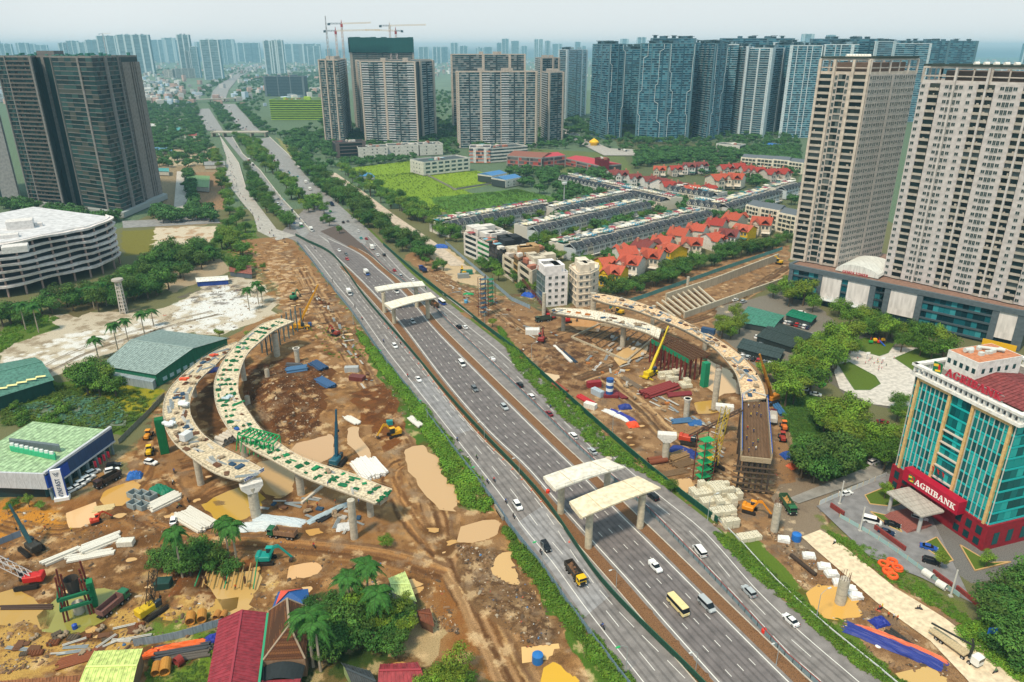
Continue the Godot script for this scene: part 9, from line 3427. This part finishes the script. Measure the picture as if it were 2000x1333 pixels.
	crate("container","red container beside the silo","container",on(1160,756),V(6,2.5,2.4),0.2,"150,40,50")
	crate("water_tank","white box tank behind the green fence","tank",on(1153,797),V(5,2.2,2.4),-0.6,"226,224,216",false)
	crate("site_cabin","white flat-roofed cabin by the soil heap at the green fence","cabin",on(1040,652),V(7,2.6,4),0.0,"226,224,220",false)
	crate("container","grey container beside the street trees and offices","container",on(905,543),V(7,2.8,2.6),0.2,"140,146,146")
	crate("container","green-roofed grey container by the offices","container",on(912,536),V(7,2.8,2.6),0.2,"40,120,100")
	crate("crate","pair of white crates on the mud by the concrete beams","crate",on(247,1068),V(4.4,1.6,2.4),0.1,"222,218,206",false)
	crate("white_cabin","white steel box on the near curved ramp","cabin",G(364,858,13.4),V(3.6,2.4,2.4),1.2,"214,216,218")
	crate("site_cabin","dark green tent cabin by the drilling rig","cabin",on(320,1148),V(4,2.2,3),0.1,"30,66,60",false)
	crate("generator","teal generator box near the yellow excavator mound","generator",on(761,830),V(2.4,1.8,1.4),0.2,"40,140,140",false)
	for r in [[1555,1056,"blue water tank beside the white blocks","40,110,190",1.3,2.2],[1050,1293,"blue water tank near the bottom puddle","40,110,180",1.3,2.2],[146,1228,"blue barrel beside the green pool","40,80,170",0.6,1.4],[1492,1236,"red barrel on the low panel fence","220,50,36",0.6,1.2],[1070,963,"red barrel beside the dirt verge","226,60,36",0.6,1.2],[910,592,"white and blue drum behind the green fence","90,160,200",1.0,1.6]]:
		var o=thing("tank" if r[4]>0.9 else "barrel",r[2],"tank" if r[4]>0.9 else "barrel",on(r[0],r[1]))
		var m=MB.new()
		m.cyl(Vector3.ZERO,V(0,r[5],0),r[4],r[4],16)
		m.cyl(V(0,r[5],0),V(0,r[5]+0.3,0),r[4],r[4]*0.3,16)
		for k in 3:
			m.cyl(V(0,0.3+k*r[5]*0.3,0),V(0,0.4+k*r[5]*0.3,0),r[4]*1.03,r[4]*1.03,16,false)
		obj("drum",m,M(r[3],0.5),o)
	var s=thing("silo","tall silo banded in blue and white on a maroon base","silo",on(1190,775))
	var hs=hgt(1190,775,740)
	for k in 5:
		var m=MB.new()
		m.cyl(V(0,1.4+k*(hs-1.4)/5.0,0),V(0,1.4+(k+1)*(hs-1.4)/5.0,0),1.5,1.5,18)
		obj("band",m,M("40,84,150" if k%2==0 else "226,228,228",0.5),s)
	var sb=MB.new()
	sb.bevel(V(0.6,0.7,0),V(6,1.4,3.4),0.1)
	obj("base",sb,M("120,40,48",0.7),s)
	# concrete blocks with holes, stacked
	var bk=Node3D.new()
	bk.name=numbered("concrete_block")
	bk.set_meta("called","concrete_block")
	add_child(bk)
	tag(bk,"pale concrete block in the pile beside the green fence","concrete block","concrete blocks piled beside the green fence")
	var bm=MB.new()
	bm.bevel(V(0,0.7,0),V(2.2,1.4,1.5),0.07)
	obj("block",bm,M("216,208,186",0.9,"blotch",0.3),bk)
	var hm2=MB.new()
	for x in [-0.55,0.55]:
		for z in [-0.35,0.35]:
			hm2.cyl(V(x,1.38,z),V(x,1.42,z),0.13,0.13,8)
	obj("hole",hm2,M("60,54,46",0.9),bk)
	var first=true
	for r in [["1352,968",3,3,2],["1368,962",4,2,3],["1390,968",3,3,3],["1412,975",3,2,2],["1372,988",3,2,2],["1400,992",3,2,3],["1392,1008",2,2,2],["1412,1006",2,2,2],["1414,1022",2,2,1],["1422,1032",2,1,2],["1446,1052",3,2,1],["1262,728",0,0,0],["1290,738",3,2,2],["1306,746",2,2,2],["1330,752",2,3,2],["1318,738",2,2,3]]:
		var p: Vector3=on(float(r[0].get_slice(",",0)),float(r[0].get_slice(",",1)))
		for x in r[1]:
			for z in r[2]:
				for y in r[3]:
					if y>0 and rng.randf()<0.25:
						continue
					var q=p+V(x*2.3+R(-0.1,0.1),y*1.42,z*1.6+R(-0.1,0.1)).rotated(Vector3.UP,0.25)
					if first:
						bk.position=q
						first=false
					else:
						var far: bool=r[0].begins_with("1290") or r[0].begins_with("13") and float(r[0].get_slice(",",1))<760.0
						dup(bk,q,0.25+R(-0.05,0.05),"pale concrete block in the stack before the falsework" if far else "","concrete blocks stacked before the falsework" if far else "")
	var wb=[[1531,1057],[1580,1089],[1610,1110],[1624,1124],[1640,1141],[1659,1153],[1671,1167]]
	for k in wb.size():
		var o=crate("white_block","white wrapped pallet along the access road kerb, %s from the top"%nth(k),"pallet",on(wb[k][0],wb[k][1]),V(3.4,0.9,2.4),R(-0.4,0.2),"226,226,224",false)
		crate("white_block","upper sheet on the white pallet, %s from the top"%nth(k),"pallet",on(wb[k][0],wb[k][1])+V(0.2,0.9,0.1),V(2.6,0.4,2.0),R(-0.4,0.2),"236,236,234",false)
	var cl=[[1725,1105,"upper left"],[1742,1101,"top"],[1753,1113,"right"],[1734,1120,"lower left"],[1743,1129,"bottom"]]
	for c in cl:
		var o=thing("hose_coil","coil of orange hose on the grass by the bank, %s of five"%c[2],"hose coil",on(c[0],c[1])+V(0,0.1,0),R(0,3))
		for k in 4:
			var tm=TorusMesh.new()
			tm.inner_radius=0.75+0.06*(k%2)
			tm.outer_radius=1.5
			tm.rings=20
			tm.ring_segments=8
			var q=obj("turn",tm,M("232,92,36",0.5),o)
			q.position=V(R(-0.1,0.1),0.25+k*0.22,R(-0.1,0.1))
			q.scale=V(1,0.6,1)
	# grey box culverts beside the stacked piles
	for k in 5:
		var o=thing("box_culvert","open grey concrete box, %s of the group beside the stacked piles"%nth(k),"concrete box",on(262+k%3*16,970+k/3*14+k*2),-0.5)
		var m=MB.new()
		for z in [-1.3,1.3]:
			m.box(V(0,0.9,z),V(3.4,1.8,0.25))
		for x in [-1.6,1.6]:
			m.box(V(x,0.9,0),V(0.25,1.8,2.4))
		m.box(V(0,0.1,0),V(3.0,0.2,2.4))
		obj("frame",m,M("146,156,158",0.85,"blotch",0.3),o)
	# rubble: countless stones and scraps on the bare ground
	var st=MB.new()
	st.bevel(Vector3.ZERO,V(1,0.6,0.8),0.2)
	for r in [["0,1000 330,1010 700,1090 860,1120 900,1240 600,1180 400,1240 0,1320",2600,"stones and scraps strewn over the left mud"],["470,480 560,465 690,620 880,860 780,820 640,650 540,600",1700,"stones and scraps along the muddy lane"],["890,1065 990,1085 1100,1230 1060,1290 960,1210",900,"clods on the churned earth by the road"],["480,720 640,720 620,850 560,870 490,800",1200,"clods on the dark earth under the far ramp"],["820,520 960,575 1160,600 1380,640 1460,720 1560,960 1400,1030 1200,865 960,650",3000,"stones and scraps over the right building site"],["1500,1030 1600,1080 1760,1200 1900,1330 1740,1310 1560,1150",1100,"stones and scraps beside the access road"],["340,600 440,555 530,590 450,650 200,700",700,"rubble on the white concrete yard"]]:
		var rows=spans(P(r[0]),X0,Z0,0.5,1100)
		var xf=[]
		var cc=[]
		for k in r[1]:
			var sp: Array=rows[rng.randi()%rows.size()]
			var p=V(X0+R(sp[1],sp[2])*0.5,0,Z0+sp[0]*0.5)
			p.y=gy(p)+0.05
			if p.y<-0.05:
				continue
			var z=R(0.15,0.5) if rng.randf()<0.9 else R(0.5,1.1)
			xf.append(Transform3D(Basis(V(R(-0.4,0.4),1,R(-0.4,0.4)).normalized(),R(0,6))*Basis.from_scale(V(z*R(0.6,2.0),z*R(0.4,1.0),z)),p))
			var g=rng.randf()
			var c=Color(0.22,0.13,0.07) if g<0.5 else Color(0.1,0.065,0.04) if g<0.86 else Color(0.42,0.34,0.25) if g<(0.995 if "dark earth" in r[2] else 0.96) else [Color(0.7,0.7,0.68),Color(0.06,0.15,0.3),Color(0.4,0.1,0.06)][k%3]
			cc.append(c*R(0.7,1.2))
		scatter("rubble",st.mesh(),M("255,255,255",0.9,"",0.1,0.0,true),xf,r[2],"rubble",self,cc)
func details():
	# site and property fences
	fence("grey_sheet_fence","grey sheet fence along the top of the pipe yard",P("262,1264 300,1258 350,1248 436,1222"),2.2,M("150,166,180",0.6,"streak",0.2),2.2,M("110,120,130",0.6))
	fence("grey_sheet_fence","short blue-grey sheet fence at the left edge",P("-10,1068 42,1048"),2.0,M("120,138,158",0.6),2.2,M("110,120,130",0.6))
	fence("teal_sheet_fence","long teal sheet fence along the road of the red villas",P("1190,604 1260,582 1400,532 1530,488"),2.4,M("90,150,150",0.6,"streak",0.2),3.0,M("80,130,130",0.6))
	fence("office_fence","blue-grey sheet fence before the offices",P("870,476 900,502 950,545 1000,588 1040,606"),2.2,M("140,160,176",0.6,"streak",0.2),2.5,M("110,120,130",0.6))
	fence("bank_side_fence","pale panel fence along the side lane of the bank",P("1600,988 1660,962 1740,928"),1.8,M("206,212,214",0.6),3.0,M("226,206,160",0.7))
	fence("bank_front_fence","low pale blue railing with cream posts before the bank",P("1640,1012 1700,1046 1740,1072 1790,1108 1830,1138 1880,1172"),1.4,M("150,180,180",0.6),3.2,M("222,190,120",0.7))
	fence("block_wall","grey block wall round the green field before the white hall",P("832,342 878,366 888,372 985,356"),2.0,M("150,146,140",0.9,"blotch",0.1),4.0,M("150,146,140",0.9))
	fence("pond_fence","patched grey fence between the lotus pond lot and the muddy lane",P("232,868 262,838 300,800 322,775"),2.0,M("136,140,130",0.8,"streak",0.2),2.4,M("120,120,110",0.8))
	for r in [["1622,992 1648,1010",1.8,"dark red name wall at the bank gate"],["1708,1034 1768,1078",1.6,"long red-brown stone wall before the bank"],["1822,1122 1860,1150",1.6,"dark red wall behind the white concrete pipes"],["1868,1152 1940,1210",1.4,"rust-red low wall at the right bottom"]]:
		var p=P(r[0])
		var m=MB.new()
		m.bar(p[0]+V(0,r[1]*0.5,0),p[1]+V(0,r[1]*0.5,0),0.5,r[1])
		tag(obj("boundary_wall",m,M("138,58,52",0.8,"blotch",0.15)),r[2],"wall")
	# lawns of the bank and plaza with kerbs
	for r in [["1690,968 1740,948 1760,985 1745,990 1700,985","lawn left of the porch"],["1700,1000 1745,1010 1762,1040 1740,1030","planted bed before the steps"],["1800,1065 1830,1050 1862,1095 1850,1100","narrow lawn right of the steps"],["1876,1065 1935,1100 1975,1098 1905,1115","lawn at the right corner of the bank"],["1638,712 1660,708 1710,735 1720,750 1700,762 1670,762 1655,740","drop-shaped lawn on the plaza"],["1748,700 1790,682 1850,700 1850,745 1790,728","lawn at the right of the plaza"],["1650,676 1690,660 1748,672 1735,690 1718,696","playground lawn"]]:
		var m=MB.new()
		var p=P(r[0],0.22)
		m.flat(p)
		struct("lawn",m,M("92,116,34",0.95,"leafy",0.3),r[1])
		var k=MB.new()
		for i in p.size():
			k.bar(p[i],p[(i+1)%p.size()],0.3,0.3)
		struct("kerb",k,M("196,160,110" if "plaza" not in r[1] and "play" not in r[1] else "80,110,60",0.8),"kerb round the "+r[1])
	var pg=thing("play_set","colourful play set with a yellow roof and blue slide on the playground lawn","play set",G(1712,672))
	for k in 4:
		var m=MB.new()
		m.bevel(V(-3+k*2.0,1.4+k%2,R(-0.6,0.6)),V(1.8,1.0,1.4),0.2)
		obj("platform",m,M(["40,150,70","236,180,30","220,60,40","236,180,30"][k],0.5),pg)
		var q=MB.new()
		q.cyl(V(-3+k*2.0,0,0),V(-3+k*2.0,3.4,0),0.12,0.12,6)
		obj("post",q,M("200,60,60",0.5),pg)
	var sl=MB.new()
	sl.bar(V(1,2,0.5),V(2.6,0.2,3.4),0.8,0.14)
	obj("slide",sl,M("40,90,190",0.4),pg)
	for s in [[1693,702,"left"],[1722,712,"right"]]:
		var o=thing("basketball_hoop","white basketball hoop at the %s end of the plaza court"%s[2],"basketball hoop",G(s[0],s[1]))
		var m=MB.new()
		m.bar(Vector3.ZERO,V(0,3.0,0),0.2)
		obj("post",m,M("190,190,190",0.5),o)
		var b=MB.new()
		b.box(V(0,3.2,0.5),V(1.8,1.1,0.08))
		obj("backboard",b,M("236,236,236",0.5),o)
	# road sign, poles, blue roofs
	var sg=thing("road_sign","blue direction sign on a grey mast in the right bottom corner","road sign",on(1948,1262))
	var m1=MB.new()
	m1.cyl(Vector3.ZERO,V(0,6,0),0.16,0.13,8)
	m1.bar(V(0,5.6,0),V(-3.6,5.2,0.6),0.16)
	obj("mast",m1,M("160,166,170",0.5),sg)
	var m2=MB.new()
	m2.box(V(-2.4,5.2,0.7),V(2.8,1.7,0.1))
	obj("panel",m2,M("36,96,180",0.4),sg)
	for s in [[1680,1038,"behind the white minibus"],[1857,1166,"by the white concrete pipes"],[1640,985,"at the bank gate"]]:
		var o=thing("concrete_pole","bare grey concrete pole "+s[2],"pole",on(s[0],s[1]),0.0)
		var m=MB.new()
		m.cyl(Vector3.ZERO,V(0,8.5,0),0.26,0.17,8)
		obj("shaft",m,M("196,194,188",0.8),o)
		var c=MB.new()
		c.box(V(0,0.2,0),V(0.9,0.4,0.9))
		obj("footing",c,M("180,176,168",0.9),o)
	shed("blue_roof","row of blue roofed sheds beside the upper green field",P("700,349 732,351 722,343 698,342"),3.0,0.6,"70,140,190","150,160,160",0.3,3.0)
	shed("blue_roof","long blue roofed shelter by the far trees before the blue towers",P("1490,286 1560,296 1562,292 1492,282"),3.5,0.6,"60,120,200","150,160,160",0.3,3.0)
